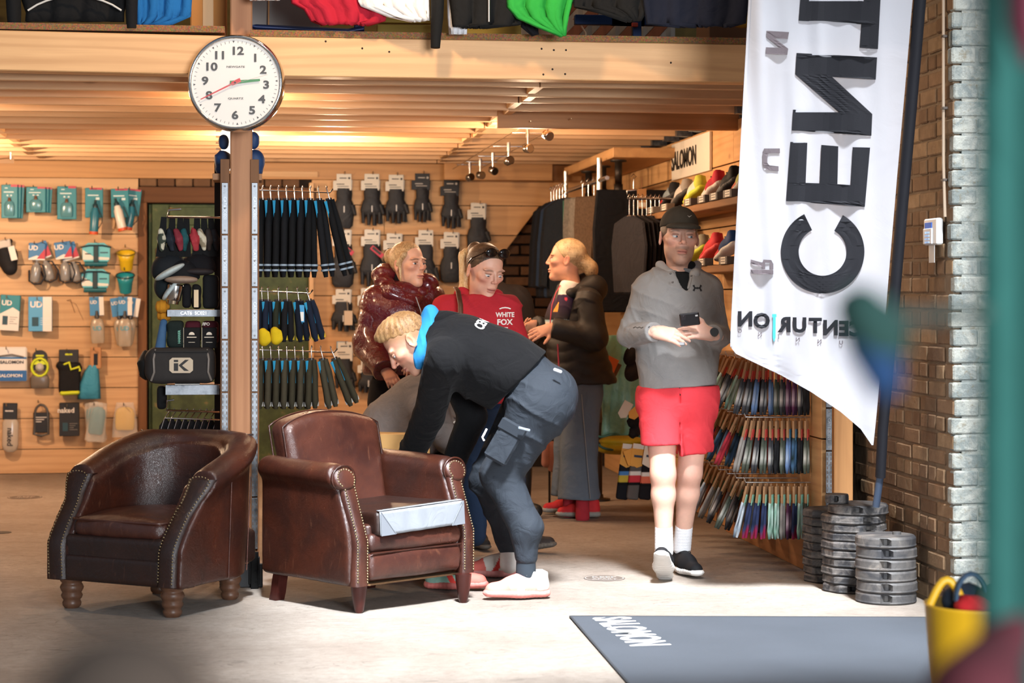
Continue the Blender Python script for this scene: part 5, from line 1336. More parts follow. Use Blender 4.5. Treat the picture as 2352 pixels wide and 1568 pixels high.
# ---------------------------------------------------------------- woman in a glossy burgundy puffer jacket
def woman_puffer():
    Y = 11.0
    J = {k: at(*v) for k, v in dict(pel=(915, 900, Y+.02), chest=(922, 735, Y+.02), sl=(985, 690, Y+.05), sr=(866, 695, Y), el=(1005, 790, Y+.05), er=(846, 790, Y-.03), wl=(960, 830, Y-.22), wr=(885, 850, Y-.22),
         hl=(940, 925, Y+.02), hr=(893, 925, Y), kl=(935, 1090, Y), kr=(895, 1090, Y), al=(935, 1225, Y), ar=(893, 1225, Y), neck=(930, 665, Y+.03), head=(938, 608, Y)).items()}
    hs = 1.06; HM = basis((RIGHT*.75-FWD*.66+UP*.02), UP, J['head']); nk = HM.inverted() @ (J['neck']+DN*.02)
    fw = (-FWD+RIGHT*.25).normalized()
    ch = [(local(head_field(True, [x/hs for x in nk]), HM, hs), .0036), (sdf(torso_items(J['pel'], J['chest'], J['sl'], J['sr'], fw, g=-.02)+arm_items(J['sl'], J['el'], J['wl'], g=-.012)+arm_items(J['sr'], J['er'], J['wr'], g=-.012)+leg_items(J['hl'], J['kl'], J['al'], g=-.01)+leg_items(J['hr'], J['kr'], J['ar'], g=-.01)), .014)]
    for w, e, sd in (('wl', 'el', 1), ('wr', 'er', -1)): ch.append((sdf(hand_items(basis((J[w]-J[e]), UP-FWD, J[w]), sd, (.4, .45, .5, .5), .04, (.5, .4), .9)), .0045))
    Rm = np.array(HM)[:3, :3]
    def col(P): Q = (P-npv(HM.translation))@Rm/hs; c = head_colors(Q, '#d9a384', lips='#b5675a', brow='#5b4330', red=.3); c[np.abs(Q).max(1) > .17] = lin('#d0a088')[:3]; return c
    o = finish(soft('person', ch, attr_cloth(.5, .1, .4, sss=.12, var=.06, scale=60), None, color=col), 'blonde woman in glossy burgundy puffer jacket looking to the right before the gloves')
    eyes(o, HM, hs, (.35, .9, 0), '#4a4038')
    hr = sdf([(s_ell((0, -.018, .034), (.0785, .099, .0895)), 0), (s_half((0, .050, .070), (0, .85, -.6)), .006, '&'), (s_half((0, -.02, -.02), (0, .6, -1)), .008, '&'), (s_ell((0, -.125, .045), (.04, .035, .045)), .02),
              (s_cone((.074, .01, .02), (.076, .018, -.085), .011, .005), .01), (s_cone((.070, .035, .05), (.080, .0, .0), .018, .01), .012)])
    soft('hair', [(local(hr, HM, hs), .0046, lambda P: .0006*np.sin(420*(P@npv(UP))+70*(P@npv(RIGHT))+5*wob(P, 14)))], hairmat('#c9a676', '#8a673f', '#e0c698'), o)
    # padded jacket: rows of puffed quilting
    pf = NT('gloss_padding'); v = pf.coords(); n = pf.noise(v, 30, 4, .5, 3.0)
    pf.P(Base_Color=pf.mix(n, lin('#520d16'), lin('#5e111b')), Roughness=.26, Coat_Weight=.6, Coat_Roughness=.12, Specular_IOR_Level=.6); pf.bump(n, .8, .006)
    def puff(P): z = P[:, 2]; return -.008*np.abs(np.sin((z*28+.35*wob(P, 6))))+.0028*wob(P, 42, 2)
    tp = sdf([(sdf(torso_items(J['pel'], J['chest'], J['sl'], J['sr'], fw, (.160, .165, .155), (.78, .8, .78), .026, .066)), 0), (s_cone(J['chest']+UP*.06, J['neck']+DN*.03, .12, .10), .05)])
    tp = cut(tp, [(at(905, 858, Y), DN), (J['neck']+UP*.05, UP)], .02)
    def puff2(P):
        ax = unit(J['er']-J['sr']); return -.009*np.abs(np.sin((P@ax)*26+.3*wob(P, 8)))+.0028*wob(P, 42, 2)
    T_ = soft('puffer_jacket', [(tp, .0075, puff), (sleeve(J['sr'], J['er'], J['wr'], (.066, .062, .050), .014, .04), .0075, puff2), (sleeve(J['sl'], J['el'], J['wl'], (.066, .062, .050), .014, .04), .009, puff2)], pf.m, o)
    n0 = J['neck']+UP*.035
    hd = sdf([(s_cone(n0-RIGHT*.12+FWD*.02+UP*.03, n0-RIGHT*.07-FWD*.10+DN*.05, .052, .045), 0), (s_cone(n0-RIGHT*.07-FWD*.10+DN*.05, n0+RIGHT*.05-FWD*.12+DN*.10, .045, .03), .03), (s_cone(n0-RIGHT*.12+FWD*.02+UP*.045, n0+FWD*.12+UP*.05, .06, .065), .04), (s_cone(n0+FWD*.12+UP*.04, n0+RIGHT*.13+FWD*.0+UP*.0, .06, .05), .04), (s_cone(n0+RIGHT*.13+DN*.0, n0+RIGHT*.06-FWD*.11+DN*.10, .05, .03), .03)])
    soft('hood', [(hd, .0065, lambda P: .004*np.sin(P@npv((40, 60, 80))+3*wob(P, 12)))], pf.m, T_)
    soft('collar_lining', [(sdf([(s_cone(n0+DN*.06, n0+UP*.02, .075, .062), 0)]), .008)], cloth('#141114', .9), o)
    m = MB(); m.tube([on for on in (at(955, 682, Y-.21), at(966, 712, Y-.22), at(974, 760, Y-.22), at(976, 820, Y-.2))], .004, 6); m.build('zip', metal('#b0a8a4', .3), T_)
    lg = sdf(leg_items(J['hl'], J['kl'], J['al'], g=.012)+leg_items(J['hr'], J['kr'], J['ar'], g=.012)+[(s_cone(J['pel'], J['pel']+DN*.05, .165, .17, fw, .75), .04)])
    soft('leggings', [(lg, .009)], cloth('#19181a', .9), o)
    for a in ('al', 'ar'): shoe(o, basis(fw, UP, (J[a].x, J[a].y, .004)), '#2a2a2d', L=.26, h=.009, sub=False)
    return o
woman_puffer()

# ---------------------------------------------------------------- woman in a red hooded sweatshirt
def woman_red():
    Y = 10.45
    J = {k: at(*v) for k, v in dict(pel=(1110, 930, Y+.02), chest=(1098, 748, Y), sl=(1158, 708, Y+.03), sr=(1030, 712, Y-.02), el=(1186, 800, Y+.06), er=(1012, 810, Y-.02), wl=(1160, 850, Y-.2), wr=(1050, 850, Y-.22),
         hl=(1140, 950, Y+.02), hr=(1085, 950, Y), kl=(1170, 1100, Y), kr=(1090, 1100, Y), al=(1200, 1225, Y), ar=(1092, 1230, Y), neck=(1098, 690, Y+.02), head=(1114, 622, Y-.02)).items()}
    hs = 1.16; HM = basis((RIGHT*.50-FWD*.80+DN*.32), UP+RIGHT*.06, J['head']); nk = HM.inverted() @ (J['neck']+DN*.02)
    fw = (-FWD+RIGHT*.2).normalized()
    ch = [(local(head_field(True, [x/hs for x in nk]), HM, hs), .0036), (sdf(torso_items(J['pel'], J['chest'], J['sl'], J['sr'], fw, g=-.02)+arm_items(J['sl'], J['el'], J['wl'], g=-.012)+arm_items(J['sr'], J['er'], J['wr'], g=-.012)+leg_items(J['hl'], J['kl'], J['al'], g=-.01)+leg_items(J['hr'], J['kr'], J['ar'], g=-.01)), .014)]
    for w, e, sd in (('wl', 'el', 1), ('wr', 'er', -1)): ch.append((sdf(hand_items(basis((J[w]-J[e]), UP-FWD, J[w]), sd, (.4, .45, .5, .5), .04, (.5, .4), .9)), .0045))
    Rm = np.array(HM)[:3, :3]
    def col(P): Q = (P-npv(HM.translation))@Rm/hs; c = head_colors(Q, '#dba68d', lips='#a85a50', brow='#6b5040', red=.45); c[np.abs(Q).max(1) > .17] = lin('#d6a690')[:3]; return c
    o = finish(soft('person', ch, attr_cloth(.5, .1, .4, sss=.12, var=.08, scale=60), None, color=col), 'woman in red hooded sweatshirt with sunglasses on her head looking down')
    eyes(o, HM, hs, (0, .85, -.45), '#4a5056')
    hr = sdf([(s_ell((0, -.018, .034), (.078, .0985, .0892)), 0), (s_half((0, .060, .070), (0, .82, -.6)), .006, '&'), (s_half((0, -.02, -.01), (0, .7, -1)), .01, '&'), (s_ell((0, -.115, .06), (.035, .04, .04)), .02)])
    strand = lambda P: .0006*np.sin(420*(P@npv(UP))+60*(P@npv(RIGHT))+5*wob(P, 14))
    hp = soft('hair', [(local(hr, HM, hs), .0046, strand)], hairmat('#5a4230', '#33261a', '#765a3e'), o)
    pt = sdf([(s_cone(at(1090, 572, Y+.12), at(1072, 590, Y+.11), .026, .040), 0), (s_cone(at(1072, 590, Y+.11), at(1068, 668, Y+.08), .040, .030), .02), (s_cone(at(1068, 668, Y+.08), at(1066, 700, Y+.08), .030, .016), .02)])
    soft('ponytail', [(pt, .0045, lambda P: .002*np.sin(230*(P@npv(RIGHT))+3*wob(P, 12)))], hairmat('#e2c28e', '#b98d54', '#f2dcb0'), o)
    # sunglasses pushed up on the hair
    g = MB(); S = HM @ Matrix.Scale(hs, 4)
    for sx in (1, -1): g.ball((sx*.034, .070, .105), (.031, .012, .024), 16, 8, 0, S)
    g.tube([(-.012, .079, .110), (0, .082, .113), (.012, .079, .110)], .003, 6, 0, True, S)
    for sx in (1, -1): g.tube([(sx*.063, .062, .104), (sx*.082, .0, .055), (sx*.084, -.02, .025)], .0032, 6, 0, True, S)
    gl = g.build('sunglasses', plain('#15100e', .12)); tag(gl, 'dark sunglasses pushed up on the hair of the woman in red', 'sunglasses')
    rd = cloth('#b32a33', .92, .10, 10, .5, fold=.4)
    tp = sdf([(sdf(torso_items(J['pel'], J['chest'], J['sl'], J['sr'], fw, (.165, .170, .165), (.78, .76, .72), .026, .055)), 0), (s_cone(J['chest']+UP*.05, J['neck']+DN*.02, .11, .085), .06), (sleeve(J['sr'], J['er'], J['wr'], (.062, .056, .044), .018), .04), (sleeve(J['sl'], J['el'], J['wl'], (.062, .056, .044), .018), .04)])
    tp = cut(tp, [(J['pel']+UP*.01, DN), (J['neck']+UP*.035, UP)], .012)
    T_ = soft('hooded_sweatshirt', [(tp, .0075, folds(.0065, 13, 32, RIGHT*.8+UP*.5, 9))], rd, o)
    n0 = J['neck']
    hd = sdf([(s_cone(n0-RIGHT*.085+FWD*.02+UP*.03, n0+RIGHT*.03-FWD*.125+DN*.075, .036, .020), 0), (s_cone(n0+RIGHT*.095+FWD*.02+UP*.02, n0+RIGHT*.03-FWD*.125+DN*.075, .036, .020), .02), (s_cone(n0-RIGHT*.085+FWD*.03+UP*.025, n0+FWD*.12+UP*.01, .04, .05), .03), (s_cone(n0+FWD*.12+UP*.01, n0+RIGHT*.09+FWD*.03+UP*.015, .05, .04), .03)])
    soft('hood', [(hd, .006, folds(.003, 24, 50, (.6, .2, .8), 4))], rd, T_)
    gp = []
    gp += [txt2('WHITE', .034, .03, .9, 0, .010), txt2('FOX', .040, .03, 1.0, -.002, -.028)]
    a0 = [(.045*math.sin(a)*.9, .036+.012*math.cos(a*1.4)) for a in (-.8, -.4, 0, .4, .8)]; gp.append(strip2(a0, .006)); gp.append(strip2([(-.02, -.055), (.015, -.056)], .004))
    decal(T_, gp, at(1160, 728, Y-.2), RIGHT, UP, FWD, plain('#ece7e0', .8), 'lettering')
    st = MB(); st.tube([at(1046, 660, Y+.05), at(1052, 668, Y-.10), at(1058, 700, Y-.185), at(1058, 740, Y-.20), at(1052, 790, Y-.20), at(1046, 850, Y-.2)], .013, 8, flat=.35)
    bag = st.build('strap', leather('#3d2015', '#6b4026', .4)); tag(bag, 'brown leather bag strap over the shoulder of the woman in red', 'bag strap')
    jn = sdf(leg_items(J['hl'], J['kl'], J['al'], g=.02)+leg_items(J['hr'], J['kr'], J['ar'], g=.02)+[(s_cone(J['pel'], J['pel']+DN*.05, .16, .165, fw, .75), .04)])
    soft('jeans', [(jn, .009, folds(.005, 20, 40, (.2, .2, 1), 3))], cloth('#26364f', .9, .15, 12, .5), o)
    M = basis(RIGHT*.95-FWD*.25, UP, on_z(1196, 1268)+UP*.004); M = M @ RX(.12); shoe(o, M, '#2b2726', stripe='#3f3836', toe='#332c2a', sole='#575049', L=.28, mid='#5b534d')
    shoe(o, basis(-FWD+RIGHT*.3, UP, on_z(1096, 1258)+UP*.004), '#2b2726', sole='#575049', L=.27, h=.008, sub=False)
    return o
woman_red()

# ---------------------------------------------------------------- woman in a dark quilted jacket and wide jeans, side on
def woman_jacket():
    Y = 12.25
    J = {k: at(*v) for k, v in dict(pel=(1325, 860, Y+.02), chest=(1322, 728, Y+.03), sl=(1352, 692, Y-.15), sr=(1306, 688, Y+.17), el=(1366, 775, Y-.20), er=(1300, 775, Y+.24), wl=(1266, 752, Y-.22), wr=(1228, 745, Y+.10),
         hl=(1338, 905, Y-.08), hr=(1312, 905, Y+.10), kl=(1330, 1030, Y-.08), kr=(1312, 1030, Y+.08), al=(1338, 1160, Y-.08), ar=(1308, 1155, Y+.10), neck=(1316, 648, Y+.01), head=(1300, 597, Y)).items()}
    fw = (-RIGHT-FWD*.25).normalized()
    hs = 1.10; HM = basis((-RIGHT*1.0+FWD*.10+UP*.03), UP, J['head']); nk = HM.inverted() @ (J['neck']+DN*.02)
    ch = [(local(head_field(True, [x/hs for x in nk]), HM, hs), .0036), (sdf(torso_items(J['pel'], J['chest'], J['sl'], J['sr'], fw, g=-.02)+arm_items(J['sl'], J['el'], J['wl'], g=-.012)+arm_items(J['sr'], J['er'], J['wr'], g=-.012)+leg_items(J['hl'], J['kl'], J['al'], g=-.01)+leg_items(J['hr'], J['kr'], J['ar'], g=-.01)), .014)]
    f = (at(1210, 772, Y-.30)-J['wl']).normalized(); ch.append((sdf(hand_items(basis(f, (-FWD*.75+UP*.5), J['wl']+UP*.0), -1, (.08, .12, .16, .22), .16, (.95, .0), 1.0)), .0036))
    f = (at(1196, 760, Y+.0)-J['wr']).normalized(); ch.append((sdf(hand_items(basis(f, (FWD*.8+UP*.3), J['wr']), 1, (.12, .15, .2, .25), .12, (.9, .1), .98)), .0042))
    Rm = np.array(HM)[:3, :3]
    def col(P): Q = (P-npv(HM.translation))@Rm/hs; c = head_colors(Q, '#d99f80', lips='#b4695a', brow='#8a6a4c', red=.4); c[np.abs(Q).max(1) > .17] = lin('#d39c80')[:3]; return c
    o = finish(soft('person', ch, attr_cloth(.5, .1, .4, sss=.12, var=.08, scale=60), None, color=col), 'fair-haired woman with a bun in dark quilted jacket and wide grey jeans, gesturing')
    eyes(o, HM, hs, (0, 1, 0), '#5c6a72')
    hr = sdf([(s_ell((0, -.018, .034), (.0785, .0995, .0895)), 0), (s_half((0, .052, .068), (0, .85, -.6)), .006, '&'), (s_half((0, -.02, -.01), (0, .7, -1)), .008, '&'), (s_cone((0, -.10, -.01), (0, -.135, -.035), .045, .042), .02), (s_ell((0, -.145, -.06), (.035, .035, .04)), .02)])
    soft('hair', [(local(hr, HM, hs), .0046, lambda P: .0006*np.sin(420*(P@npv(UP))+60*(P@npv(RIGHT))+5*wob(P, 14)))], hairmat('#b89b73', '#806542', '#d0b78f'), o)
    m = MB(); m.tube([HM @ (Vector((.03*math.cos(a), -.112+.0*a, -.012+.03*math.sin(a)))*hs) for a in [i*PI/6 for i in range(12)]], .006, 6, closed=True); m.build('hair_tie', cloth('#1a1718'), o)
    jm_ = cloth('#211e1c', .6, .2, 14, .3, spec=.4)
    def quilt(P):
        z = P[:, 2]; x = P@npv(RIGHT); m = (z < npv(J['chest'])[2]+.02)*1.0
        return -.009*np.abs(np.sin(z*45+np.abs(np.sin(x*16))*1.0))**.7*m+folds(.004, 22, 40, (.4, .3, 1), 5)(P)*(1-.5*m)
    tp = sdf([(sdf(torso_items(J['pel'], J['chest'], J['sl'], J['sr'], fw, (.165, .158, .160), (.88, .86, .82), .030, .055)), 0), (s_cone(J['chest']+UP*.05, J['neck']+DN*.05, .13, .10), .06), (s_cone(J['pel']+RIGHT*.03, J['pel']+DN*.06+RIGHT*.04, .185, .20), .05)])
    tp = cut(tp, [(at(1340, 880, Y), DN), (J['neck']+DN*.01, UP-fw*.3)], .012)
    opn = sdf([(s_cone(at(1304, 652, Y-.12), at(1288, 742, Y-.20), .060, .050), 0), (s_cone(at(1278, 775, Y-.18), at(1280, 880, Y-.18), .03, .03), .01)])
    tp = sdf([(tp, 0), (opn, .008, '-')])
    T_ = soft('quilted_jacket', [(tp, .0072, quilt), (sleeve(J['sl'], J['el'], J['wl'], (.068, .064, .046), .016, .03), .0072, folds(.006, 28, 50, RIGHT*.8+UP*.6, 2)), (sleeve(J['sr'], J['er'], J['wr'], (.066, .06, .044), .016, .03), .009)], jm_, o)
    n0 = J['neck']
    hd = sdf([(s_cone(n0+RIGHT*.07+FWD*.04+UP*.0, n0+RIGHT*.13-FWD*.02+DN*.04, .055, .085), 0), (s_cone(n0+RIGHT*.12-FWD*.04+DN*.02, n0-RIGHT*.02-FWD*.13+DN*.07, .06, .03), .04), (s_cone(n0-RIGHT*.02-FWD*.13+DN*.07, n0-RIGHT*.10-FWD*.05+DN*.13, .028, .018), .03), (s_cone(n0+RIGHT*.10+FWD*.06, n0-RIGHT*.02+FWD*.12+DN*.04, .06, .035), .04)])
    soft('hood', [(hd, .0065, folds(.004, 26, 50, (.6, .3, .7), 3))], jm_, T_)
    m = MB(); m.tube([at(x, y, Y-d) for x, y, d in ((1287, 655, .10), (1277, 672, .14), (1268, 700, .17), (1264, 735, .185), (1263, 760, .19))], .0035, 6)
    m.tube([at(x, y, Y-d) for x, y, d in ((1281, 790, .20), (1283, 830, .20), (1285, 868, .20))], .0045, 6); m.build('zip', plain('#c23a4c', .5), T_)
    # tee with a printed panel
    te = cut(sdf([(s_cone(J['pel']+fw*.04, J['chest']+fw*.035, .150, .150, fw, .9), 0), (s_cone(J['chest']+fw*.04, n0+DN*.035+fw*.015, .145, .075), .05), (s_cone(at(1306, 660, Y-.07), at(1290, 740, Y-.145), .058, .052), .03)]), [(at(1300, 800, Y), DN), (n0+DN*.0, UP-fw*.2)], .008)
    def tcol(P):
        q = P-CAM_np; Yd = q@npv(FWD); py = HY-(q[:, 2])/Yd*FPX; px = CX+(q@npv(RIGHT))/Yd*FPX
        c = np.tile(npv(lin('#e9e2d6')[:3]), (len(P), 1)); m = (py > 676) & (py < 734); t = np.clip((py-676)/58, 0, 1)[:, None]
        c[m] = (npv(lin('#43304a')[:3])*(1-t)+npv(lin('#2c2a2a')[:3])*t)[m]
        w = np.abs((px-1279)-(py-705)*-.35); c[m & (w < (py-690)*.22) & (py > 694) & (py < 716)] = lin('#e8a24a')[:3]
        c[(np.hypot(px-1300, py-686) < 4)] = lin('#d8475a')[:3]; c[(py > 734) & (py < 738)] = lin('#a9c8d2')[:3]; return c
    soft('tee_shirt', [(te, .0055, folds(.003, 20, 40, (.6, .2, .6), 5))], attr_cloth(.9, .3), o, color=tcol)
    jb = cloth('#5d6a78', .92, .14, 7, .5, fold=.35)
    lg = sdf([(s_cone(J['pel'], J['pel']+DN*.1, .16, .165), 0), (s_cone(J['hl'], J['kl'], .120, .112), .05), (s_cone(J['kl'], at(1330, 1150, Y-.08), .112, .125), .03), (s_cone(J['hr'], J['kr'], .115, .105), .05), (s_cone(J['kr'], at(1306, 1146, Y+.10), .105, .115), .03)])
    lg = cut(lg, [(at(1325, 1146, Y-.1), DN)], .006)
    j_ = soft('wide_jeans', [(lg, .008, folds(.007, 6, 22, RIGHT, 3))], jb, o)
    m = MB(); m.tube([at(1336+4*i, 905+48*i, Y-.215) for i in range(6)], .002, 5); m.build('side_seam', plain('#7d8184', .9), j_)
    for a, p, dd in (('al', (1352, 1189), 0), ('ar', (1318, 1180), .1)):
        soft('sock', [(sdf([(s_cone(J[a]+UP*.05, J[a]+DN*.07, .04, .044), 0)]), .008)], cloth('#a3303a', .95), o)
        shoe(o, basis(-RIGHT-FWD*.10, UP, on_z(*p)+UP*.004), '#c22f33', toe='#b3282c', stripe='#8e2226', sole='#8d8a82', L=.285, lace='#c94a4a', mid='#9c8f86')
    return o
CAM_np = npv(CAM)
woman_jacket()

# ---------------------------------------------------------------- man half hidden in a dark waxed coat and tall boots
def man_hidden():
    Y = 12.78
    J = {k: at(*v) for k, v in dict(pel=(1162, 880, Y), chest=(1152, 735, Y), sl=(1184, 688, Y+.04), sr=(1112, 690, Y), el=(1212, 770, Y+.02), er=(1100, 780, Y), wl=(1222, 775, Y-.12), wr=(1140, 820, Y-.2),
         hl=(1186, 915, Y), hr=(1142, 915, Y), kl=(1192, 1040, Y), kr=(1140, 1040, Y), al=(1200, 1150, Y), ar=(1138, 1150, Y), neck=(1128, 662, Y), head=(1112, 628, Y)).items()}
    fw = (-FWD+RIGHT*.6).normalized(); HM = basis(fw, UP, J['head']); nk = HM.inverted() @ J['neck']
    ch = [(local(head_field(False, nk), HM, 1.0), .006), (sdf(torso_items(J['pel'], J['chest'], J['sl'], J['sr'], fw, g=-.02)+arm_items(J['sl'], J['el'], J['wl'], g=-.012)+arm_items(J['sr'], J['er'], J['wr'], g=-.012)+leg_items(J['hl'], J['kl'], J['al'], g=-.01)+leg_items(J['hr'], J['kr'], J['ar'], g=-.01)), .014)]
    f = (at(1202, 728, Y-.2)-at(1214, 770, Y-.14)).normalized(); ch.append((sdf(hand_items(basis(f, FWD*.3-RIGHT*.6, at(1216, 778, Y-.14)), 1, (.25, .3, .4, .5), .05, (.7, .2), 1.0)), .004))
    o = finish(soft('person', ch, attr_cloth(.5, .1, .4, var=.08), None, color=lambda P: np.tile(npv(lin('#cf9676')[:3]), (len(P), 1))), 'man in dark waxed coat and tall boots, mostly hidden behind the woman in red')
    soft('hair', [(local(sdf([(s_ell((0, -.02, .036), (.080, .10, .09)), 0), (s_half((0, .05, .06), (0, .9, -.5)), .004, '&'), (s_half((0, -.02, -.02), (0, .7, -1)), .01, '&')]), HM, 1.0), .006)], hairmat('#4a382c', '#2a1f18', '#5d4938'), o)
    cm = cloth('#2b2522', .75, .2, 12, .3)
    tp = sdf([(sdf(torso_items(J['pel'], J['chest'], J['sl'], J['sr'], fw, (.185, .18, .18), (.78, .78, .74), .03, .06)), 0), (s_cone(J['chest']+UP*.05, J['neck']+DN*.01, .12, .08), .06), (sleeve(J['sl'], J['el'], J['wl'], (.07, .062, .05), .016), .04), (sleeve(J['sr'], J['er'], J['wr'], (.07, .062, .05), .016), .04)])
    soft('coat', [(cut(tp, [(at(1160, 930, Y), DN)], .01), .009, folds(.006, 16, 36, RIGHT*.7+UP*.6, 8))], cm, o)
    soft('trousers', [(sdf(leg_items(J['hl'], J['kl'], J['al'], g=.016)+leg_items(J['hr'], J['kr'], J['ar'], g=.016)+[(s_cone(J['pel'], J['pel']+DN*.05, .16, .165, fw, .8), .04)]), .01)], cloth('#2a2320', .9), o)
    for x, lab in ((1200, 1), (1140, 0)):
        b0 = on_z(x, 1184); bo = sdf([(s_cone(b0+UP*.30, b0+UP*.06, .062, .05), 0), (s_cone(b0+UP*.05, b0+UP*.045+fw*.16, .05, .042), .03), (s_half(b0+UP*.002, DN), .004, '&'), (s_half(b0+UP*.30, UP), .004, '&')])
        B = soft('boot', [(bo, .007)], plain('#1c1815', .5), o)
        if lab:
            m = MB(); Mf = facing(FACE, at(1199, 1090, Y-.08)); m.box((0, 0, 0), (.055, .018, .004), Mf, b=.002); P_ = m.build('boot_patch', plain('#b98a3c', .5), B)
    return o
man_hidden()
# ================================================================ goods on the back wall
UD_B, TEAL, TEAL2, KRAFT = '#2f74a8', '#1f7f8c', '#16616c', '#b98a5a'
white, black, chrome = plain('#e2ddd4', .6), plain('#121212', .85, spec=.2), metal('#c9c6c2', .2)
def W(x, y, d=.05): return on_v(x, y, VB-d)
def FV(x, y, d=.05, rz=0.0): return facing(FACE_V, W(x, y, d)) @ RZ(rz)
PXM = 4600/15.5                                         # picture px per metre at the back wall
def px(n): return n/PXM
def peg(x, y, L=.14, par=None):
    p = W(x, y, 0); part('peg', chrome, par or wb, lambda m: m.tube([p, p+V(0, -L, .0), p+V(0, -L-.004, .02)], .004, 6))
def rbox(m, c, d, M, mat=0, b=.004): m.box(c, d, M, mat, b)
def lines(m, M, x0, y0, w, n, gap, z, mat, hh=.004):
    for i in range(n): m.box((x0+w*(.5-.12*(i % 3))/1, y0-gap*i, z), (w*(1-.24*(i % 3)), hh, .0008), M, mat)
def flask_pouch(m, M, w, h, t=.02, neck=True):
    """soft flask: flat pouch with rounded shoulders"""
    rings = []
    for k, (f, wd, th) in enumerate(((0, .35, .35), (.08, .8, .8), (.3, 1, 1), (.7, 1, 1), (.93, .95, .6), (1, .8, .15))):
        rings.append([V(w/2*wd*math.cos(a), -h*f, t*th*math.sin(a)) for a in [2*PI*i/14 for i in range(14)]])
    m.loft(rings, M=M)
def teal_pack(x0, y0, x1, y1, n, lab, item='flask'):
    w, h = px(x1-x0), px(y1-y0); cx, cy = (x0+x1)/2, (y0+y1)/2; peg(cx, y0+4, .10+.03*n)
    for i in range(n):
        d = .13+.03*(n-1) - .03*i if n > 1 else .10; ox = 7*i
        M = FV(cx+ox, cy, d, -.03*i)
        t = thing('flask_pack', W(cx+ox, y1, d), lab+('' if i == 0 else f', {ORD[i]} back'), 'pack', 'teal flask packs on the top row of the back wall')
        c = part('card', plain(TEAL, .5), t, lambda m: rbox(m, (0, 0, 0), (w, h, .012), M))
        part('corner_tab', plain('#b8324a', .5), c, lambda m: m.box((w*.28, h*.47, .007), (w*.4, h*.07, .002), M))
        if i == 0:
            part('print', plain('#cfe0df', .6), c, lambda m: (m.box((-w*.05, h*.28, .007), (w*.6, h*.035, .001), M), m.box((-w*.2, h*.40, .007), (w*.18, h*.03, .001), M), m.box((-w*.12, h*.18, .007), (w*.1, h*.05, .001), M), m.box((w*.1, h*.18, .007), (w*.1, h*.05, .001), M)))
            if item == 'flask':
                part('pouch', film('#5e98a2', .75, .2), t, lambda m: flask_pouch(m, M @ TR(0, h*.02, .016), w*.62, h*.46, .012)); part('valve', plain('#6d4f3c', .4), t, lambda m: m.lathe([(.012, 0), (.014, .012), (.010, .014), (.010, .03)], 12, 0, M @ TR(0, h*.0, .018) @ RX(-PI/2)))
def bottle(m, M, r, L, mats=(0, 1, 2)):
    m.lathe([(r*.96, 0), (r, .006), (r, .022)], 18, mats[1], M); m.lathe([(r*.97, .022), (r*1.0, .03), (r*.98, L*.62), (r*.72, L*.70), (r*.74, L*.74), (r*.5, L*.78)], 18, mats[0], M); m.lathe([(r*.55, L*.76), (r*.58, L*.85), (r*.3, L*.9), (r*.28, L)], 16, mats[2], M)
def bottle_pack(cx, y0, y1, lab, d=.12, rz=0, two=False, clear=False):
    w, h = px(40), px(y1-y0); M = FV(cx, (y0+y1)/2, d, rz); peg(cx, y0+4, d+.06)
    t = thing('bottle_pack', W(cx, y1, d), lab, 'bottle pack', 'teal bottle packs on the top row of the back wall')
    c = part('card', plain(TEAL, .5), t, lambda m: rbox(m, (0, h*.18, 0), (w, h*.64, .008), M))
    part('corner_tab', plain('#b8324a', .5), c, lambda m: m.box((w*.1, h*.48, .005), (w*.7, h*.04, .002), M)); part('print', plain('#cfe0df', .6), c, lambda m: (m.box((-w*.05, h*.34, .005), (w*.6, h*.025, .001), M), m.box((w*.2, h*.27, .005), (w*.2, h*.05, .001), M)))
    B = M @ TR(0, -h*.5, .045) @ RZ(-.06) @ RX(-PI/2) if not clear else M @ TR(.02, -h*.44, .06) @ RZ(.2) @ RX(-PI/2)
    m = MB(); bottle(m, B, .034, h*.74); m.build('bottle', [plain('#2b7286' if not clear else '#e0d6c8', .3), plain('#d2562c', .4), plain('#15343c', .4)], t)
    part('strap', plain('#1a2326', .6), t, lambda m: m.tube([M @ V(.03, h*.1, .05), M @ V(.065, -.05, .05), M @ V(.062, -h*.25, .05), M @ V(.035, -h*.38, .05)], .007, 6, flat=.5))
teal_pack(4, 425, 40, 500, 3, 'teal carded soft flask pack at the far left of the top row'); teal_pack(61, 430, 104, 487, 3, 'teal carded soft flask pack, second from the left in the top row')
teal_pack(132, 428, 175, 503, 1, 'single teal carded soft flask pack, third from the left in the top row')
bottle_pack(216, 432, 538, 'teal handheld bottle hanging on a teal card beside the flask packs', .14)
bottle_pack(300, 434, 528, 'teal bottle at the rear right of the top row, next to the door frame', .09, -.12); bottle_pack(276, 434, 536, 'teal and white handheld bottle pack, last peg of the top row', .17, .02, clear=True)
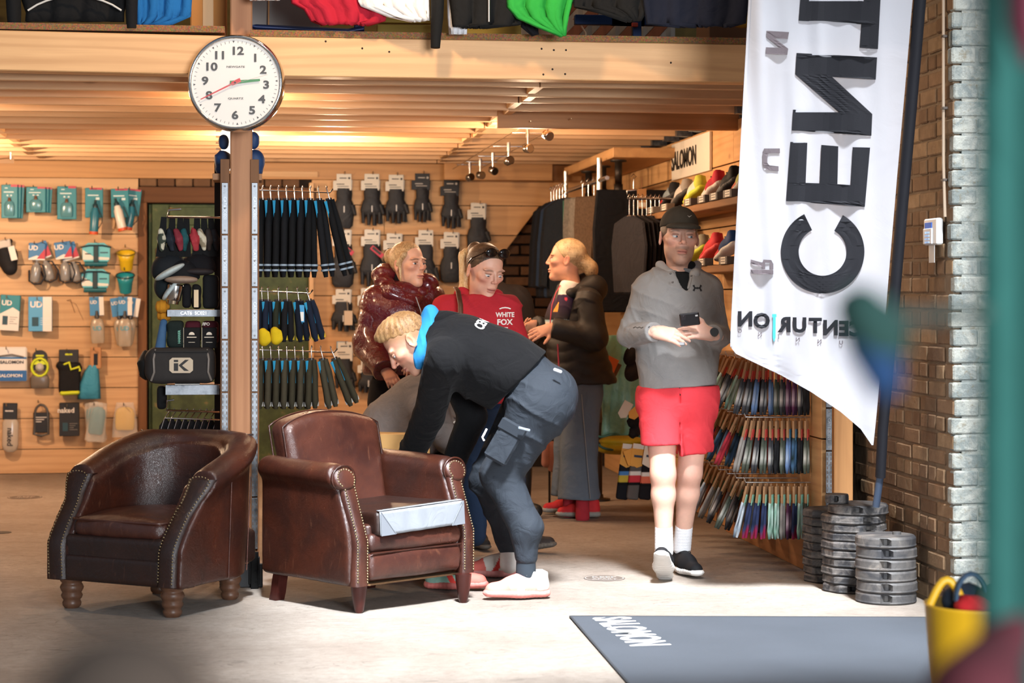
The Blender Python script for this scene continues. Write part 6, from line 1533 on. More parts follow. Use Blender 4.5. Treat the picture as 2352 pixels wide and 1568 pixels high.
def dark_pouch(cx, cy, w, h, lab, tagc=True):
    peg(cx, cy-h*.5, .16); t = thing('running_pouch', W(cx, cy+h/2, .1), lab, 'pouch')
    def f(P): return sdf([(s_ell((0, 0, 0), (px(w)*.42, px(h)*.38, .05)), 0), (s_ell((px(w)*.1, -px(h)*.3, .02), (px(w)*.3, px(h)*.2, .045)), .03), (s_cone((-.03, px(h)*.2, 0), (.02, px(h)*.48, .0), .045, .02), .02)])(P)
    f.box = (np.array([-.2, -.2, -.08]), np.array([.2, .2, .1])); soft('pouch', [(local(f, FV(cx, cy, .09)), .008, folds(.004, 30, 60, (.6, .3, .7), cx))], cloth('#1d1d20', .7, .2, 20, .3), t)
    part('crumpled_top', film('#cfc6ba', .8, .5), t, lambda m: m.box((.0, px(h)*.40, .03), (px(w)*.5, px(h)*.24, .02), FV(cx, cy, .09, .2), b=.008)); part('swing_tag', white, t, lambda m: m.box((px(w)*.28, px(h)*.08, .08), (px(14), px(32), .003), FV(cx, cy, .09, .25)))
dark_pouch(18, 592, 56, 80, 'black running pouch with white tag at the far left of the second row')
def ud_hand(cx, cy, rz, lab, d=.1):
    peg(cx, cy-42, .16); M = FV(cx, cy, d, rz); t = thing('handheld_flask', W(cx, cy+45, d), lab, 'flask', 'handheld flasks on blue and red cards')
    c = part('card', plain(UD_B, .5), t, lambda m: rbox(m, (0, .085, 0), (.125, .13, .008), M)); part('card_red', plain('#b8283c', .5), c, lambda m: m.prism([(.0, .03), (.062, .03), (.062, .11)], .002, M, 0, .005)); part('card_white', white, c, lambda m: m.prism([(-.062, .02), (.062, .02), (.062, .035), (0, .055), (-.062, .03)], .002, M, 0, .0045))
    part('lettering', white, c, lambda m: m.text('UD', .05, M @ TR(-.028, .11, .0055), bold=.03))
    part('flask', plain('#8b8a88', .2, .0, .5), t, lambda m: m.lathe([(.026, 0), (.036, .012), (.038, .05), (.036, .11), (.030, .13), (.018, .138), (.018, .15)], 18, 0, M @ TR(-.005, -.15, .05) @ RZ(-.08) @ RX(-PI/2)))
    part('hand_strap', plain('#20242c', .7), t, lambda m: m.tube([M @ V(.0, .0, .03), M @ V(.055, -.02, .05), M @ V(.075, -.10, .055), M @ V(.04, -.16, .05), M @ V(-.01, -.165, .04), M @ V(-.045, -.14, .04), M @ V(-.05, -.06, .03)], .012, 8, flat=.5))
ud_hand(84, 603, -.03, 'handheld flask on blue and red card, left one of the second row'); ud_hand(103, 600, .35, 'grey handheld flask leaning right behind the left blue and red card', .07)
ud_hand(148, 600, .12, 'handheld flask on blue and red card, next to the teal belt packs'); ud_hand(166, 602, .30, 'black-strapped handheld flask tucked behind its neighbour in the second row', .07)
def belt_pack(cx, cy, lab, d):
    M = FV(cx, cy, d); peg(cx, cy-26, .15); t = thing('belt_pack', W(cx, cy+27, d), lab, 'belt pack', 'teal belt packs one above the other')
    c = part('box', plain('#5fb9c6', .5), t, lambda m: m.prism([(-.105, -.03), (-.09, -.062), (.09, -.062), (.105, -.03), (.105, .05), (.06, .085), (-.06, .085), (-.105, .05)], .03, M, 0, -.015, .003)); part('white_band', white, c, lambda m: m.prism([(-.10, -.045), (.10, -.045), (.10, -.028), (-.02, -.02), (-.10, .03)], .002, M, 0, .016))
    part('lettering', plain('#2c4f63', .6), c, lambda m: (m.box((.06, .01, .0165), (.06, .010, .001), M), m.box((-.06, .0, .0175), (.045, .008, .001), M)))
    part('belt', plain('#15343c', .6), t, lambda m: (m.tube([M @ V(-.115, .05, .02), M @ V(-.05, .065, .035), M @ V(.05, .065, .035), M @ V(.115, .05, .02)], .012, 8, flat=.5), m.box((0, .0, .028), (.035, .13, .012), M, b=.004))); part('roll', plain(TEAL2, .5), t, lambda m: m.tube([M @ V(-.085, -.075, .01), M @ V(.085, -.075, .01)], .02, 12))
belt_pack(221, 583, 'teal belt pack with black strap, upper one of the pair', .09); belt_pack(219, 643, 'teal belt pack with black strap, lower one of the pair', .09)
def cup(cx, cy, col, lab):
    M = FV(cx, cy, .1); peg(cx, cy-28, .13); t = thing('folding_cup', W(cx, cy+25, .1), lab, 'cup')
    part('cup', plain(col, .35, 0, .3), t, lambda m: (m.lathe([(.045, -.08), (.056, -.0), (.07, .055), (.066, .055), (.05, -.0), (.04, -.075)], 18, 0, M @ RX(-PI/2+.35)))); part('rim', plain('#12363c' if col[1] != 'd' else '#7a6a20', .4), t, lambda m: m.tube([M @ (RX(-PI/2+.35) @ V(.07*math.cos(a), .07*math.sin(a), .055)) for a in [PI*i/9 for i in range(18)]], .005, 6, closed=True))
cup(290, 596, '#d8b41c', 'yellow folding cup hanging beside the teal belt packs'); cup(288, 648, '#1c8791', 'teal folding cup hanging below the yellow one')
def flat_box(cx, cy, w, h, cols, lab, grp=None, txt='UD', n=1, d=.1, rz=0, name='boxed_bladder'):
    peg(cx, cy-h/2+6, d+.08); M = FV(cx, cy, d, rz); w, h = px(w), px(h)
    t = thing(name, W(cx, cy+h*PXM/2, d), lab, 'box', grp)
    c = part('carton', plain(cols[0], .5), t, lambda m: rbox(m, (0, 0, -.02), (w, h, .05), M))
    part('panel', plain(cols[1], .5), c, lambda m: m.prism(cols[2](w, h), .002, M, 0, .0052)); part('lettering', plain(cols[3], .6), c, lambda m: m.text(txt, w*.36, M @ TR(-w*.16, h*.27, .0075), bold=.03))
    part('window', plain('#2c4a55', .3), c, lambda m: rbox(m, (-w*.2, -h*.22, .006), (w*.28, h*.26, .004), M, b=.002)); part('small_print', plain(cols[4], .6), c, lambda m: lines(m, M, w*.02, -h*.12, w*.4, 4, h*.06, .0085, 0, h*.012))
    return t
flat_box(22, 718, 44, 80, (TEAL, '#ddd8d0', lambda w, h: [(-w/2, -h/2), (w/2, -h/2), (w/2, h*.05), (w*.15, h*.16), (-w/2, -h*.05)], '#e6e2da', '#4d5a5c'), 'teal and white boxed pack at the far left of the third row', rz=-.06)
flat_box(92, 721, 52, 78, ('#4f9cc9', '#e2ddd6', lambda w, h: [(w*.12, -h/2), (w/2, -h/2), (w/2, h/2), (w*.12, h/2)], '#e6e2da', '#d5e2ea'), 'blue and white boxed pack, second in the third row', d=.13)
p = W(152, 690, 0); part('peg', plain('#6d5238', .5), wb, lambda m: m.tube([p, W(162, 688, .10), W(172, 718, .14)], .003, 6))
def soft_flask(cx, y0, y1, rz, lab, d, tint='#b9ab98'):
    M = FV(cx, y0, d, rz); h = px(y1-y0); t = thing('soft_flask', W(cx, y1, d), lab, 'soft flask', 'clear soft flasks with blue and white cards'); 
    c = part('card', plain('#3c86bb', .5), t, lambda m: rbox(m, (0, -.07, 0), (.105, .145, .004), M)); part('card_white', white, c, lambda m: m.box((.037, -.07, .0025), (.034, .140, .002), M)); part('lettering', white, c, lambda m: m.text('UD', .035, M @ TR(-.022, -.04, .0035), bold=.03))
    part('bite_valve', plain('#3a3a3c', .4), t, lambda m: m.lathe([(.016, 0), (.018, .02), (.012, .03), (.009, .06)], 12, 0, M @ TR(0, -.165, .01) @ RX(-PI/2))); part('pouch', film(tint, .72, .25), t, lambda m: flask_pouch(m, M @ TR(0, -.16, .01), .105, h-.16, .018)); part('print', plain('#5da4b4', .5), t, lambda m: m.text('UD', .045, M @ TR(0, -.24, .031), bold=.02))
peg(219, 684, .15); peg(286, 684, .2)
soft_flask(221, 682, 787, .04, 'clear soft flask hanging alone, left of the three in the third row', .1); soft_flask(268, 684, 792, .14, 'clear soft flask, left one of the three fanned on one peg', .08); soft_flask(287, 682, 794, 0, 'clear soft flask, middle one of the three fanned on one peg', .14); soft_flask(307, 684, 792, -.16, 'clear soft flask, right one of the three fanned on one peg', .10)
# fourth row
t = thing('bladder_pack', W(28, 876, .1), 'blue and white printed bladder pack at the far left of the fourth row', 'pack'); peg(20, 800, .16); M = FV(28, 836, .09)
c = part('pack', plain('#e0dbd4', .45), t, lambda m: rbox(m, (0, 0, 0), (px(66), px(78), .03), M, b=.012)); part('blue_band', plain('#1f5e9c', .45), c, lambda m: rbox(m, (0, -px(26), .016), (px(65), px(24), .004), M)); part('blue_edge', plain('#2c6fa8', .45), c, lambda m: rbox(m, (0, px(14), .016), (px(65), px(4), .003), M)); part('lettering', plain('#1b1b1f'), c, lambda m: m.text('SALOMON', .032, M @ TR(0, .015, .019), bold=.03, wide=1.15)); part('lettering', white, c, lambda m: m.text('SALOMON', .032, M @ TR(-.01, -px(26), .0195), bold=.03, wide=1.15)); part('handle', plain('#6d6a66', .5), t, lambda m: m.tube([M @ V(-.1, px(18), .02), M @ V(0, px(22), .03), M @ V(.09, px(16), .02)], .007, 6))
t = thing('flask_with_cap', W(92, 890, .1), 'grey flask with neon yellow harness on a black card', 'flask'); peg(87, 804, .14); M = FV(92, 845, .09)
c = part('card', plain('#1b1b1d', .5), t, lambda m: m.prism([(px(17)*math.cos(a)*1.0, px(25)+px(16)*math.sin(a)) for a in [PI*i/10 for i in range(11)]]+[(-px(17), -px(5)), (px(17), -px(5))], .008, M)); part('lettering', plain('#c8d31e'), c, lambda m: m.box((0, px(28), .009), (px(18), px(4), .001), M)); part('harness', plain('#c9d722', .5), t, lambda m: (m.tube([M @ V(px(18)*math.cos(a), px(2)+px(20)*math.sin(a), .02) for a in [2*PI*i/14 for i in range(14)]], .018, 8, closed=True, flat=.6), m.prism([(-px(15), px(8)), (-px(6), px(20)), (0, px(14)), (px(8), px(21)), (px(15), px(8))], .012, M, 0, .01))); part('cap', plain('#b7b2ac', .4), t, lambda m: m.lathe([(.03, 0), (.032, .02), (.012, .03)], 16, 0, M @ TR(0, px(2), .01))); part('pouch', film('#6f675e', .85, .3), t, lambda m: flask_pouch(m, M @ TR(-.0, -px(12), .012), px(42), px(34), .022))
t = thing('vest_pack', W(160, 905, .1), 'black running vest with neon yellow trim on a black card', 'running vest'); peg(157, 805, .14); M = FV(160, 854, .09)
c = part('card', plain('#1d1d20', .5), t, lambda m: rbox(m, (px(-2), px(36), 0), (px(44), px(30), .01), M)); part('lettering', plain('#c8d31e'), c, lambda m: m.box((-px(2), px(40), .006), (px(16), px(4), .001), M)); soft('vest', [(local(sdf([(s_box((0, -.045, .0), (px(25), px(36), .03), .025), 0), (s_cone((-px(22), px(15), 0), (px(22), px(8), 0), .03, .02), .02)]), M), .008, folds(.004, 40, 60, (1, .2, .3), 2))], cloth('#151518', .7), t); part('yellow_hem', plain('#ccd925', .5), t, lambda m: m.box((-.005, -px(47), .01), (px(44), px(9), .05), M @ RZ(.05), b=.01)); part('yellow_trim', plain('#ccd925', .5), t, lambda m: (m.tube([M @ V(-px(14), px(16), .02), M @ V(0, px(22), .035), M @ V(px(4), px(6), .04), M @ V(px(22), px(12), .03), M @ V(px(24), px(2), .03)], .010, 7)))
t = thing('boxed_filter', W(208, 915, .1), 'kraft boxed gadget with a blue drawstring bag hanging below it', 'pack'); peg(219, 802, .16); M = FV(214, 822, .1)
c = part('carton', plain('#b5845a', .7), t, lambda m: rbox(m, (.02, .0, -.01), (px(24), px(48), .035), M)); part('window', plain('#1b1a19', .3), c, lambda m: rbox(m, (.02, -.01, .009), (px(9), px(26), .003), M, b=.0015)); part('bag', cloth('#3f8fb0', .6, .15, 9, .3, fold=.5), t, lambda m: m.loft([[V(x*w_+ox, y, zz*t_) for x, zz in ((-1, 0), (-.6, 1), (-.1, .5), (.2, 1), (.7, .6), (1, 0), (.5, -1), (-.5, -1))] for y, w_, t_, ox in ((-px(16), px(10), .01, .0), (-px(30), px(16), .022, -.01), (-px(60), px(23), .03, -.025), (-px(90), px(26), .02, -.03), (-px(93), px(26), .004, -.03))], M=M))
# fifth row
t = thing('bottle_hanging', W(24, 1038, .1), 'clear squeeze bottle with vertical lettering under a black card, far left', 'bottle'); peg(20, 930, .15); M = FV(24, 980, .09, -.02)
c = part('card', plain('#171718', .5), t, lambda m: rbox(m, (-.005, px(35), 0), (px(32), px(38), .02), M)); part('print', plain('#c9c4bd'), c, lambda m: m.box((-.01, px(36), .0105), (px(18), px(3), .001), M)); part('bottle', film('#cbbfae', .7, .2), t, lambda m: m.loft([[V(px(18)*s_*math.cos(a), y, .03*s_*math.sin(a)) for a in [2*PI*i/16 for i in range(16)]] for y, s_ in ((px(17), .8), (px(10), 1), (-px(40), 1.03), (-px(52), .85), (-px(57), .4))], M=M)); part('lettering', plain('#2a2523'), t, lambda m: m.text('naked', .058, M @ TR(0, -px(22), .033) @ RZ(-PI/2), bold=.02, space=1.0))
t = thing('tube_pack', W(95, 998, .1), 'black hydration tube looped on a black card', 'pack'); peg(92, 922, .14); M = FV(95, 962, .09)
c = part('card', plain('#141416', .5), t, lambda m: rbox(m, (0, -px(8), .0), (px(36), px(46), .012), M)); part('print', plain('#cfcac2'), c, lambda m: lines(m, M, -px(12), px(4), px(24), 3, px(5), .007, 0, .006)); part('tube', film('#4c4a48', .8, .3), t, lambda m: m.tube([M @ V(px(14)*math.cos(a), px(12)+px(20)*math.sin(a), .0) for a in [PI*i/10 for i in range(11)]]+[M @ V(-px(16), -px(34), .01), M @ V(0, -px(38), .01), M @ V(px(16), -px(34), .01)], .010, 8, closed=True))
t = flat_box(159, 963, 44, 76, ('#151516', '#1c1c1e', lambda w, h: [(-w*.49, -h*.49), (w*.49, -h*.49), (w*.49, h*.3), (-w*.49, h*.3)], '#dcd6ce', '#8d8882'), 'black boxed running band with white lettering, middle of the bottom row', None, 'naked', d=.11, name='boxed_band')
def bagged(cx, y0, y1, w, col, lab, n):
    peg(cx, y0+4, .16)
    for i in range(n):
        rz = (i-(n-1)/2)*-.16; M = FV(cx+(i-(n-1)/2)*10, y0, .08+.03*i, rz); t = thing('bagged_flask', W(cx+(i-(n-1)/2)*10, y1, .1), lab if n == 1 else f'{lab}, {("left", "middle", "right")[i]} one of three on the peg', 'pack', 'flasks in clear plastic bags on the bottom row')
        part('flask', plain(col if i != 1 else '#3fa0b4' if col[1] == '2' else col, .4), t, lambda m: flask_pouch(m, M @ TR(0, -.035, 0), px(w), px(y1-y0)-.09, .014)); part('plastic_bag', film('#e9e4dc', .28, .1), t, lambda m: m.loft([[V(px(w)*.58*s_*math.cos(a)*(1+.06*math.sin(5*a+i)), -y, .022*math.sin(a)*(1+.3*math.sin(7*a))) for a in [2*PI*k/20 for k in range(20)]] for y, s_ in ((0, .75), (.06, .9), (px(y1-y0)*.6, 1.05), (px(y1-y0), 1.12))], caps=False, M=M))
bagged(220, 924, 1013, 34, '#2a8598', 'teal flask in a clear plastic bag', 3); bagged(287, 924, 1003, 44, '#dfb32f', 'yellow flask in a clear plastic bag beside the door frame', 1)

# ---------------------------------------------------------------- gloves on the boards left of the dark brick
def glove_mesh(m, M, w, h, mitt=False, fan=0.0):
    def tube2(a, b, r0, r1): m.tube([M @ V(*a), M @ V((a[0]+b[0])/2, (a[1]+b[1])/2, a[2]+.004), M @ V(*b)], [r0, (r0+r1)/2*1.03, r1], 8, flat=.7)
    cuff = [[V(w*.30*s_*math.cos(a), y, .022*s2*math.sin(a)) for a in [2*PI*i/12 for i in range(12)]] for y, s_, s2 in ((0, .9, .8), (-h*.12, 1.0, .9), (-h*.28, .95, .8), (-h*.36, 1.2, 1), (-h*.55, 1.45, 1.15), (-h*(.92 if mitt else .66), 1.3 if mitt else 1.35, 1.0 if mitt else .8), (-h*(1.0 if mitt else .68), .9 if mitt else 1.2, .35))]
    m.loft(cuff, M=M)
    if not mitt:
        for k in range(4): x = w*(-.33+.22*k); tube2((x, -h*.62, 0), (x*1.12+fan*(k-1.5), -h*(.97-.05*abs(k-1.6)), .004), w*.115, w*.085)
    tube2((w*.36, -h*.42, .0), (w*.48, -h*.66, .01), w*.13, w*.10)
def gloves(cx, y0, y1, w, lab, mitt=False, card='white', n=2, cardh=38, zip_=True, rz=0.0):
    peg(cx, y0+3, .16); gm = cloth('#262628', .6, .3, 18, .4, fold=.4, spec=.4)
    t = thing('gloves' if not mitt else 'mittens', W(cx, y1, .1), lab, 'gloves'); cm = plain('#d8d0c0', .7) if card == 'white' else plain('#18181a', .6)
    for i in range(n):
        M = FV(cx+(3*i), y0, .12-.03*i, rz-.05*i)
        c = part('header_card', cm, t, lambda m: (m.box((.0, -px(cardh*.28), 0), (px(34), px(cardh*.55), .004), M, b=.001), m.box((-px(4), -px(cardh*.72), .002), (px(42), px(cardh*.56), .004), M, b=.001)))
        if i == 0:
            part('print', plain('#2a2724' if card == 'white' else '#b7b0a6'), c, lambda m: (m.lathe([(.0001, .004), (.009, .004)], 12, 0, M @ TR(px(12), -px(10), 0), False, False), m.box((-px(2), -px(10), .0035), (px(16), px(2.2), .001), M), m.box((-px(8), -px(24), .0055), (px(18), px(2), .001), M), m.box((-px(2), -px(29), .0055), (px(26), px(1.4), .001), M)))
        part('mitten' if mitt else 'glove', gm, t, lambda m: glove_mesh(m, M @ TR((.012 if i else -.004), -px(cardh*.88), -.002), px(w)*(1.15 if i else 1.25), px(y1-y0-cardh*.88), mitt, .006*(1 if i else -1)))
        if i == 0 and zip_: part('pull_tab', plain('#c9c4bb', .4), t, lambda m: m.box((0, -px(cardh+ (y1-y0-cardh)*.5), .035), (.009, px(15), .006), M, b=.002))
    return t
gloves(790, 399, 525, 44, 'black fleece mittens hanging at the left of the top glove row', True); gloves(854, 399, 523, 46, 'black gloves, second pair from the left in the top glove row'); gloves(910, 401, 518, 46, 'black gloves, third pair from the left in the top glove row'); gloves(970, 398, 515, 36, 'black gloves on a black card, fourth pair in the top glove row', card='black'); gloves(1036, 412, 530, 42, 'black gloves on a black card with white tags, fifth pair in the top glove row', card='black')
gloves(1098, 466, 580, 46, 'long black gloves hanging lower at the right end of the glove rows', True, zip_=False)
gloves(788, 527, 660, 50, 'black padded mittens with a red tag at the left of the second glove row', True); gloves(854, 527, 665, 50, 'black padded gloves with a red tag, second pair of the second row'); gloves(905, 536, 640, 44, 'black gloves under white cards just above the blonde woman in burgundy'); gloves(978, 528, 690, 50, 'black quilted gloves between the two blonde heads', n=1); gloves(1036, 533, 650, 46, 'black quilted mittens at the right of the second glove row', True)
for x, y, rz in ((797, 573, .6), (866, 578, .7)): 
    t = thing('swing_tag', W(x, y, .17), f'red and dark swing tag on the {"left" if x < 830 else "second"} padded gloves of the second row', 'tag'); part('tag', plain('#c2364a', .6), t, lambda m: m.box((0, 0, 0), (px(34), px(11), .004), FV(x, y, .15, -rz), b=.001)); part('print', plain('#2b2422', .6), t, lambda m: m.box((-px(2), px(1), .0025), (px(24), px(6), .001), FV(x, y, .15, -rz)))
gloves(788, 664, 765, 50, 'black and grey running gloves alone on the third peg row, left', n=2, cardh=34); gloves(846, 662, 740, 40, 'black gloves half hidden behind the burgundy sleeve', cardh=40)
t = thing('swing_tag', W(800, 730, .2), 'beige paper swing tag hanging on the running gloves', 'tag'); part('tag', plain('#cdb79c', .7), t, lambda m: m.box((0, 0, 0), (px(19), px(33), .003), FV(800, 730, .18), b=.001)); part('string', plain('#b9a88e'), t, lambda m: m.tube([W(797, 690, .13), W(799, 714, .18)], .0025, 5))
gl = gloves(792, 785, 900, 42, 'black grip gloves under a blue and white card on the lowest peg', cardh=44, zip_=False); part('blue_card', plain('#3d93b8', .5), gl, lambda m: m.box((-px(6), -px(20), .006), (px(26), px(42), .003), FV(792, 785, .10), b=.001)); part('lettering', white, gl, lambda m: m.text('UD', .045, FV(785, 804, .088), bold=.03)); part('palm_print', plain('#a9a296', .6), gl, lambda m: m.tube([FV(797, 845, .05) @ V(x, y, 0) for x, y in ((-.03, -.02), (-.035, .01), (.0, .012), (.03, .02), (.034, -.005), (.012, -.012), (.005, .01))], .006, 6))
gloves(846, 826, 905, 44, 'black gloves with a clear white barcode label behind the crouching person', cardh=30)
part('conduit', plain('#8e6a45', .5), wb, lambda m: (m.tube([W(1058, 409, .04), W(1300, 414, .04)], .016, 10), m.tube([W(1045, 409, .04), W(1068, 409, .04)], .026, 10)))
# ================================================================ shelving round the post
bwood = wood('Z', '#8a5f3f', '#5c3d28', .7, False)
def strips(px0, px1, v, par, y0=418, y1=1262, n=7):
    """galvanised steel bands nailed along an upright, one length above the other"""
    a, b = on_v(px0, y0, v), on_v(px1, y1, v); H = (a.z-b.z)/n
    for i in range(n):
        z = a.z-H*(i+.5); cx = (a.x+b.x)/2; w = b.x-a.x
        s_ = part('steel_band', galvanised(), par, lambda m: m.box((cx, v, z), (w, .004, H-.006), b=.0015))
        def marks(m):
            for k in range(9):
                zz = z+H*(.42-.105*k); M = facing(FACE_V, (cx, v-.0025, zz))
                if i < 3: m.lathe([(.0001, .0035), (.004, .002), (.005, 0)], 8, 0, M @ TR((-1)**k*.004 if k % 4 else 0, 0, 0)) if k % 4 == 0 else None
                else: m.box((-w*.3, 0, .0006), (.004, .014, .001), M); m.box((w*.3, 0, .0006), (.004, .014, .001), M)
        o = part('punch_marks', plain('#5d4a3e' if i >= 3 else '#a9abae', .5, .3), s_, marks); o['kind'] = 'stuff'
        if i < 3: part('stamp', plain('#8f9194', .4, .8), s_, lambda m: m.text('CAT6 SC021', .020, facing(FACE_V, (cx, v-.003, z)) @ RZ(-PI/2), depth=.0004, bold=.02))
def upright_unit(x0, x1, label, side):
    v = 9.44; a, b = on_v(x0, 400, v), on_v(x1, 1345, v)
    t = thing('shelving_unit', ((a.x+b.x)/2, v, 0), label, 'shelving', 'shelving units either side of the post')
    part('upright', bwood, t, lambda m: m.box(((a.x+b.x)/2, v+.03, 1.0), (b.x-a.x+.012, .05, 2.0), b=.002))
    strips(x0, x1, v-.0, t); return t
unit_l = upright_unit(509, 524, 'shelving upright with galvanised bands on the left side of the post', -1)
unit_r = upright_unit(578, 592, 'shelving upright with galvanised bands on the right side of the post', 1)
a, b = on_v(493, 398, 9.5), on_v(607, 414, 9.5)
part('top_board', wood('X', '#a87850', '#7c5638'), unit_l, lambda m: m.box(((a.x+b.x)/2+.02*0-.01, 9.62, (a.z+b.z)/2), (b.x-a.x, .24, a.z-b.z), b=.002))
part('back_upright', plain('#1c1512', .9), unit_l, lambda m: m.box((on_v(500, 700, 9.75).x, 9.75, 1.0), (.03, .04, 2.0)))
part('foot_block', black, unit_r, lambda m: m.box((on_v(585, 1300, 9.42).x, 9.40, .085), (.035, .03, .17), b=.002))
for y0, y1, x0, x1, n, tx in ((711, 727, 384, 506, 'upper', 'CAT6  SC021'), (884, 906, 380, 504, 'lower', '')):
    v = 9.62; a, b = on_v(x0, y0, v), on_v(x1, y1, v)
    s_ = part('shelf', wood('X', '#9a6b46', '#6e4a30'), unit_l, lambda m: m.box(((a.x+b.x)/2, v+.16, a.z-.012), (b.x-a.x, .32, .022), b=.002))
    part('shelf_edge', galvanised(), s_, lambda m: m.box(((a.x+b.x)/2, v-.004, (a.z+b.z)/2), (b.x-a.x, .004, a.z-b.z), b=.001))
    if tx: part('stamp', plain('#d7d9dc', .4, .6), s_, lambda m: m.text(tx, .022, facing(FACE_V, ((a.x+b.x)/2, v-.0065, (a.z+b.z)/2)), depth=.0004, bold=.02))
def L_(x, y, d=0.0): return on_v(x, y, 9.62+d)
def LM(x, y, d=0.0, rz=0): return facing(FACE_V, L_(x, y, d)) @ RZ(rz)
q = 4600/9.75                                           # px per metre there
# rail with headbands
rl = thing('display_hook', L_(400, 500), 'chrome display arm carrying the row of headbands', 'display hook')
part('arm', chrome, rl, lambda m: m.tube([L_(416, 480, -.05), L_(388, 482, -.05), L_(384, 498, -.04), L_(505, 500, .05)], .006, 8))
hb = ['#3a3f34', '#1d2128', '#7c2b33', '#1d4a4c', '#a03338', '#8f8268', '#2b2421', '#1c1b1e']
for i, x in enumerate((372, 392, 410, 424, 448, 464, 480, 494)):
    t = thing('headband', L_(x, 585, 0), f'{["camouflage", "charcoal", "dark red", "teal green", "crimson", "beige patterned", "brown", "black"][i]} headband on a black card, {ORD[i]} from the left on the arm', 'headband', 'headbands on the display arm')
    part('card', black, t, lambda m: m.prism([(-.012, 0), (.014, 0), (.022, -.19), (-.026, -.19)], .002, LM(x+4, 498, -.01+.012*i, -.06+.02*i)))
    M = LM(x, 545, -.03+.012*i, .1*((i % 3)-1))
    hm = attr_cloth(.7, .3, var=.5, scale=30)
    c1, c2 = npv(lin(hb[i])[:3]), npv(lin('#c9bfa6' if i in (0, 5) else hb[i])[:3])
    soft('band', [(local(sdf([(s_cone((-.008, .03, 0), (.0, -.01, .005), .016, .019), 0), (s_cone((0, -.01, .005), (.005, -.055, 0), .020, .013), .02)]), M), .006, folds(.004, 60, 90, (1, .2, .3), i))], hm, t, color=lambda P: np.where((wob(P, 90, i) > .25)[:, None], c2, c1))
# caps, can, beanie, tags on the upper bay
def cap_(x, y, col, brim, lab, d=0, rz=0.0):
    t = thing('cap', L_(x, y+20, d), lab, 'cap'); M = LM(x, y, d, rz)
    cm = cloth(col, .9, .2, 20, .4); soft('crown', [(local(cut(sdf([(s_ell((0, -.01, 0), (.085, .075, .085)), 0)]), [((0, -.03, 0), (0, -1, 0))]), M), .009)], cm, t)
    soft('brim', [(local(cut(sdf([(s_ell((0, -.03, .08), (.08, .018, .075)), 0)]), [((0, 0, .05), (0, 0, -1))]), M), .0075)], cloth(brim, .8, .1, 20, .3), t)
cap_(418, 628, '#151517', '#8f7a6a', 'black cap with light-edged peak below the headbands', .02); cap_(385, 612, '#1b1d20', '#a9b2b0', 'black cap with grey peak at the left of the upper bay', .05, .5)
cap_(455, 610, '#161416', '#2a2526', 'plain black cap beside the light-edged one', .08); cap_(388, 650, '#1c2326', '#b4bcba', 'cap with pale grey peak hanging low at the left', .09, .9)
t = thing('steel_bottle', L_(400, 694), 'shiny steel cup hanging above the upper shelf', 'cup'); part('cup', metal('#d3d0cc', .15), t, lambda m: m.lathe([(.030, 0), (.034, .004), (.038, .07), (.036, .08), (.033, .075)], 20, 0, LM(398, 690, -.02, -.15) @ RX(-PI/2))); part('base', metal('#b7a184', .25), t, lambda m: m.lathe([(.026, -.016), (.028, 0)], 18, 0, LM(398, 690, -.02, -.15) @ RX(-PI/2)))
def dark_item(x0, y0, x1, y1, col, lab, name='pouch_bag', cat='bag', d=.05, tagc=None, txt=None, txc='#c9c2b8'):
    a, b = L_(x0, y0, d), L_(x1, y1, d); t = thing(name, ((a.x+b.x)/2, a.y, b.z), lab, cat); c = ((a.x+b.x)/2, a.y, (a.z+b.z)/2)
    soft('body', [(s_box(c, ((b.x-a.x)/2, .05, (a.z-b.z)/2), .018), .009, folds(.004, 24, 50, (.4, .2, 1), x0))], cloth(col, .85, .2, 14, .4), t)
    if tagc: part('label_tag', plain(tagc, .7), t, lambda m: m.box(((a.x+b.x)/2, a.y-.06, (a.z+b.z)/2-.01), ((b.x-a.x)*.5, .004, (a.z-b.z)*.7)))
    if txt: part('lettering', plain(txc, .6), t, lambda m: m.text(txt[0], txt[1], facing(FACE_V, ((a.x+b.x)/2+txt[3], a.y-.057, (a.z+b.z)/2+txt[4])) @ RZ(txt[2]), bold=.03))
    return t
dark_item(418, 650, 440, 708, '#131214', 'black strap bag standing at the middle of the upper shelf'); dark_item(441, 652, 462, 709, '#1a1817', 'black pouch with a cream barcode label on the upper shelf', tagc='#cdb592'); dark_item(465, 630, 503, 709, '#141416', 'large black folded bag at the right of the upper shelf'); dark_item(464, 560, 502, 626, '#161315', 'dark bag hanging in the shadow above the upper shelf', d=.15)
for x, y, lab, i in ((372, 704, 'mustard ribbed beanie, upper one beside the upper shelf', 0), (377, 724, 'mustard ribbed beanie, lower one beside the upper shelf', 1)):
    o = soft('beanie', [(s_ell(L_(x, y, .02+.05*i), (.034, .04, .032)), .006, lambda P: .003*np.sin(P[:, 0]*330))], cloth('#b97a1f', .95, .15, 30, .6), None); tag(o, lab, 'beanie', 'mustard beanies')
dark_item(384, 736, 422, 800, '#17201d', 'black neck warmer box with green logo and vertical lettering', 'boxed_clothing', 'box', .02, None, ('HARRIER', .016, PI/2, .02, -.01), '#5f9a84'); dark_item(424, 736, 462, 790, '#4a1720', 'maroon boxed garment behind the sunglasses boxes', 'boxed_clothing', 'box', .1); dark_item(464, 736, 503, 790, '#3f141c', 'dark maroon boxed garment at the right of the lower bay', 'boxed_clothing', 'box', .1, None, ('/IFO', .02, 0, -.02, .04), '#d8c8b8')
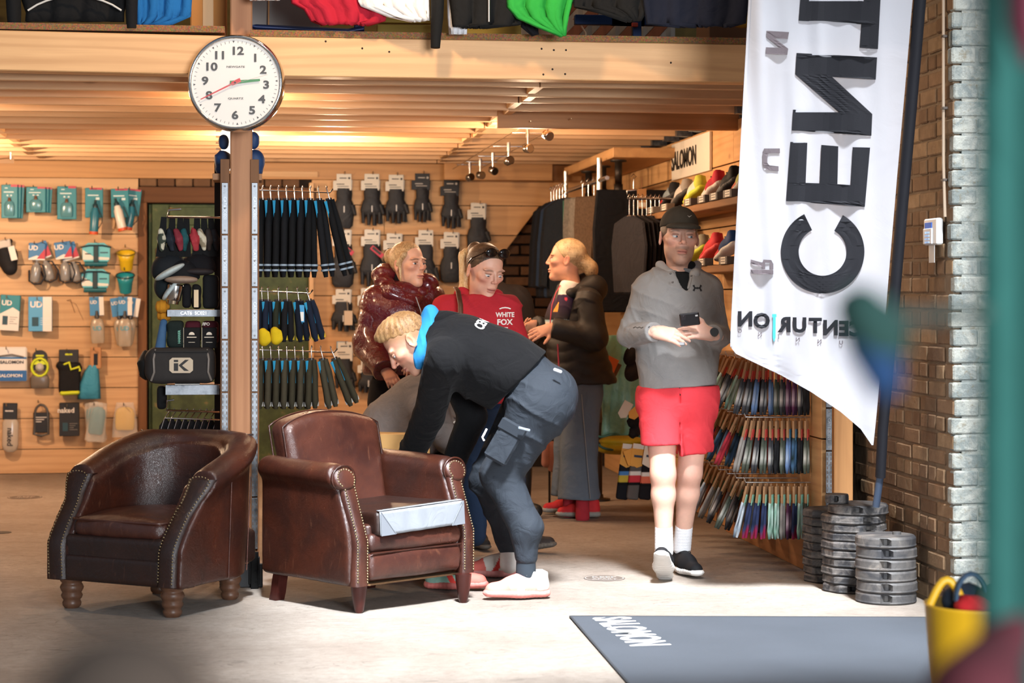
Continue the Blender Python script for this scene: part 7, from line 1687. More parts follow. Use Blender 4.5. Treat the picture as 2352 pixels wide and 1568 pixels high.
for x0, x1, lab in ((421, 460, 'black eyewear box with a small sun logo, left one'), (463, 498, 'black eyewear box with a small sun logo, right one')):
    a, b = L_(x0, 752, .0), L_(x1, 800, .0); t = thing('eyewear_box', ((a.x+b.x)/2, a.y, b.z), lab, 'box', 'black eyewear boxes'); c = ((a.x+b.x)/2, a.y+.02, (a.z+b.z)/2)
    part('carton', plain('#121010', .8, spec=.2), t, lambda m: m.box(c, (b.x-a.x, .06, a.z-b.z), b=.003)); part('edge', plain('#8a7c66', .5), t, lambda m: m.box((a.x+.002, a.y-.012, c[2]), (.003, .004, a.z-b.z)))
    part('logo', plain('#cbb9a2', .5), t, lambda m: (m.add([(.014*math.cos(k*PI/8), .014*math.sin(k*PI/8), .001) for k in range(9)], [list(range(9))], 0, False, facing(FACE_V, (c[0], a.y-.0115, c[2]+.015))), m.box((0, -.006, .001), (.045, .004, .001), facing(FACE_V, (c[0], a.y-.0115, c[2]+.01))), m.box((0, -.03, .001), (.03, .002, .001), facing(FACE_V, (c[0], a.y-.0115, c[2]+.01)))))
# folded denim-blue item beside
o = soft('scarf', [(sdf([(s_cone(L_(376, 740, .02), L_(368, 800, .02), .018, .026), 0)]), .007)], cloth('#3d5a7a', .9), None); tag(o, 'folded denim-blue scarf hanging beside the lower bay of the shelving', 'scarf')
# duffel bag
t = thing('duffel_bag', L_(418, 884, -.08), 'dark grey duffel bag with a pale square logo on the lower shelf', 'bag'); bgm = cloth('#2b2725', .75, .2, 10, .3)
c = L_(418, 838, .02); soft('body', [(sdf([(s_box(c, (.155, .10, .085), .03), 0), (s_box(c+V(-.01, .0, -.0), (.165, .085, .072), .04), .02)]), .009, folds(.003, 14, 40, (.8, .2, .3), 2))], bgm, t)
part('logo_patch', plain('#b9a68e', .7), t, lambda m: m.prism([(x*.055+sx*.014, y*.036+sy*.012) for x, y, sx, sy in ((-1, -1, 0, 1), (-1, -1, 1, 0), (1, -1, -1, 0), (1, -1, 0, 1), (1, 1, 0, -1), (1, 1, -1, 0), (-1, 1, 1, 0), (-1, 1, 0, -1))], .002, facing(FACE_V, c+V(.0, -.103, .002))))
part('logo', plain('#231f1d', .7), t, lambda m: (m.prism([(-.034, -.026), (-.014, -.026), (-.014, .010), (-.034, .010)], .001, facing(FACE_V, c+V(0, -.105, .002))), m.prism([(-.034, .016), (-.014, .016), (-.014, .026), (-.034, .026)], .001, facing(FACE_V, c+V(0, -.105, .002))), m.prism([(-.012, .0), (.018, .026), (.036, .026), (.004, -.001), (.036, -.026), (.014, -.026)], .001, facing(FACE_V, c+V(0, -.105, .002)))))
for sx in (-1, 1): part('zip_strap', plain('#6d645c', .5), t, lambda m: m.tube([c+V(sx*.12, -.085, .075), c+V(sx*.128, -.105, .03), c+V(sx*.125, -.105, -.03), c+V(sx*.14, -.09, -.07)], .006, 6))
soft('side_pocket', [(s_ell(c+V(-.165, .02, .0), (.045, .07, .07)), .009, folds(.006, 24, 50, (.3, .3, 1), 3))], cloth('#151514', .7), t)
part('top_seam', plain('#171413', .7), t, lambda m: m.box(c+V(0, -.095, .066), (.25, .02, .008), b=.003))
m = MB(); a = L_(430, 884, -.04); m.box((a.x, a.y+.04, a.z+.004), (.115, .10, .003), RZ(0)); o = m.build('leaflet', white); tag(o, 'white paper leaflet lying on the lower shelf edge under the duffel bag', 'paper')
dark_item(360, 884, 384, 940, '#141313', 'black drawstring bag hanging down left of the lower shelf', d=.12)
# hanging black clothes below
rl2 = thing('display_hook', L_(440, 950), 'chrome arm under the lower shelf carrying black garments', 'display hook'); part('arm', chrome, rl2, lambda m: (m.tube([L_(400, 918, -.02), L_(384, 920, -.02), L_(382, 942, -.02), L_(504, 946, .04)], .005, 6), m.tube([L_(378, 960, -.04), L_(504, 964, .04)], .004, 6)))
for i in range(9):
    x = 372+15*i; t = thing('hanging_garment', L_(x, 1080, .0), f'black top on a wire hanger, {ORD[i]} from the left below the duffel bag', 'clothing', 'black tops under the lower shelf')
    part('hanger', chrome, t, lambda m: m.tube([L_(x+10, 944, .0+.02*i), L_(x+13, 938, .02*i), L_(x+16, 946, .02*i), L_(x+6, 960, .02*i-.03), L_(x-2, 985, .02*i-.05)], .0028, 5))
    part('garment', cloth('#141315', .9, .2, 10, .4, fold=.4), t, lambda m: m.prism([(-.03, 0), (.02, .03), (.05, .0), (.055, -.42), (-.06, -.42)], .018, LM(x, 975, .02*i, 0) @ RY(1.15), bev=.004))

# ================================================================ socks on hangers right of the post
def pair_sock(m, M, L, r, M2=0, foot=True, sp=.02, mat=0, band=None):
    for k, sx in enumerate((-1, 1)):
        pts = [(sx*sp*.5, 0, .0), (sx*sp*.8, -L*.3, .004*sx), (sx*sp, -L*.62, .01*sx)]+([(sx*sp*1.2, -L*.80, .016), (sx*sp*1.25, -L, .030)] if foot else [(sx*sp*1.3, -L, .01*sx)])
        m.tube([M @ V(*p) for p in pts], ([r*.8, r, r*.95, r*1.05, r*.7] if foot else [r, r*1.05, r, r*.9]), 8, mat, flat=.62)
def rail_things(name, xs, y0, y1, L, cols, d, label, grp, cat, cardc='#2a9bc8', stripe=None, logo=None, foot=True, r=.020, arm=None, tail=1.0, cardh=.115):
    rail = thing('display_hook', on_v(xs[0], y0, d), arm, 'display hook'); part('arm', chrome, rail, lambda m: m.tube([on_v(596, y0, d), on_v(xs[-1]+6, y0+6, d), on_v(xs[-1]+12, y0-2, d-.02)], .0045, 6))
    for i, x in enumerate(xs):
        f = i/max(1, len(xs)-1); rz = (.0 if i < len(xs)-2 else .12*(i-len(xs)+3))*tail; M = facing(FACE_V, on_v(x, y0, d-.01*i)) @ RZ(rz) @ RY(.95)
        t = thing(name, on_v(x, y1, d), label % ORD[i], cat, grp); col = cols[i % len(cols)]
        part('hook', chrome, t, lambda m: m.tube([M @ V(.005, .012, 0), M @ V(.0, .02, 0), M @ V(-.005, .010, 0), M @ V(0, -.05, 0)], .003, 5))
        part('header', plain('#3a2f2b', .7), t, lambda m: m.box((.0, -.065, -.006), (.055, .05, .004), M, b=.001))
        part('blue_card', plain(cardc, .55), t, lambda m: m.box((-.032, -.105, .0), (.046, cardh, .010), M @ RZ(.12), b=.001))
        sk = cloth(col, .95, .2, 30, .6)
        for sx in (-1, 1):
            part('sock', sk, t, lambda m: m.tube([M @ V(*p) for p in ((sx*.014, -.05, .002*sx), (sx*.021, -L*.4, .003*sx), (sx*.023, -L*.7, .003*sx), (sx*.026, -L*.88, .003*sx), (sx*.024, -L, .003*sx))], [r*.85, r*1.08, r*1.05, r*1.12, r*.65], 8, flat=.5))
        if stripe: part('cuff_stripes', plain(stripe, .8), t, lambda m: [m.tube([M @ V(sx*.0255, -L*k, .003*sx), M @ V(sx*.0255, -L*(k+.022), .003*sx)], r*1.18, 8, flat=.54) for sx in (-1, 1) for k in (.85, .91)])
        if logo: part('toe_logo', plain(logo, .8), t, lambda m: [m.box((sx*.026, -L*.92, .003*sx), (.018, .022, r*1.02), M) for sx in (-1, 1)])
X1 = [604+18.3*i for i in range(8)]+[752]
rail_things('sock_pair', X1, 436, 655, .43, ['#131416', '#17181b'], 9.95, 'long black striped socks on a blue card, %s from the post on the top arm', 'black knee socks on the top arm beside the post', 'socks', stripe='#8a9aa8', foot=False, r=.031, arm='chrome arm with the row of long black socks beside the post')
X2 = [602, 616, 640, 660, 684, 706]
rail_things('sock_pair', X2, 668, 790, .25, ['#141a26', '#1b2333', '#2a2d22', '#1a1a1c'], 9.95, 'navy and olive socks with yellow toes, %s from the post on the middle arm', 'navy socks on the middle arm beside the post', 'socks', logo='#d3b92c', r=.031, arm='chrome arm with navy and yellow socks beside the post')
X3 = [604+18.5*i for i in range(6)]+[716, 738, 762]
rail_things('sock_pair', X3, 803, 940, .29, ['#3f3a2c', '#474133'], 9.95, 'olive socks with white toe marks on a blue card, %s from the post', 'olive socks on the lowest arm beside the post', 'socks', logo='#b9b8b2', r=.031, arm='chrome arm with olive socks beside the post', tail=1.6)
for x, y, lab in ((607, 775, 'left'), (634, 772, 'right')):
    o = soft('folded_glove', [(sdf([(s_cone(on_v(x-3, y-12, 9.86), on_v(x, y+8, 9.86), .022, .026), 0), (s_cone(on_v(x+8, y-10, 9.85), on_v(x+9, y+6, 9.85), .012, .016), .008)]), .006)], cloth('#d4b41c', .9), None); tag(o, f'bright yellow rolled sock toe, {lab} one hanging among the navy socks', 'socks')
o = tag(part('blue_tag', plain('#2f8fc0', .6), None, lambda m: (m.box((0, 0, 0), (.03, .085, .004), facing(FACE_V, on_v(692, 720, 9.88))))), 'blue and white price tag hanging in front of the dark bands', 'tag'); part('barcode', white, o, lambda m: m.box((0, -.014, .003), (.024, .045, .001), facing(FACE_V, on_v(692, 720, 9.88))))
# blue dry bags and a glass lamp on top of the shelving
for x, y, r, lab in ((512, 368, .042, 'blue round bag left of the post on top of the shelving'), (585, 370, .050, 'large blue round bag right of the post on top of the shelving'), (582, 318, .030, 'small blue bag just under the clock on the right'), (514, 322, .026, 'small dark blue bag just under the clock on the left')):
    o = soft('dry_bag', [(sdf([(s_ell(on_v(x, y, 9.66), (r, r, r*1.15)), 0), (s_cone(on_v(x, y+r*300, 9.66), on_v(x, y+r*480, 9.66), r*.7, r*.8), .02)]), .006, folds(.004, 40, 70, (.8, .3, .5), x))], cloth('#17365f', .6, .15, 10, .2, spec=.4), None); tag(o, lab, 'bag')
t = thing('glass_lantern', on_v(545, 398, 9.9), 'white glass-sided lantern glowing behind the post under the clock', 'lamp')
for x in (503, 589): 
    part('glass_fin_panel', film('#e8dccb', .45, .3), t, lambda m: [m.box((0, 0, 0), (.03, .004, .016), facing(FACE_V, on_v(x, 300+14*k, 9.75)) @ RX(.5)) for k in range(7)])
part('glow_panel', plain('#fff0d8', .5, emit=2.2), t, lambda m: m.box((on_v(545, 345, 9.95).x, 9.95, on_v(545, 345, 9.95).z), (.16, .02, .20), b=.004))

# ================================================================ wire track light under the joists
t = thing('track_light', V(1.1, 12.5, 2.2), 'chrome low-voltage wire light with six small spotlights under the joists', 'light'); wire = metal('#b79a74', .35)
part('wire', wire, t, lambda m: m.tube([at(1312, 272, 11.3), at(1105, 386, 14.9)], .003, 5)); part('wire', wire, t, lambda m: m.tube([at(1219, 278, 11.3), at(1040, 388, 15.2)], .003, 5))
sp = [(1257, 290, 11.6), (1212, 322, 12.2), (1168, 352, 12.9), (1132, 374, 13.6), (1103, 386, 14.3), (1079, 392, 14.9)]
for i, (x, y, Y) in enumerate(sp):
    p = at(x, y, Y); h_ = part('spot_head', metal('#9d9a96', .2), t, lambda m: m.lathe([(.018, -.03), (.026, -.02), (.028, .03), (.024, .032)], 16, 0, TR(p.x, p.y, p.z+.0-.05) @ RZ(.4) @ RX(1.9-.25*(i % 3))))
    part('stem', chrome, h_, lambda m: (m.tube([p+V(0, 0, .07), p+V(0, 0, .015)], .012, 10), m.tube([p+V(0, 0, .02), p+V(0, 0, -.03)], .007, 8))); part('cross_bar', chrome, h_, lambda m: m.tube([p+V(-.10, 0, .045), p+V(.12, 0, .045)], .004, 6))
t = thing('track_light', W(8, 366, 2), 'end of a chrome wire light at the far left under the joists', 'light'); part('wire', wire, t, lambda m: m.tube([on_v(-40, 368, 13), on_v(24, 362, 13)], .004, 5)); part('clip', chrome, t, lambda m: m.box(on_v(24, 357, 13), (.01, .02, .05), b=.002)); part('plate', plain('#cfa878', .6), t, lambda m: m.box(on_v(8, 366, 13.05), (.13, .01, .05)))

# ================================================================ clothes rail by the right-hand wall
t = thing('clothes_rail', V(2.27, 13, 0), 'dark pipe clothes rail on a round floor flange below a hanging timber board', 'clothes rail'); pipe = plain('#3a332e', .45, .6)
part('pole', pipe, t, lambda m: m.tube([V(2.27, 13.15, 0.0), V(2.27, 13.15, 1.9)], .021, 12)); part('pole_top', chrome, t, lambda m: m.tube([V(2.27, 13.15, 1.88), V(2.27, 13.15, 2.28)], .019, 12)); part('flange', pipe, t, lambda m: m.lathe([(.075, 0), (.075, .012), (.03, .016), (.026, .04)], 20, 0, TR(2.27, 13.15, .003))); part('coupling', plain('#5d554e', .4, .7), t, lambda m: m.tube([V(2.27, 13.15, .52), V(2.27, 13.15, .60)], .028, 12)); part('pole', chrome, t, lambda m: m.tube([V(2.27, 14.6, 1.6), V(2.27, 14.6, 2.28)], .018, 10)); part('rail', chrome, t, lambda m: m.tube([V(2.27, 12.85, 2.13), V(2.27, 14.9, 2.13)], .015, 10))
sb = thing('hanging_board', V(2.5, 13.9, 2.26), 'thick timber board hung below the joists on dark pipe flanges', 'board'); part('board', wood('Y', '#d6a56f', '#a3744a'), sb, lambda m: m.box((2.53, 13.95, 2.30), (.42, 2.1, .065), b=.003))
for v in (13.15, 13.75, 14.35): part('pipe_flange', pipe, sb, lambda m: m.lathe([(.055, .0), (.055, -.012), (.026, -.014), (.024, -.16), (.03, -.16), (.03, -.2)], 16, 0, TR(2.40, v, 2.267)))
GT = dict(jacket=[(-.06, .0), (.06, 0), (.22, -.06), (.27, -.30), (.29, -.62), (.22, -.63), (.19, -.35), (.18, -.70), (-.18, -.70), (-.19, -.35), (-.22, -.63), (-.29, -.62), (-.27, -.30), (-.22, -.06)], trousers=[(-.19, 0), (.19, 0), (.21, -.2), (.20, -.62), (.02, -.62), (0, -.3), (-.02, -.62), (-.20, -.62), (-.21, -.2)], top=[(-.05, 0), (.05, 0), (.20, -.05), (.24, -.22), (.20, -.56), (-.20, -.56), (-.24, -.22), (-.20, -.05)])
def on_rail(kind, u, v, z, mat, lab, grp, rot=0.0, s=1.0, zdrop=.06, trim=None, th=.05):
    t = thing('hanging_'+('jacket' if kind == 'jacket' else 'trousers' if kind == 'trousers' else 'garment'), V(u, v, z-.7*s), lab, 'clothing', grp); M = facing(FACE_V, (u, v, z-zdrop)) @ RY(rot)
    part('hanger', chrome, t, lambda m: (m.tube([M @ V(0, zdrop+.0, 0), M @ V(.018, zdrop+.018, 0), M @ V(.0, zdrop+.035, 0), M @ V(-.018, zdrop+.015, 0)], .0035, 6), m.tube([M @ V(0, zdrop, 0), M @ V(0, .0, 0)], .0035, 6), m.tube([M @ V(-.17*s, -.05, 0), M @ V(0, .0, 0), M @ V(.17*s, -.05, 0)], .006, 6)))
    part('garment', mat, t, lambda m: m.prism([(x*s, y*s) for x, y in GT[kind]], th, M, 0, -th/2, .012))
    if trim: part('trim', plain(trim, .7), t, lambda m: m.tube([M @ V(.0, -.02, th/2), M @ V(.0, -.68*s, th/2)], .005, 5))
    return t
gr = 'clothes on the rail by the right-hand wall'; drk = cloth('#17181c', .9, .2, 10, .4, fold=.5)
for i, (col, lab, tr) in enumerate((('#14151a', 'black hooded jacket at the far end of the rail', None), ('#181c26', 'navy jacket, second from the far end of the rail', None), ('#16161a', 'black jacket with pale chest zip on the rail', '#b9b2aa'), ('#22324a', 'blue-collared navy jacket on the rail', None), ('#1b1d22', 'dark jacket with a white stripe on the rail', '#d8d2c8'), ('#1a2028', 'navy jacket with green edging next to the grey fleece trousers', '#2f6a58'))):
    on_rail('jacket', 2.16, 14.6-.14*i, 2.13, cloth(col, .9, .2, 10, .4, fold=.5), lab, gr, -1.12, 1.0, .08, tr, .035)
for i, (col, lab) in enumerate((('#6d675f', 'grey fleece trousers, rear one on the rail'), ('#7a7268', 'speckled grey fleece trousers, front one on the rail'), ('#5d4a3a', 'brown trousers beside the black ones on the rail'))): on_rail('trousers', 2.24+.02*i, 13.65-.12*i, 2.13, cloth(col, .95, .5, 60, .6), lab, gr, -1.0, .92, .09, None, .04)
kb = on_rail('trousers', 2.47, 12.98, 2.13, drk, 'wide black trousers with a small label facing the front of the rail', gr, .0, 1.30, .07); part('brand_label', plain('#9db7c6', .6), kb, lambda m: m.box((2.35, 12.95, 1.70), (.018, .004, .07), b=.001))
t = thing('kraft_tag', V(2.62, 12.9, 1.85), 'brown swing tag with blue band on the black trousers', 'tag'); M = facing(FACE_V, on_v(1474, 456, 12.95)); part('tag', plain(KRAFT, .8), t, lambda m: m.box((0, 0, 0), (.062, .13, .003), M, b=.001)); part('blue_band', plain('#2b4f86', .7), t, lambda m: m.box((-.008, -.005, .002), (.035, .014, .001), M)); part('barcode', white, t, lambda m: m.box((0, -.04, .002), (.045, .03, .001), M)); part('string', plain('#8a5a40'), t, lambda m: m.tube([M @ V(0, .065, 0), M @ V(0, .14, .0)], .002, 5))
# arm with black tops nearer to us
ar = thing('display_hook', on_u(1500, 458, UR-.01), 'square chrome arm sticking out of the right-hand wall with black tops', 'display hook'); e0, e1 = on_v(1440, 456, 12.4), on_v(1520, 456, 12.4); part('arm', chrome, ar, lambda m: m.tube([e1+V(.35, 0, .0), e0, e0+V(0, 0, .05), e0+V(.06, 0, .055)], .007, 8))
for i in range(8):
    p = on_v(1442+11*i, 458, 12.4); on_rail('top', p.x+.01, 12.4+.015*i, p.z, cloth('#141416' if i % 2 else '#29282c', .9, .2, 10, .4, fold=.5), f'black top on the square chrome arm, {ORD[i]} from the free end', 'black tops on the square chrome arm', -1.2, .88, .10, None, .022)
# lower part: shelf boxes, green puffer, coil, hats, socks
def box_at(x0, y0, x1, y1, v, dep, col, lab, name='shoe_box', cat='box', face=None):
    a, b = on_v(x0, y0, v), on_v(x1, y1, v); t = thing(name, ((a.x+b.x)/2, v, b.z), lab, cat, 'boxes on the low shelf behind the dark jacket'); part('carton', plain(col, .7), t, lambda m: m.box(((a.x+b.x)/2, v+dep/2, (a.z+b.z)/2), (b.x-a.x, dep, a.z-b.z), b=.003))
    if face: part('label_panel', plain(face, .6), t, lambda m: m.box(((a.x+b.x)/2, v-.002, (a.z+b.z)/2), ((b.x-a.x)*.7, .003, (a.z-b.z)*.86)))
t = thing('low_shelf', on_v(1412, 700, 13.2), 'short timber shelf holding white-labelled boxes behind the dark jacket', 'shelf'); a, b = on_v(1392, 686, 13.2), on_v(1432, 698, 13.2); part('board', wood('X', '#d6a56f', '#a3744a'), t, lambda m: m.box(((a.x+b.x)/2+.1, 13.35, (a.z+b.z)/2), (b.x-a.x+.2, .3, a.z-b.z), b=.003))
for i, x in enumerate((1396, 1408, 1420)): box_at(x-5, 655, x+5, 686, 13.2, .2, '#a9825a', f'narrow white-fronted box, {ORD[i]} from the left on the short timber shelf', face='#d9d2c6'); box_at(x-5, 600, x+5, 642, 13.26, .2, '#7a7068', f'grey-lettered box, {ORD[i]} from the left in the upper row behind the pole', face='#8b8178')
t = thing('green_quilt', V(2.42, 12.6, .3), 'sea-green glossy padded sleeping bag hanging by the pole', 'sleeping bag'); gq = NT('gloss_green'); v_ = gq.coords(); n_ = gq.noise(v_, 18, 4, .6, 1); gq.P(Base_Color=gq.mix(n_, lin('#6aa893'), lin('#93cdb8')), Roughness=.32, Specular_IOR_Level=.6); gq.bump(n_, .8, .012)
P0 = [[on_v(1384+(100)*j/20, 770+(235)*i/16, 12.62-.007*math.sin(j*1.9+i*.35)-.02*math.sin(j*.45+i*.3)) for j in range(21)] for i in range(17)]
m = MB(); m.grid(P0); m.build('quilt', gq.m, t, solid=.03); part('hem', plain('#3f7a68', .5), t, lambda m: m.tube([on_v(1370+8*i, 1000+(3*math.sin(i)), 12.58) for i in range(15)], .008, 6)); part('cord', plain('#b9a23c', .6), t, lambda m: m.tube([on_v(1372, 915, 12.6), on_v(1371, 960, 12.6), on_v(1374, 968, 12.6), on_v(1376, 915, 12.6)], .004, 5))
o = part('orange_tag', plain('#d8703a', .7), t, lambda m: (m.prism([(-.03, .06), (.05, .02), (.01, -.07), (-.03, -.05)], .004, facing(FACE_V, on_v(1404, 835, 12.5))))); part('back_card', plain('#6b4a30', .8), o, lambda m: m.prism([(-.02, .04), (.062, .0), (.015, -.09), (-.03, -.07)], .003, facing(FACE_V, on_v(1406, 838, 12.51))))
t = thing('yellow_mattress', V(2.4, 12.5, .28), 'yellow padded bag bottom rolled below the sea-green sleeping bag', 'bag'); soft('pad', [(sdf([(s_ell(on_v(1428, 1012, 12.55), (.15, .12, .035)), 0), (s_ell(on_v(1425, 1030, 12.55), (.16, .13, .04)), .02)]), .009, folds(.004, 40, 60, (1, .2, .2), 3))], cloth('#c9ab22', .6, .15, 12, .2, spec=.4), t); part('green_edge', plain('#3f6a5c', .6), t, lambda m: m.tube([on_v(1426+50*math.cos(a), 1020+14*math.sin(a), 12.46-.02*math.sin(a)) for a in [PI*i/10 for i in range(11)]], .008, 6))
for x, y, r, col, lab in ((1452, 815, .05, '#1d1816', 'black woolly hat with orange lining left of the grey top'), (1456, 850, .055, '#231c19', 'dark brown hat hanging below the orange-lined one'), (1460, 960, .045, '#1c1917', 'black mitt with grey card beside the red shorts'), (1462, 985, .04, '#201b1a', 'small dark mitt below the grey-carded one')):
    o = soft('woolly_hat', [(sdf([(s_ell(on_v(x, y, 12.0), (r*1.0, r*.9, r*1.15)), 0), (s_ell(on_v(x-8, y+10, 11.98), (r*.7, r*.7, r*.8)), .02)]), .006, folds(.005, 45, 80, (.7, .3, .6), x))], cloth(col, .9, .25, 20, .5), None); tag(o, lab, 'hat'); q_ = on_v(x, y, 12.0); part('peg', chrome, o, lambda m: m.tube([q_+V(0, 0, r*.9), V(UR+.005, 12.0, q_.z+r*.9)], .004, 6))
for x, y, rz, c1, lab in ((1436, 940, .5, '#c9bfae', 'pale rounded swing tag leaning beside the red shorts'), (1448, 1050, -.35, '#d89a3c', 'orange sock card, front one left of the knees'), (1462, 945, .9, '#d89a3c', 'orange card end peeking out beside the red shorts')):
    o = tag(part('swing_tag', plain(c1, .7), None, lambda m: m.prism([(-.03, .05), (.03, .05), (.03, -.04), (.0, -.06), (-.03, -.04)], .003, facing(FACE_V, on_v(x, y, 11.9)) @ RZ(-rz), 0, 0, .001)), lab, 'tag')
for i, (x, y, c1, c2, lab) in enumerate(((1438, 1085, '#1a1b20', '#b9a23c', 'black sock with yellow and blue bands under an orange card'), (1462, 1092, '#5a5552', '#c23a42', 'grey sock with black and red bands under an orange card'), (1490, 1090, '#1c1b1e', '#d06a50', 'black sock with coral bands half hidden by the knee'))):
    t = thing('hanging_sock', on_v(x, 1150, 11.95), lab, 'socks'); M = facing(FACE_V, on_v(x, 1062, 11.95-.03*i)) @ RZ(-.12); a0, a1, a2 = npv(lin(c1)[:3]), npv(lin(c2)[:3]), npv(lin('#d9d2c8' if i else '#4a7ab0')[:3]); zt = on_v(x, 1098, 11.95).z
    def cc(P): z = P[:, 2]-zt; c = np.tile(a0, (len(P), 1)); c[np.abs(z) < .020] = a1; c[np.abs(z-.032) < .012] = a2; c[np.abs(z+.03) < .01] = lin('#151517')[:3]; return c
    soft('sock', [(local(s_box((0, -.10, 0), (.038, .125, .02), .015), M), .006)], attr_cloth(.95, .4), t, color=cc); part('card', plain('#d89a3c' if i < 2 else '#d9cdb8', .7), t, lambda m: m.prism([(-.045, -.03), (.0, -.05), (.045, -.03), (.05, .09), (-.04, .09)], .004, M @ TR(0, .02, .022), 0, 0, .001)); part('card_top', plain('#d9d2c6', .7), t, lambda m: m.box((.005, .10, .025), (.085, .03, .003), M)); part('print', plain('#23304a', .7), t, lambda m: m.box((.0, .04, .0275), (.05, .014, .001), M, b=.0004))
t = thing('hanging_mitten', at(1260, 1060, 12.9), 'pale pink knitted mittens hanging low behind the jeans', 'mittens'); part('stand', pipe, t, lambda m: m.tube([at(1262, 1005, 12.95), V(*at(1262, 1005, 12.95).xy, 0)], .008, 6))
for x, y0, y1 in ((1254, 1010, 1062), (1268, 1020, 1072)): soft('mitten', [(s_cone(at(x, y0, 12.9), at(x+1, y1, 12.9), .022, .034), .008)], cloth('#c98f7c', .9), t)

# ================================================================ shoe shelves and sign on the right-hand wall
t = thing('wall_sign', on_u(1590, 350, UR), 'white square sign with black lettering on the right-hand wall', 'sign'); a, b = on_u(1546, 415, UR-.01), on_u(1633, 296, UR-.01); zt, zb_ = 2.36, on_u(1590, 403, UR-.01).z
part('panel', plain('#ded6c8', .6), t, lambda m: m.box((UR-.012, (a.y+b.y)/2, (zt+zb_)/2), (.016, abs(b.y-a.y), zt-zb_), b=.002)); cc_ = on_u(1570, 366, UR-.022)
part('lettering', plain('#171513', .6), t, lambda m: m.text('SALOMON', .165, facing(FACE_U, cc_), bold=.025, wide=.95))
dwy = wood('Y', '#9a7048', '#5f4029', .8)
def shoe_shelf(x0, y0, x1, y1, lab):
    a, b = on_u(x0, y0, UR-.24), on_u(x1, y1, UR-.24); z = (a.z+b.z)/2; t = thing('shoe_shelf', (UR-.12, (a.y+b.y)/2, z), lab, 'shelf', 'rough timber shoe shelves'); part('board', dwy, t, lambda m: m.box((UR-.125, (a.y+b.y)/2, z-.02), (.25, abs(a.y-b.y), .04), b=.004)); return a, b, z, t
a1_, b1_, z1_, sh1 = shoe_shelf(1487, 488, 1740, 448, 'upper rough timber shoe shelf on the right-hand wall'); a2_, b2_, z2_, sh2 = shoe_shelf(1570, 610, 1760, 606, 'lower rough timber shoe shelf on the right-hand wall')
SHOES = [(1, 1540, '#7d8a90', '#1d1e22', '#c8352e', '#2a2a2c', 'grey trail shoe with black heel and red sole, far end of the upper shelf'), (1, 1568, '#b9b4ae', '#8c8882', '#6f6b68', '#3a3836', 'silver running shoe, second on the upper shelf'), (1, 1598, '#c9cabc', '#b9c24a', '#d9b43c', '#c4d13a', 'pale shoe with neon yellow sole on the upper shelf'), (1, 1640, '#b9273a', '#c42a3c', '#d9d2c8', '#d9d4cc', 'red running shoe with white sole on the upper shelf'), (1, 1676, '#232427', '#1a1a1c', '#6f7276', '#3a3a3c', 'black and grey boot-like trail shoe at the near end of the upper shelf'), (1, 1712, '#b9c06a', '#a9b05a', '#d06a50', '#c9c4ba', 'lime shoe beside the flag on the upper shelf'),
 (2, 1605, '#a9a89a', '#8c8b7a', '#c3cf3a', '#bfc93a', 'grey-green shoe with lime sole on the lower shelf behind the man'), (2, 1636, '#d23a40', '#cf3a42', '#b22a34', '#d8484c', 'bright red shoe on the lower shelf'), (2, 1672, '#1f3d6b', '#203f70', '#c6343e', '#d9d6d0', 'navy shoe with white and black sole on the lower shelf')]
for k, x, base, heel, toe, sole, lab in SHOES:
    z = z1_ if k == 1 else z2_; p = on_u(x, 470 if k == 1 else 600, UR-.14); M = basis(V(-.25, 1.0, -.42), V(0, .42, 1), (UR-.13, p.y-.06, z+.082))
    o = shoe(None, M, base, toe, heel, None, sole, .27, lace='#d9d4cc' if k == 2 else '#8f8c88', h=.0065); tag(o, lab, 'shoe', 'shoes on the wall shelves'); part('shoe_rest', plain('#5d564e', .6), sh1 if k == 1 else sh2, lambda m: m.loft([[V(UR-.13+a*.03, p.y+.04+b*.05, z_) for a, b in ((-1, -1), (1, -1), (1, 1), (-1, 1))] for z_ in (z, z+.012)], smooth=False))
for i, (k, x) in enumerate(((1, 1495), (1, 1526), (1, 1580), (1, 1612), (1, 1640), (1, 1672), (1, 1708), (2, 1612), (2, 1662), (2, 1700))):
    z = z1_ if k == 1 else z2_; p = on_u(x, 470 if k == 1 else 612, UR-.255); t = thing('price_block', (UR-.25, p.y, z), f'small grey price block on the {"upper" if k == 1 else "lower"} shoe shelf, {ORD[i if k == 1 else i-7]} from the far end', 'price label', 'price blocks along the shoe shelves')
    part('block', plain('#6b6259', .7), t, lambda m: m.box((UR-.235, p.y, z+.022), (.05, .19, .042), b=.002)); part('label', plain('#dcd5c8', .6), t, lambda m: m.box((UR-.262, p.y-.02, z+.022), (.003, .11, .036))); part('print', plain('#6d655c', .6), t, lambda m: [m.box((UR-.2642, p.y-.02, z+.030-.014*j), (.001, .09, .005)) for j in range(2)])

# ================================================================ sock wall
PAL = {'char': ('#2c2c2f', '#4a4a4d', '#d9d6d0', 'charcoal'), 'blue': ('#2b3442', '#6f8cb8', '#a9bcd8', 'blue patterned'), 'plum': ('#3a2338', '#5d3450', '#c9b2c2', 'plum'), 'black': ('#18181a', '#2a2a2c', '#3a3a3c', 'black'), 'mint': ('#4a6a5e', '#9cc9b4', '#cfe6da', 'mint'), 'olive': ('#3a4038', '#565c50', '#c9c9bf', 'olive grey'), 'grey': ('#8a8580', '#a39d96', '#e2ddd4', 'light grey'), 'tie': ('#3a4250', '#a9b8c6', '#dfe6ea', 'tie-dyed blue'), 'navy': ('#26304a', '#3a4468', '#a3274f', 'navy with magenta toes'), 'orange': ('#3a2a24', '#8a4a2c', '#c9743c', 'brown and orange'), 'red': ('#7a2730', '#c23a46', '#e0a8a0', 'red'), 'rain': ('#223028', '#4a6a8a', '#c9823c', 'rainbow-banded')}
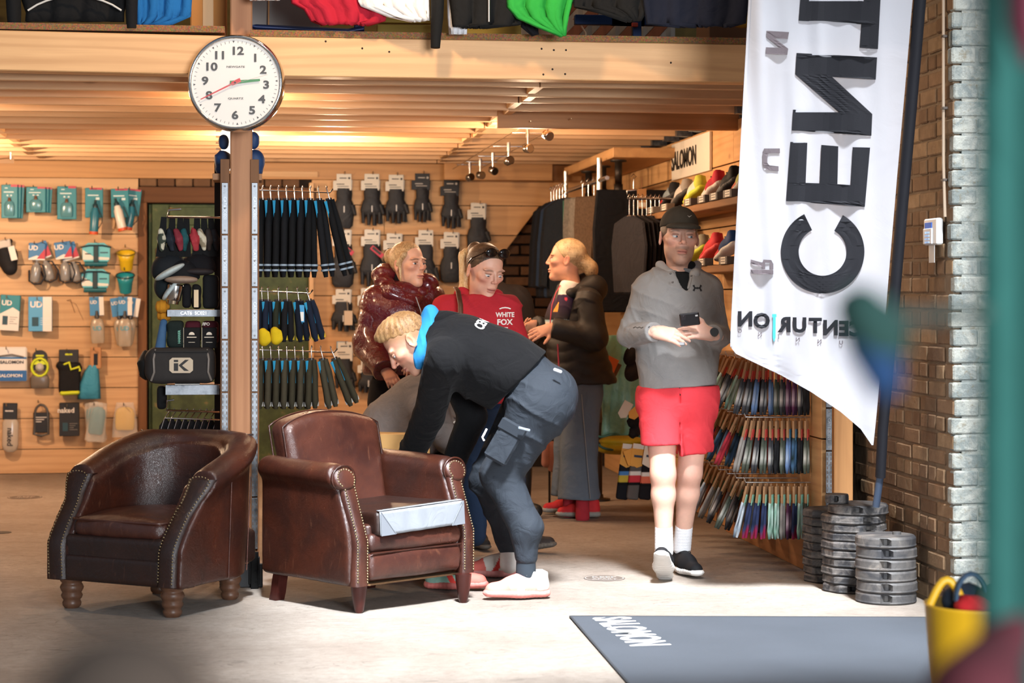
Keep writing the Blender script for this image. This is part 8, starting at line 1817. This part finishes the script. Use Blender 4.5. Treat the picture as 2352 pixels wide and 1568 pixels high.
LABC = {'r': ('#c9483f', 'red'), 'm': ('#8fc4ac', 'mint green'), 'g': ('#3f7a5c', 'green'), 'n': ('#4a7a92', 'blue-green'), 'k': ('#b98a5a', 'plain kraft')}
PROTO = {}
kraft = plain('#a37a54', .8)
def sock_proto(pal, lc):
    key = (pal, lc)
    if key in PROTO: return None, PROTO[key]
    a, b, c, nm = PAL[pal]; t = thing('hanging_socks', (0, 0, 0), 'x', 'socks')
    part('card', kraft, t, lambda m: (m.box((0, -.045, .0), (.048, .085, .011), b=.001), m.box((.0, -.005, .0), (.012, .03, .004))))
    part('label', plain(LABC[lc][0], .6), t, lambda m: m.box((.008, -.072, .0), (.036, .056, .0165), b=.0008))
    rs = random.Random(key[0]+key[1]); ca, cb, cw = (npv(lin(q_)[:3]) for q_ in (a, b, c))
    for sx in (-1, 1):
        pts = [(sx*.010, -.085, .002*sx), (sx*.013, -.13, .003*sx), (sx*.017, -.19, .003*sx), (sx*.020, -.225, .003*sx), (sx*.018, -.265, .003*sx)]
        m = MB(); m.tube([V(*p) for p in pts], [.015, .017, .016, .019, .012], 8, flat=.5)
        m.c = []
        for p in m.v:
            k = -p.y; w = cb if (int(k*95) % 3 == 0) else ca
            if pal in ('char', 'olive', 'blue', 'plum') and .165 < k < .20 and int(k*220) % 2: w = cw
            if pal == 'navy' and k > .225: w = cw
            if pal in ('tie', 'mint') and math.sin(k*90+sx*2+p.x*200) > .1: w = cw
            if pal == 'grey' and k > .24: w = ca*.4
            m.c.append((*w, 1))
        m.build('sock', attr_cloth(.95, .5, var=.15), t)
    PROTO[key] = t; return t, t
rows = [(1.045, 'top', ['char', 'char', 'blue', 'char', 'blue', 'olive', 'char', 'plum', 'plum', 'char', 'black'], 'r'), (.755, 'middle', ['grey', 'olive', 'char', 'olive', 'char', 'black', 'olive', 'blue', 'rain', 'black', 'olive'], 'r'), (.43, 'bottom', ['tie', 'navy', 'navy', 'navy', 'mint', 'mint', 'grey', 'plum', 'navy', 'mint', 'olive'], 'm')]
back = {'top': ['black', 'char', 'mint', 'char', 'olive'], 'middle': ['black', 'red', 'rain', 'blue', 'orange'], 'bottom': ['orange', 'olive', 'char', 'grey', 'tie']}
hookn = 0
for z, rn, pals, lc in rows:
    for k in range(7):
        v = 9.74+.245*k; n = 11 if k == 0 else 6; u1, u0 = UR-.03, UR-.32+.012*k
        hk = part('peg', chrome, wr, lambda m: m.tube([V(UR, v, z), V(u0-.01, v, z+.004), V(u0-.02, v, z+.03)], .0045, 6))
        for i in range(n):
            f = i/(n-1); u = u0+(u1-u0)*(f if k == 0 else f*.55); pal = pals[i] if k == 0 else back[rn][(i+k) % 5]; l_ = lc if k == 0 else ('r' if rn == 'top' and k < 3 else 'g' if i % 2 else 'k')
            if k == 0 and rn == 'middle' and pal in ('rain', 'blue') : l_ = 'n'
            first, t = sock_proto(pal, l_)
            tilt = (-.34+.09*i if i < 4 else 0)*(1 if k else .7)-(.10 if k else 0)
            M = TR(u, v-.004*i, z-.012) @ frame_of((1, 0, 0), (0, -1, 0)) @ RZ(tilt) @ RY(R.uniform(-.08, .08)+1.05)
            lab = f'{PAL[pal][3]} socks, {ORD[i]} from the aisle, {ORD[k]} peg, {rn} row'
            o = t if first else copy_thing(t, Matrix.Identity(4)); o.matrix_basis = M; tag(o, lab, 'socks', f'sock pairs hanging in the {rn} row')
structure(part('trim_8', wood('Y', '#b07c50', '#7c5638'), None, lambda m: m.box((UR-.035, 10.4, .10), (.03, 1.9, .20), b=.003)))
t6 = [o for o in bpy.data.objects if o.name == 'trim_6'][0]; strips(1897, 1911, VP-.002, t6, 740, 1330, 6)
# ================================================================ shirts hanging along the mezzanine edge
ln = tag(part('washing_line', plain('#4a4038', .6), None, lambda m: m.tube([V(-2.6, 9.2, 3.36), V(3.0, 9.2, 3.36)], .012, 8)), 'long rail above the mezzanine edge from which the sample shirts hang', 'rail')
def shirt(rows, Y, mat, lab, sleeves=(), trim=None, amp=.012, name='hanging_shirt', seed=0):
    """rows: (y, left, right) in picture px from the hem upwards; carried up to the rail"""
    t = thing(name, at((rows[0][1]+rows[0][2])/2, rows[0][0], Y), lab, 'shirt', 'sample shirts hanging above the beam')
    y0, a0, b0 = rows[-1]; rw = list(rows)+[(-180, a0-4, b0+4), (-250, a0+20, b0-20), (-278, (a0+b0)/2-25, (a0+b0)/2+25)]
    dense = []
    for (ya, la, ra), (yb, lb, rb) in zip(rw[:-1], rw[1:]):
        n = max(1, int(abs(yb-ya)/16)); dense += [(ya+(yb-ya)*i/n, la+(lb-la)*i/n, ra+(rb-ra)*i/n) for i in range(n)]
    dense.append(rw[-1]); NX = 24
    m = MB(); m.grid([[at(l+(r-l)*j/NX, y, Y-amp*math.sin(j*.8+seed+y*.012)-amp*.6*math.sin(j*1.7+y*.02+seed)) for j in range(NX+1)] for y, l, r in dense]); b = m.build('body', mat, t, solid=.02)
    m = MB(); m.tube([at((rows[-1][1]+rows[-1][2])/2, -278, Y), at((rows[-1][1]+rows[-1][2])/2, -320, Y)], .005, 6); m.build('hanger', metal('#8a8a8c', .3), t)
    for pts, r in sleeves:
        m = MB(); m.tube([at(x, y, Y-.05) for x, y in pts], r, 12, flat=.6); m.build('sleeve', mat, t)
    return t, b
cl = lambda c, **k: cloth(c, .92, .15, 10, .4, fold=.35, **k)
t, b = shirt([(50, 60, 285), (30, 62, 285), (-40, 40, 300)], 9.22, cl('#161515'), 'black long-sleeved jacket with pale piping at the far left above the beam', (([(-10, -200), (28, -60), (32, 30), (33, 68)], [.07, .06, .055, .048]), ([(310, -200), (304, -60), (302, 30), (303, 66)], [.07, .05, .045, .04])))
part('piping', plain('#c9c2b8', .6), t, lambda m: m.tube([at(64+21.5*i, 24-34*math.sin(PI*i/10)**.8, 9.16) for i in range(11)], .005, 6))
shirt([(58, 320, 360), (52, 318, 400), (38, 318, 437), (-40, 312, 440)], 9.24, cl('#1f5f96'), 'blue shirt hem beside the black jacket above the beam', seed=2)
shirt([(1, 575, 640), (-40, 560, 650)], 9.24, cl('#d9d2ca'), 'white shirt barely showing above the clock', seed=1)
shirt([(56, 740, 850), (48, 716, 885), (20, 700, 890), (6, 672, 890), (-40, 664, 880)], 9.24, cl('#a81f30'), 'red shirt hanging above the beam left of the white one', seed=3)
shirt([(47, 945, 985), (35, 890, 985), (14, 830, 985), (4, 823, 985), (-40, 818, 985)], 9.20, cl('#e4ddd6'), 'white shirt hanging above the beam right of the red one', seed=4)
shirt([(79, 1035, 1072), (40, 1032, 1074), (-40, 1030, 1080)], 9.27, cl('#d6d4d6'), 'narrow white garment behind the black zipped top', seed=2, amp=.004)
t, b = shirt([(62, 1044, 1120), (55, 1042, 1196), (35, 1040, 1200), (-40, 1030, 1210)], 9.23, cl('#1a1918'), 'black zipped top with one long sleeve hanging over the beam', (([(1020, -200), (1006, -60), (1004, 40), (1001, 85), (1000, 110)], [.06, .055, .048, .040, .036]),), seed=5)
part('zip', metal('#c9bcae', .4), t, lambda m: m.tube([at(1123, -40, 9.19), at(1123, 50, 9.19)], .006, 6))
shirt([(80, 1225, 1235), (60, 1200, 1234), (-40, 1196, 1240)], 9.29, cl('#17161a'), 'dark hem behind the green shirt', seed=1, amp=.004)
shirt([(82, 1288, 1297), (62, 1240, 1300), (40, 1190, 1306), (16, 1168, 1312), (-40, 1166, 1322)], 9.21, cl('#2f9a3c'), 'bright green shirt hanging above the beam with a pointed hem', seed=6, amp=.018)
shirt([(48, 1440, 1470), (28, 1380, 1482), (16, 1318, 1490), (-40, 1312, 1500)], 9.24, cl('#1c1a18'), 'black shirt between the green shirt and the navy one', seed=7)
shirt([(60, 1560, 1680), (54, 1488, 1712), (20, 1482, 1716), (-40, 1474, 1722)], 9.22, cl('#1b1d28'), 'wide navy shirt at the right end next to the flag', seed=8)
# goods stored in the loft
def loft(x0, y0, x1, y1, v, dep, col, lab, name, cat, rough=.7):
    a, b = on_v(x0, y0, v), on_v(x1, y1, v); return tag(part(name, col if not isinstance(col, str) else plain(col, rough), None, lambda m: m.box(((a.x+b.x)/2, v+dep/2, (max(a.z, zb1+.05)+zb1+.047)/2 if b.z < zb1+.047 else (a.z+zb1+.047)/2), (b.x-a.x, dep, a.z-zb1-.047), b=.006)), lab, cat)
cb = loft(437, -60, 520, 60, 9.75, .3, cloth('#a8703c', .85, .08, 5, .2), 'brown cardboard carton stored on the mezzanine left of the post', 'carton', 'box')
part('tape', plain('#b98a52', .4), cb, lambda m: m.box((on_v(478, 0, 9.745).x, 9.748, on_v(478, 0, 9.745).z), (.05, .003, .3)))
cr = loft(574, -60, 735, 60, 10.1, .35, plain('#77706a', .5), 'grey plastic crate behind a dark blue tube frame on the mezzanine', 'plastic_crate', 'crate')
part('blue_rail', plain('#16284f', .35, .4), cr, lambda m: m.tube([on_v(572, -60, 9.95), on_v(573, 58, 9.95), on_v(588, 62, 9.95), on_v(800, 72, 9.95), on_v(835, 66, 9.95)], .014, 10)); part('cord', plain('#b98a5c', .7), cr, lambda m: m.tube([on_v(617, -40, 10.05), on_v(617, 70, 10.05)], .004, 5)); part('blue_rail', plain('#16284f', .35, .4), cr, lambda m: m.box(on_v(825, 55, 9.97), (.05, .04, .2), b=.004))
o = tag(part('shelf_frame', plain('#16325f', .4, .4), None, lambda m: (m.box((on_v(1470, 75, 10.0).x, 10.0, zb1+.20), (.30, .04, .05), b=.003), m.box((on_v(1400, 75, 10.0).x, 10.0, zb1+.20), (.36, .04, .05), b=.003), m.box((on_v(1462, 60, 9.98).x, 9.98, zb1+.32), (.045, .04, .55), b=.003))), 'dark blue steel shelf frame on the mezzanine behind the black shirt', 'shelf frame'); part('orange_clip', plain('#b8432c', .5), o, lambda m: m.box(on_v(1458, 57, 9.95), (.03, .02, .02), b=.002))
o = tag(part('bent_strap', plain('#c9a888', .6), None, lambda m: m.tube([on_v(1316, 42, 10.3), on_v(1330, 52, 10.3), on_v(1345, 75, 10.3), on_v(1348, 131, 10.3)], .012, 8, flat=.4)), 'pale bent strap standing on the mezzanine right of the green shirt', 'strap')
o = tag(soft('yellow_bundle', [(s_ell(on_v(1705, 30, 9.7), (.09, .06, .075)), .01)], cloth('#c2a64a', .9), None), 'yellow fabric bundle beside the flag on the mezzanine', 'bundle')
o = tag(part('stored_carton', plain('#6b4a30', .8), None, lambda m: m.box((on_v(1690, 60, 10.1).x, 10.1, zb1+.20), (.35, .3, .32), b=.004)), 'brown carton in the shadow behind the navy shirt', 'box')

# ================================================================ keypad and conduit on the brick wall
c = on_u(2150, 532, UP_-.02); kp = thing('alarm_keypad', c, 'small white alarm keypad with a blue screen on the brick wall', 'keypad')
part('housing', plain('#dddcd8', .4), kp, lambda m: m.box((c.x-.012, c.y, c.z), (.03, .17, .115), b=.006)); part('screen', plain('#1d4f9a', .2, emit=.6), kp, lambda m: m.box((c.x-.028, c.y+.02, c.z+.025), (.003, .09, .03))); part('flap', plain('#c9ccd0', .4), kp, lambda m: m.box((c.x-.03, c.y+.02, c.z-.02), (.008, .11, .07), b=.003)); part('keys', plain('#8fb6e6', .3, emit=.4), kp, lambda m: [m.box((c.x-.0348, c.y+.02-.022*(i-1), c.z-.004-.014*j), (.002, .014, .008)) for i in range(3) for j in range(4)])
part('instruction_card', plain('#dcdad6', .7), kp, lambda m: m.box((c.x-.012, c.y+.02, c.z-.095), (.003, .07, .08)))
cu, cv = UP_-.022, on_u(2168, 300, UP_-.02).y
o = thing('cable_conduit', (cu, cv, c.z), 'thin pale cable conduit running up the brick wall from the keypad', 'conduit'); part('conduit', plain('#9a8672', .6), o, lambda m: m.tube([V(cu, cv-.02, c.z+.06), V(cu, cv, c.z+.3), V(cu, cv, 3.4)], .007, 8))
for k in range(6): part('clip', plain('#4a4038', .6), o, lambda m: m.box((cu+.004, cv, c.z+.22+.31*k), (.022, .03, .012), b=.002))

# ================================================================ yellow trug in the right foreground
bk_c = at(2246, 1460, 5.7); bz = at(2246, 1392, 5.7).z; t = thing('trug_bucket', (bk_c.x, bk_c.y, 0), 'yellow flexible bucket full of straps and red gear in the right foreground', 'bucket')
ym = plain('#d1a017', .45); r0 = .148
part('bucket', ym, t, lambda m: m.lathe([(r0*.70, .0), (r0*.74, .01), (r0*.90, bz*.55), (r0*1.0, bz-.01), (r0*1.03, bz), (r0*.99, bz), (r0*.88, bz*.6), (r0*.7, .03), (.001, .03)], 40, 0, TR(bk_c.x, bk_c.y, .009), caps=False))
part('handle', ym, t, lambda m: m.tube([V(bk_c.x, bk_c.y, 0)+RIGHT*(-r0+.01+.10*(i/10))+UP*(bz+.075*math.sin(PI*i/10)) for i in range(11)], .012, 8)); part('handle', ym, t, lambda m: m.tube([V(bk_c.x, bk_c.y, 0)+RIGHT*(r0-.01-.10*(i/10))+UP*(bz+.075*math.sin(PI*i/10)) for i in range(11)], .012, 8))
def in_bucket(name, dx, dy, dz, sz, col, lab, cat): o = soft(name, [(s_ell(V(bk_c.x, bk_c.y, bz)+RIGHT*dx+FWD*dy+UP*dz, sz), .008, folds(.006, 25, 50, (.6, .3, .7), dx*50))], cloth(col, .8, .2, 12, .4), None); tag(o, lab, cat)
in_bucket('red_strap', -.02, -.03, .005, (.06, .05, .032), '#b02327', 'bright red webbing bundle on top in the yellow bucket', 'strap'); in_bucket('dark_glove', .06, .0, .02, (.075, .06, .05), '#3a2a22', 'dark brown crumpled item at the right of the yellow bucket', 'glove'); in_bucket('navy_strap', -.03, .04, .01, (.07, .05, .05), '#1a2430', 'navy strap roll at the back of the yellow bucket', 'strap')
o = tag(part('blue_loop', plain('#1d3a52', .6), None, lambda m: m.tube([V(bk_c.x, bk_c.y, bz)+RIGHT*(-.055+.085*math.sin(a)*.5+.03)+UP*(.02+.075*math.cos(a))-FWD*.02 for a in [-1.6+.32*i for i in range(11)]], .014, 8, flat=.5)), 'dark blue webbing loop arching out of the yellow bucket', 'strap')

# ================================================================ things right in front of the lens: clothes on a stand at the right, a hat at lower left
gj = cloth('#153c37', .9, .15, 12, .4, fold=.4); Yg = 1.32
t = thing('coat_stand', at(2330, 1400, Yg+.08), 'dark coat stand close to the lens at the right edge', 'coat stand'); part('pole', plain('#2a2422', .5), t, lambda m: m.tube([V(*at(2420, 700, Yg+.10).xy, 0), V(*at(2420, 700, Yg+.10).xy, 2.0)], .018, 12)); part('arm', plain('#2a2f2a', .5), t, lambda m: m.tube([at(2420, 705, Yg+.10), at(2200, 722, Yg-.05), at(1985, 732, Yg-.18)], .0045, 8)); part('foot', plain('#2a2422', .5), t, lambda m: m.lathe([(.2, 0), (.2, .02), (.03, .03)], 24, 0, TR(*at(2420, 700, Yg+.10).xy, 0)))
j = thing('green_coat', at(2380, 1900, Yg), 'long dark green coat hanging close to the lens along the right edge', 'coat')
m = MB(); m.grid([[at(2262+18*i, y, Yg-.004*math.sin(i*1.1)) for i in range(13)] for y in range(-260, 1960, 60)]); m.build('coat', gj, j, solid=.02)
part('collar', cloth('#4a1d28', .9), j, lambda m: m.tube([at(2352, -200, Yg-.05), at(2346, 60, Yg-.05), at(2356, 150, Yg-.05)], [.02, .016, .006], 10, flat=.6))
t = thing('hanging_mitt', at(1990, 860, 1.14), 'dark green and blue mitt dangling close to the lens in front of the flag', 'mitt')
soft('cuff', [(sdf([(s_cone(at(1975, 712, 1.14), at(2010, 770, 1.14), .0155, .0175), 0), (s_cone(at(2030, 730, 1.15), at(2040, 790, 1.15), .011, .012), .008)]), .004)], cloth('#122a26', .9), t); soft('mitt_hand', [(s_cone(at(2000, 790, 1.14), at(2030, 880, 1.14), .0155, .010), .004)], cloth('#0e2744', .9), t)
m = MB(); m.tube([at(1985, 732, Yg-.18), at(1990, 722, 1.14)], .003, 6); m.build('loop', plain('#22302c', .8), t)
o = soft('maroon_sleeve', [(s_cone(at(2235, 1600, 1.25), at(2290, 1500, 1.30), .030, .018), .006), (s_cone(at(2290, 1500, 1.30), at(2330, 1440, 1.32), .018, .014), .006)], cloth('#3a151b', .9), None); tag(o, 'dark maroon sleeve hanging close to the lens at the lower right corner', 'sleeve')
o = soft('felt_hat', [(sdf([(s_ell(at(280, 1640, .80), (.036, .03, .034)), 0), (s_ell(at(280, 1680, .80), (.05, .05, .012)), .01)]), .004)], cloth('#2c241e', .9), None); tag(o, 'brown rounded hat right under the lens at the lower left edge', 'hat')
m = MB(); hp = at(280, 1690, .80); m.tube([V(hp.x, hp.y, 0), V(hp.x, hp.y, hp.z)], .012, 10); o2 = m.build('stand', plain('#2a2422', .5), o)
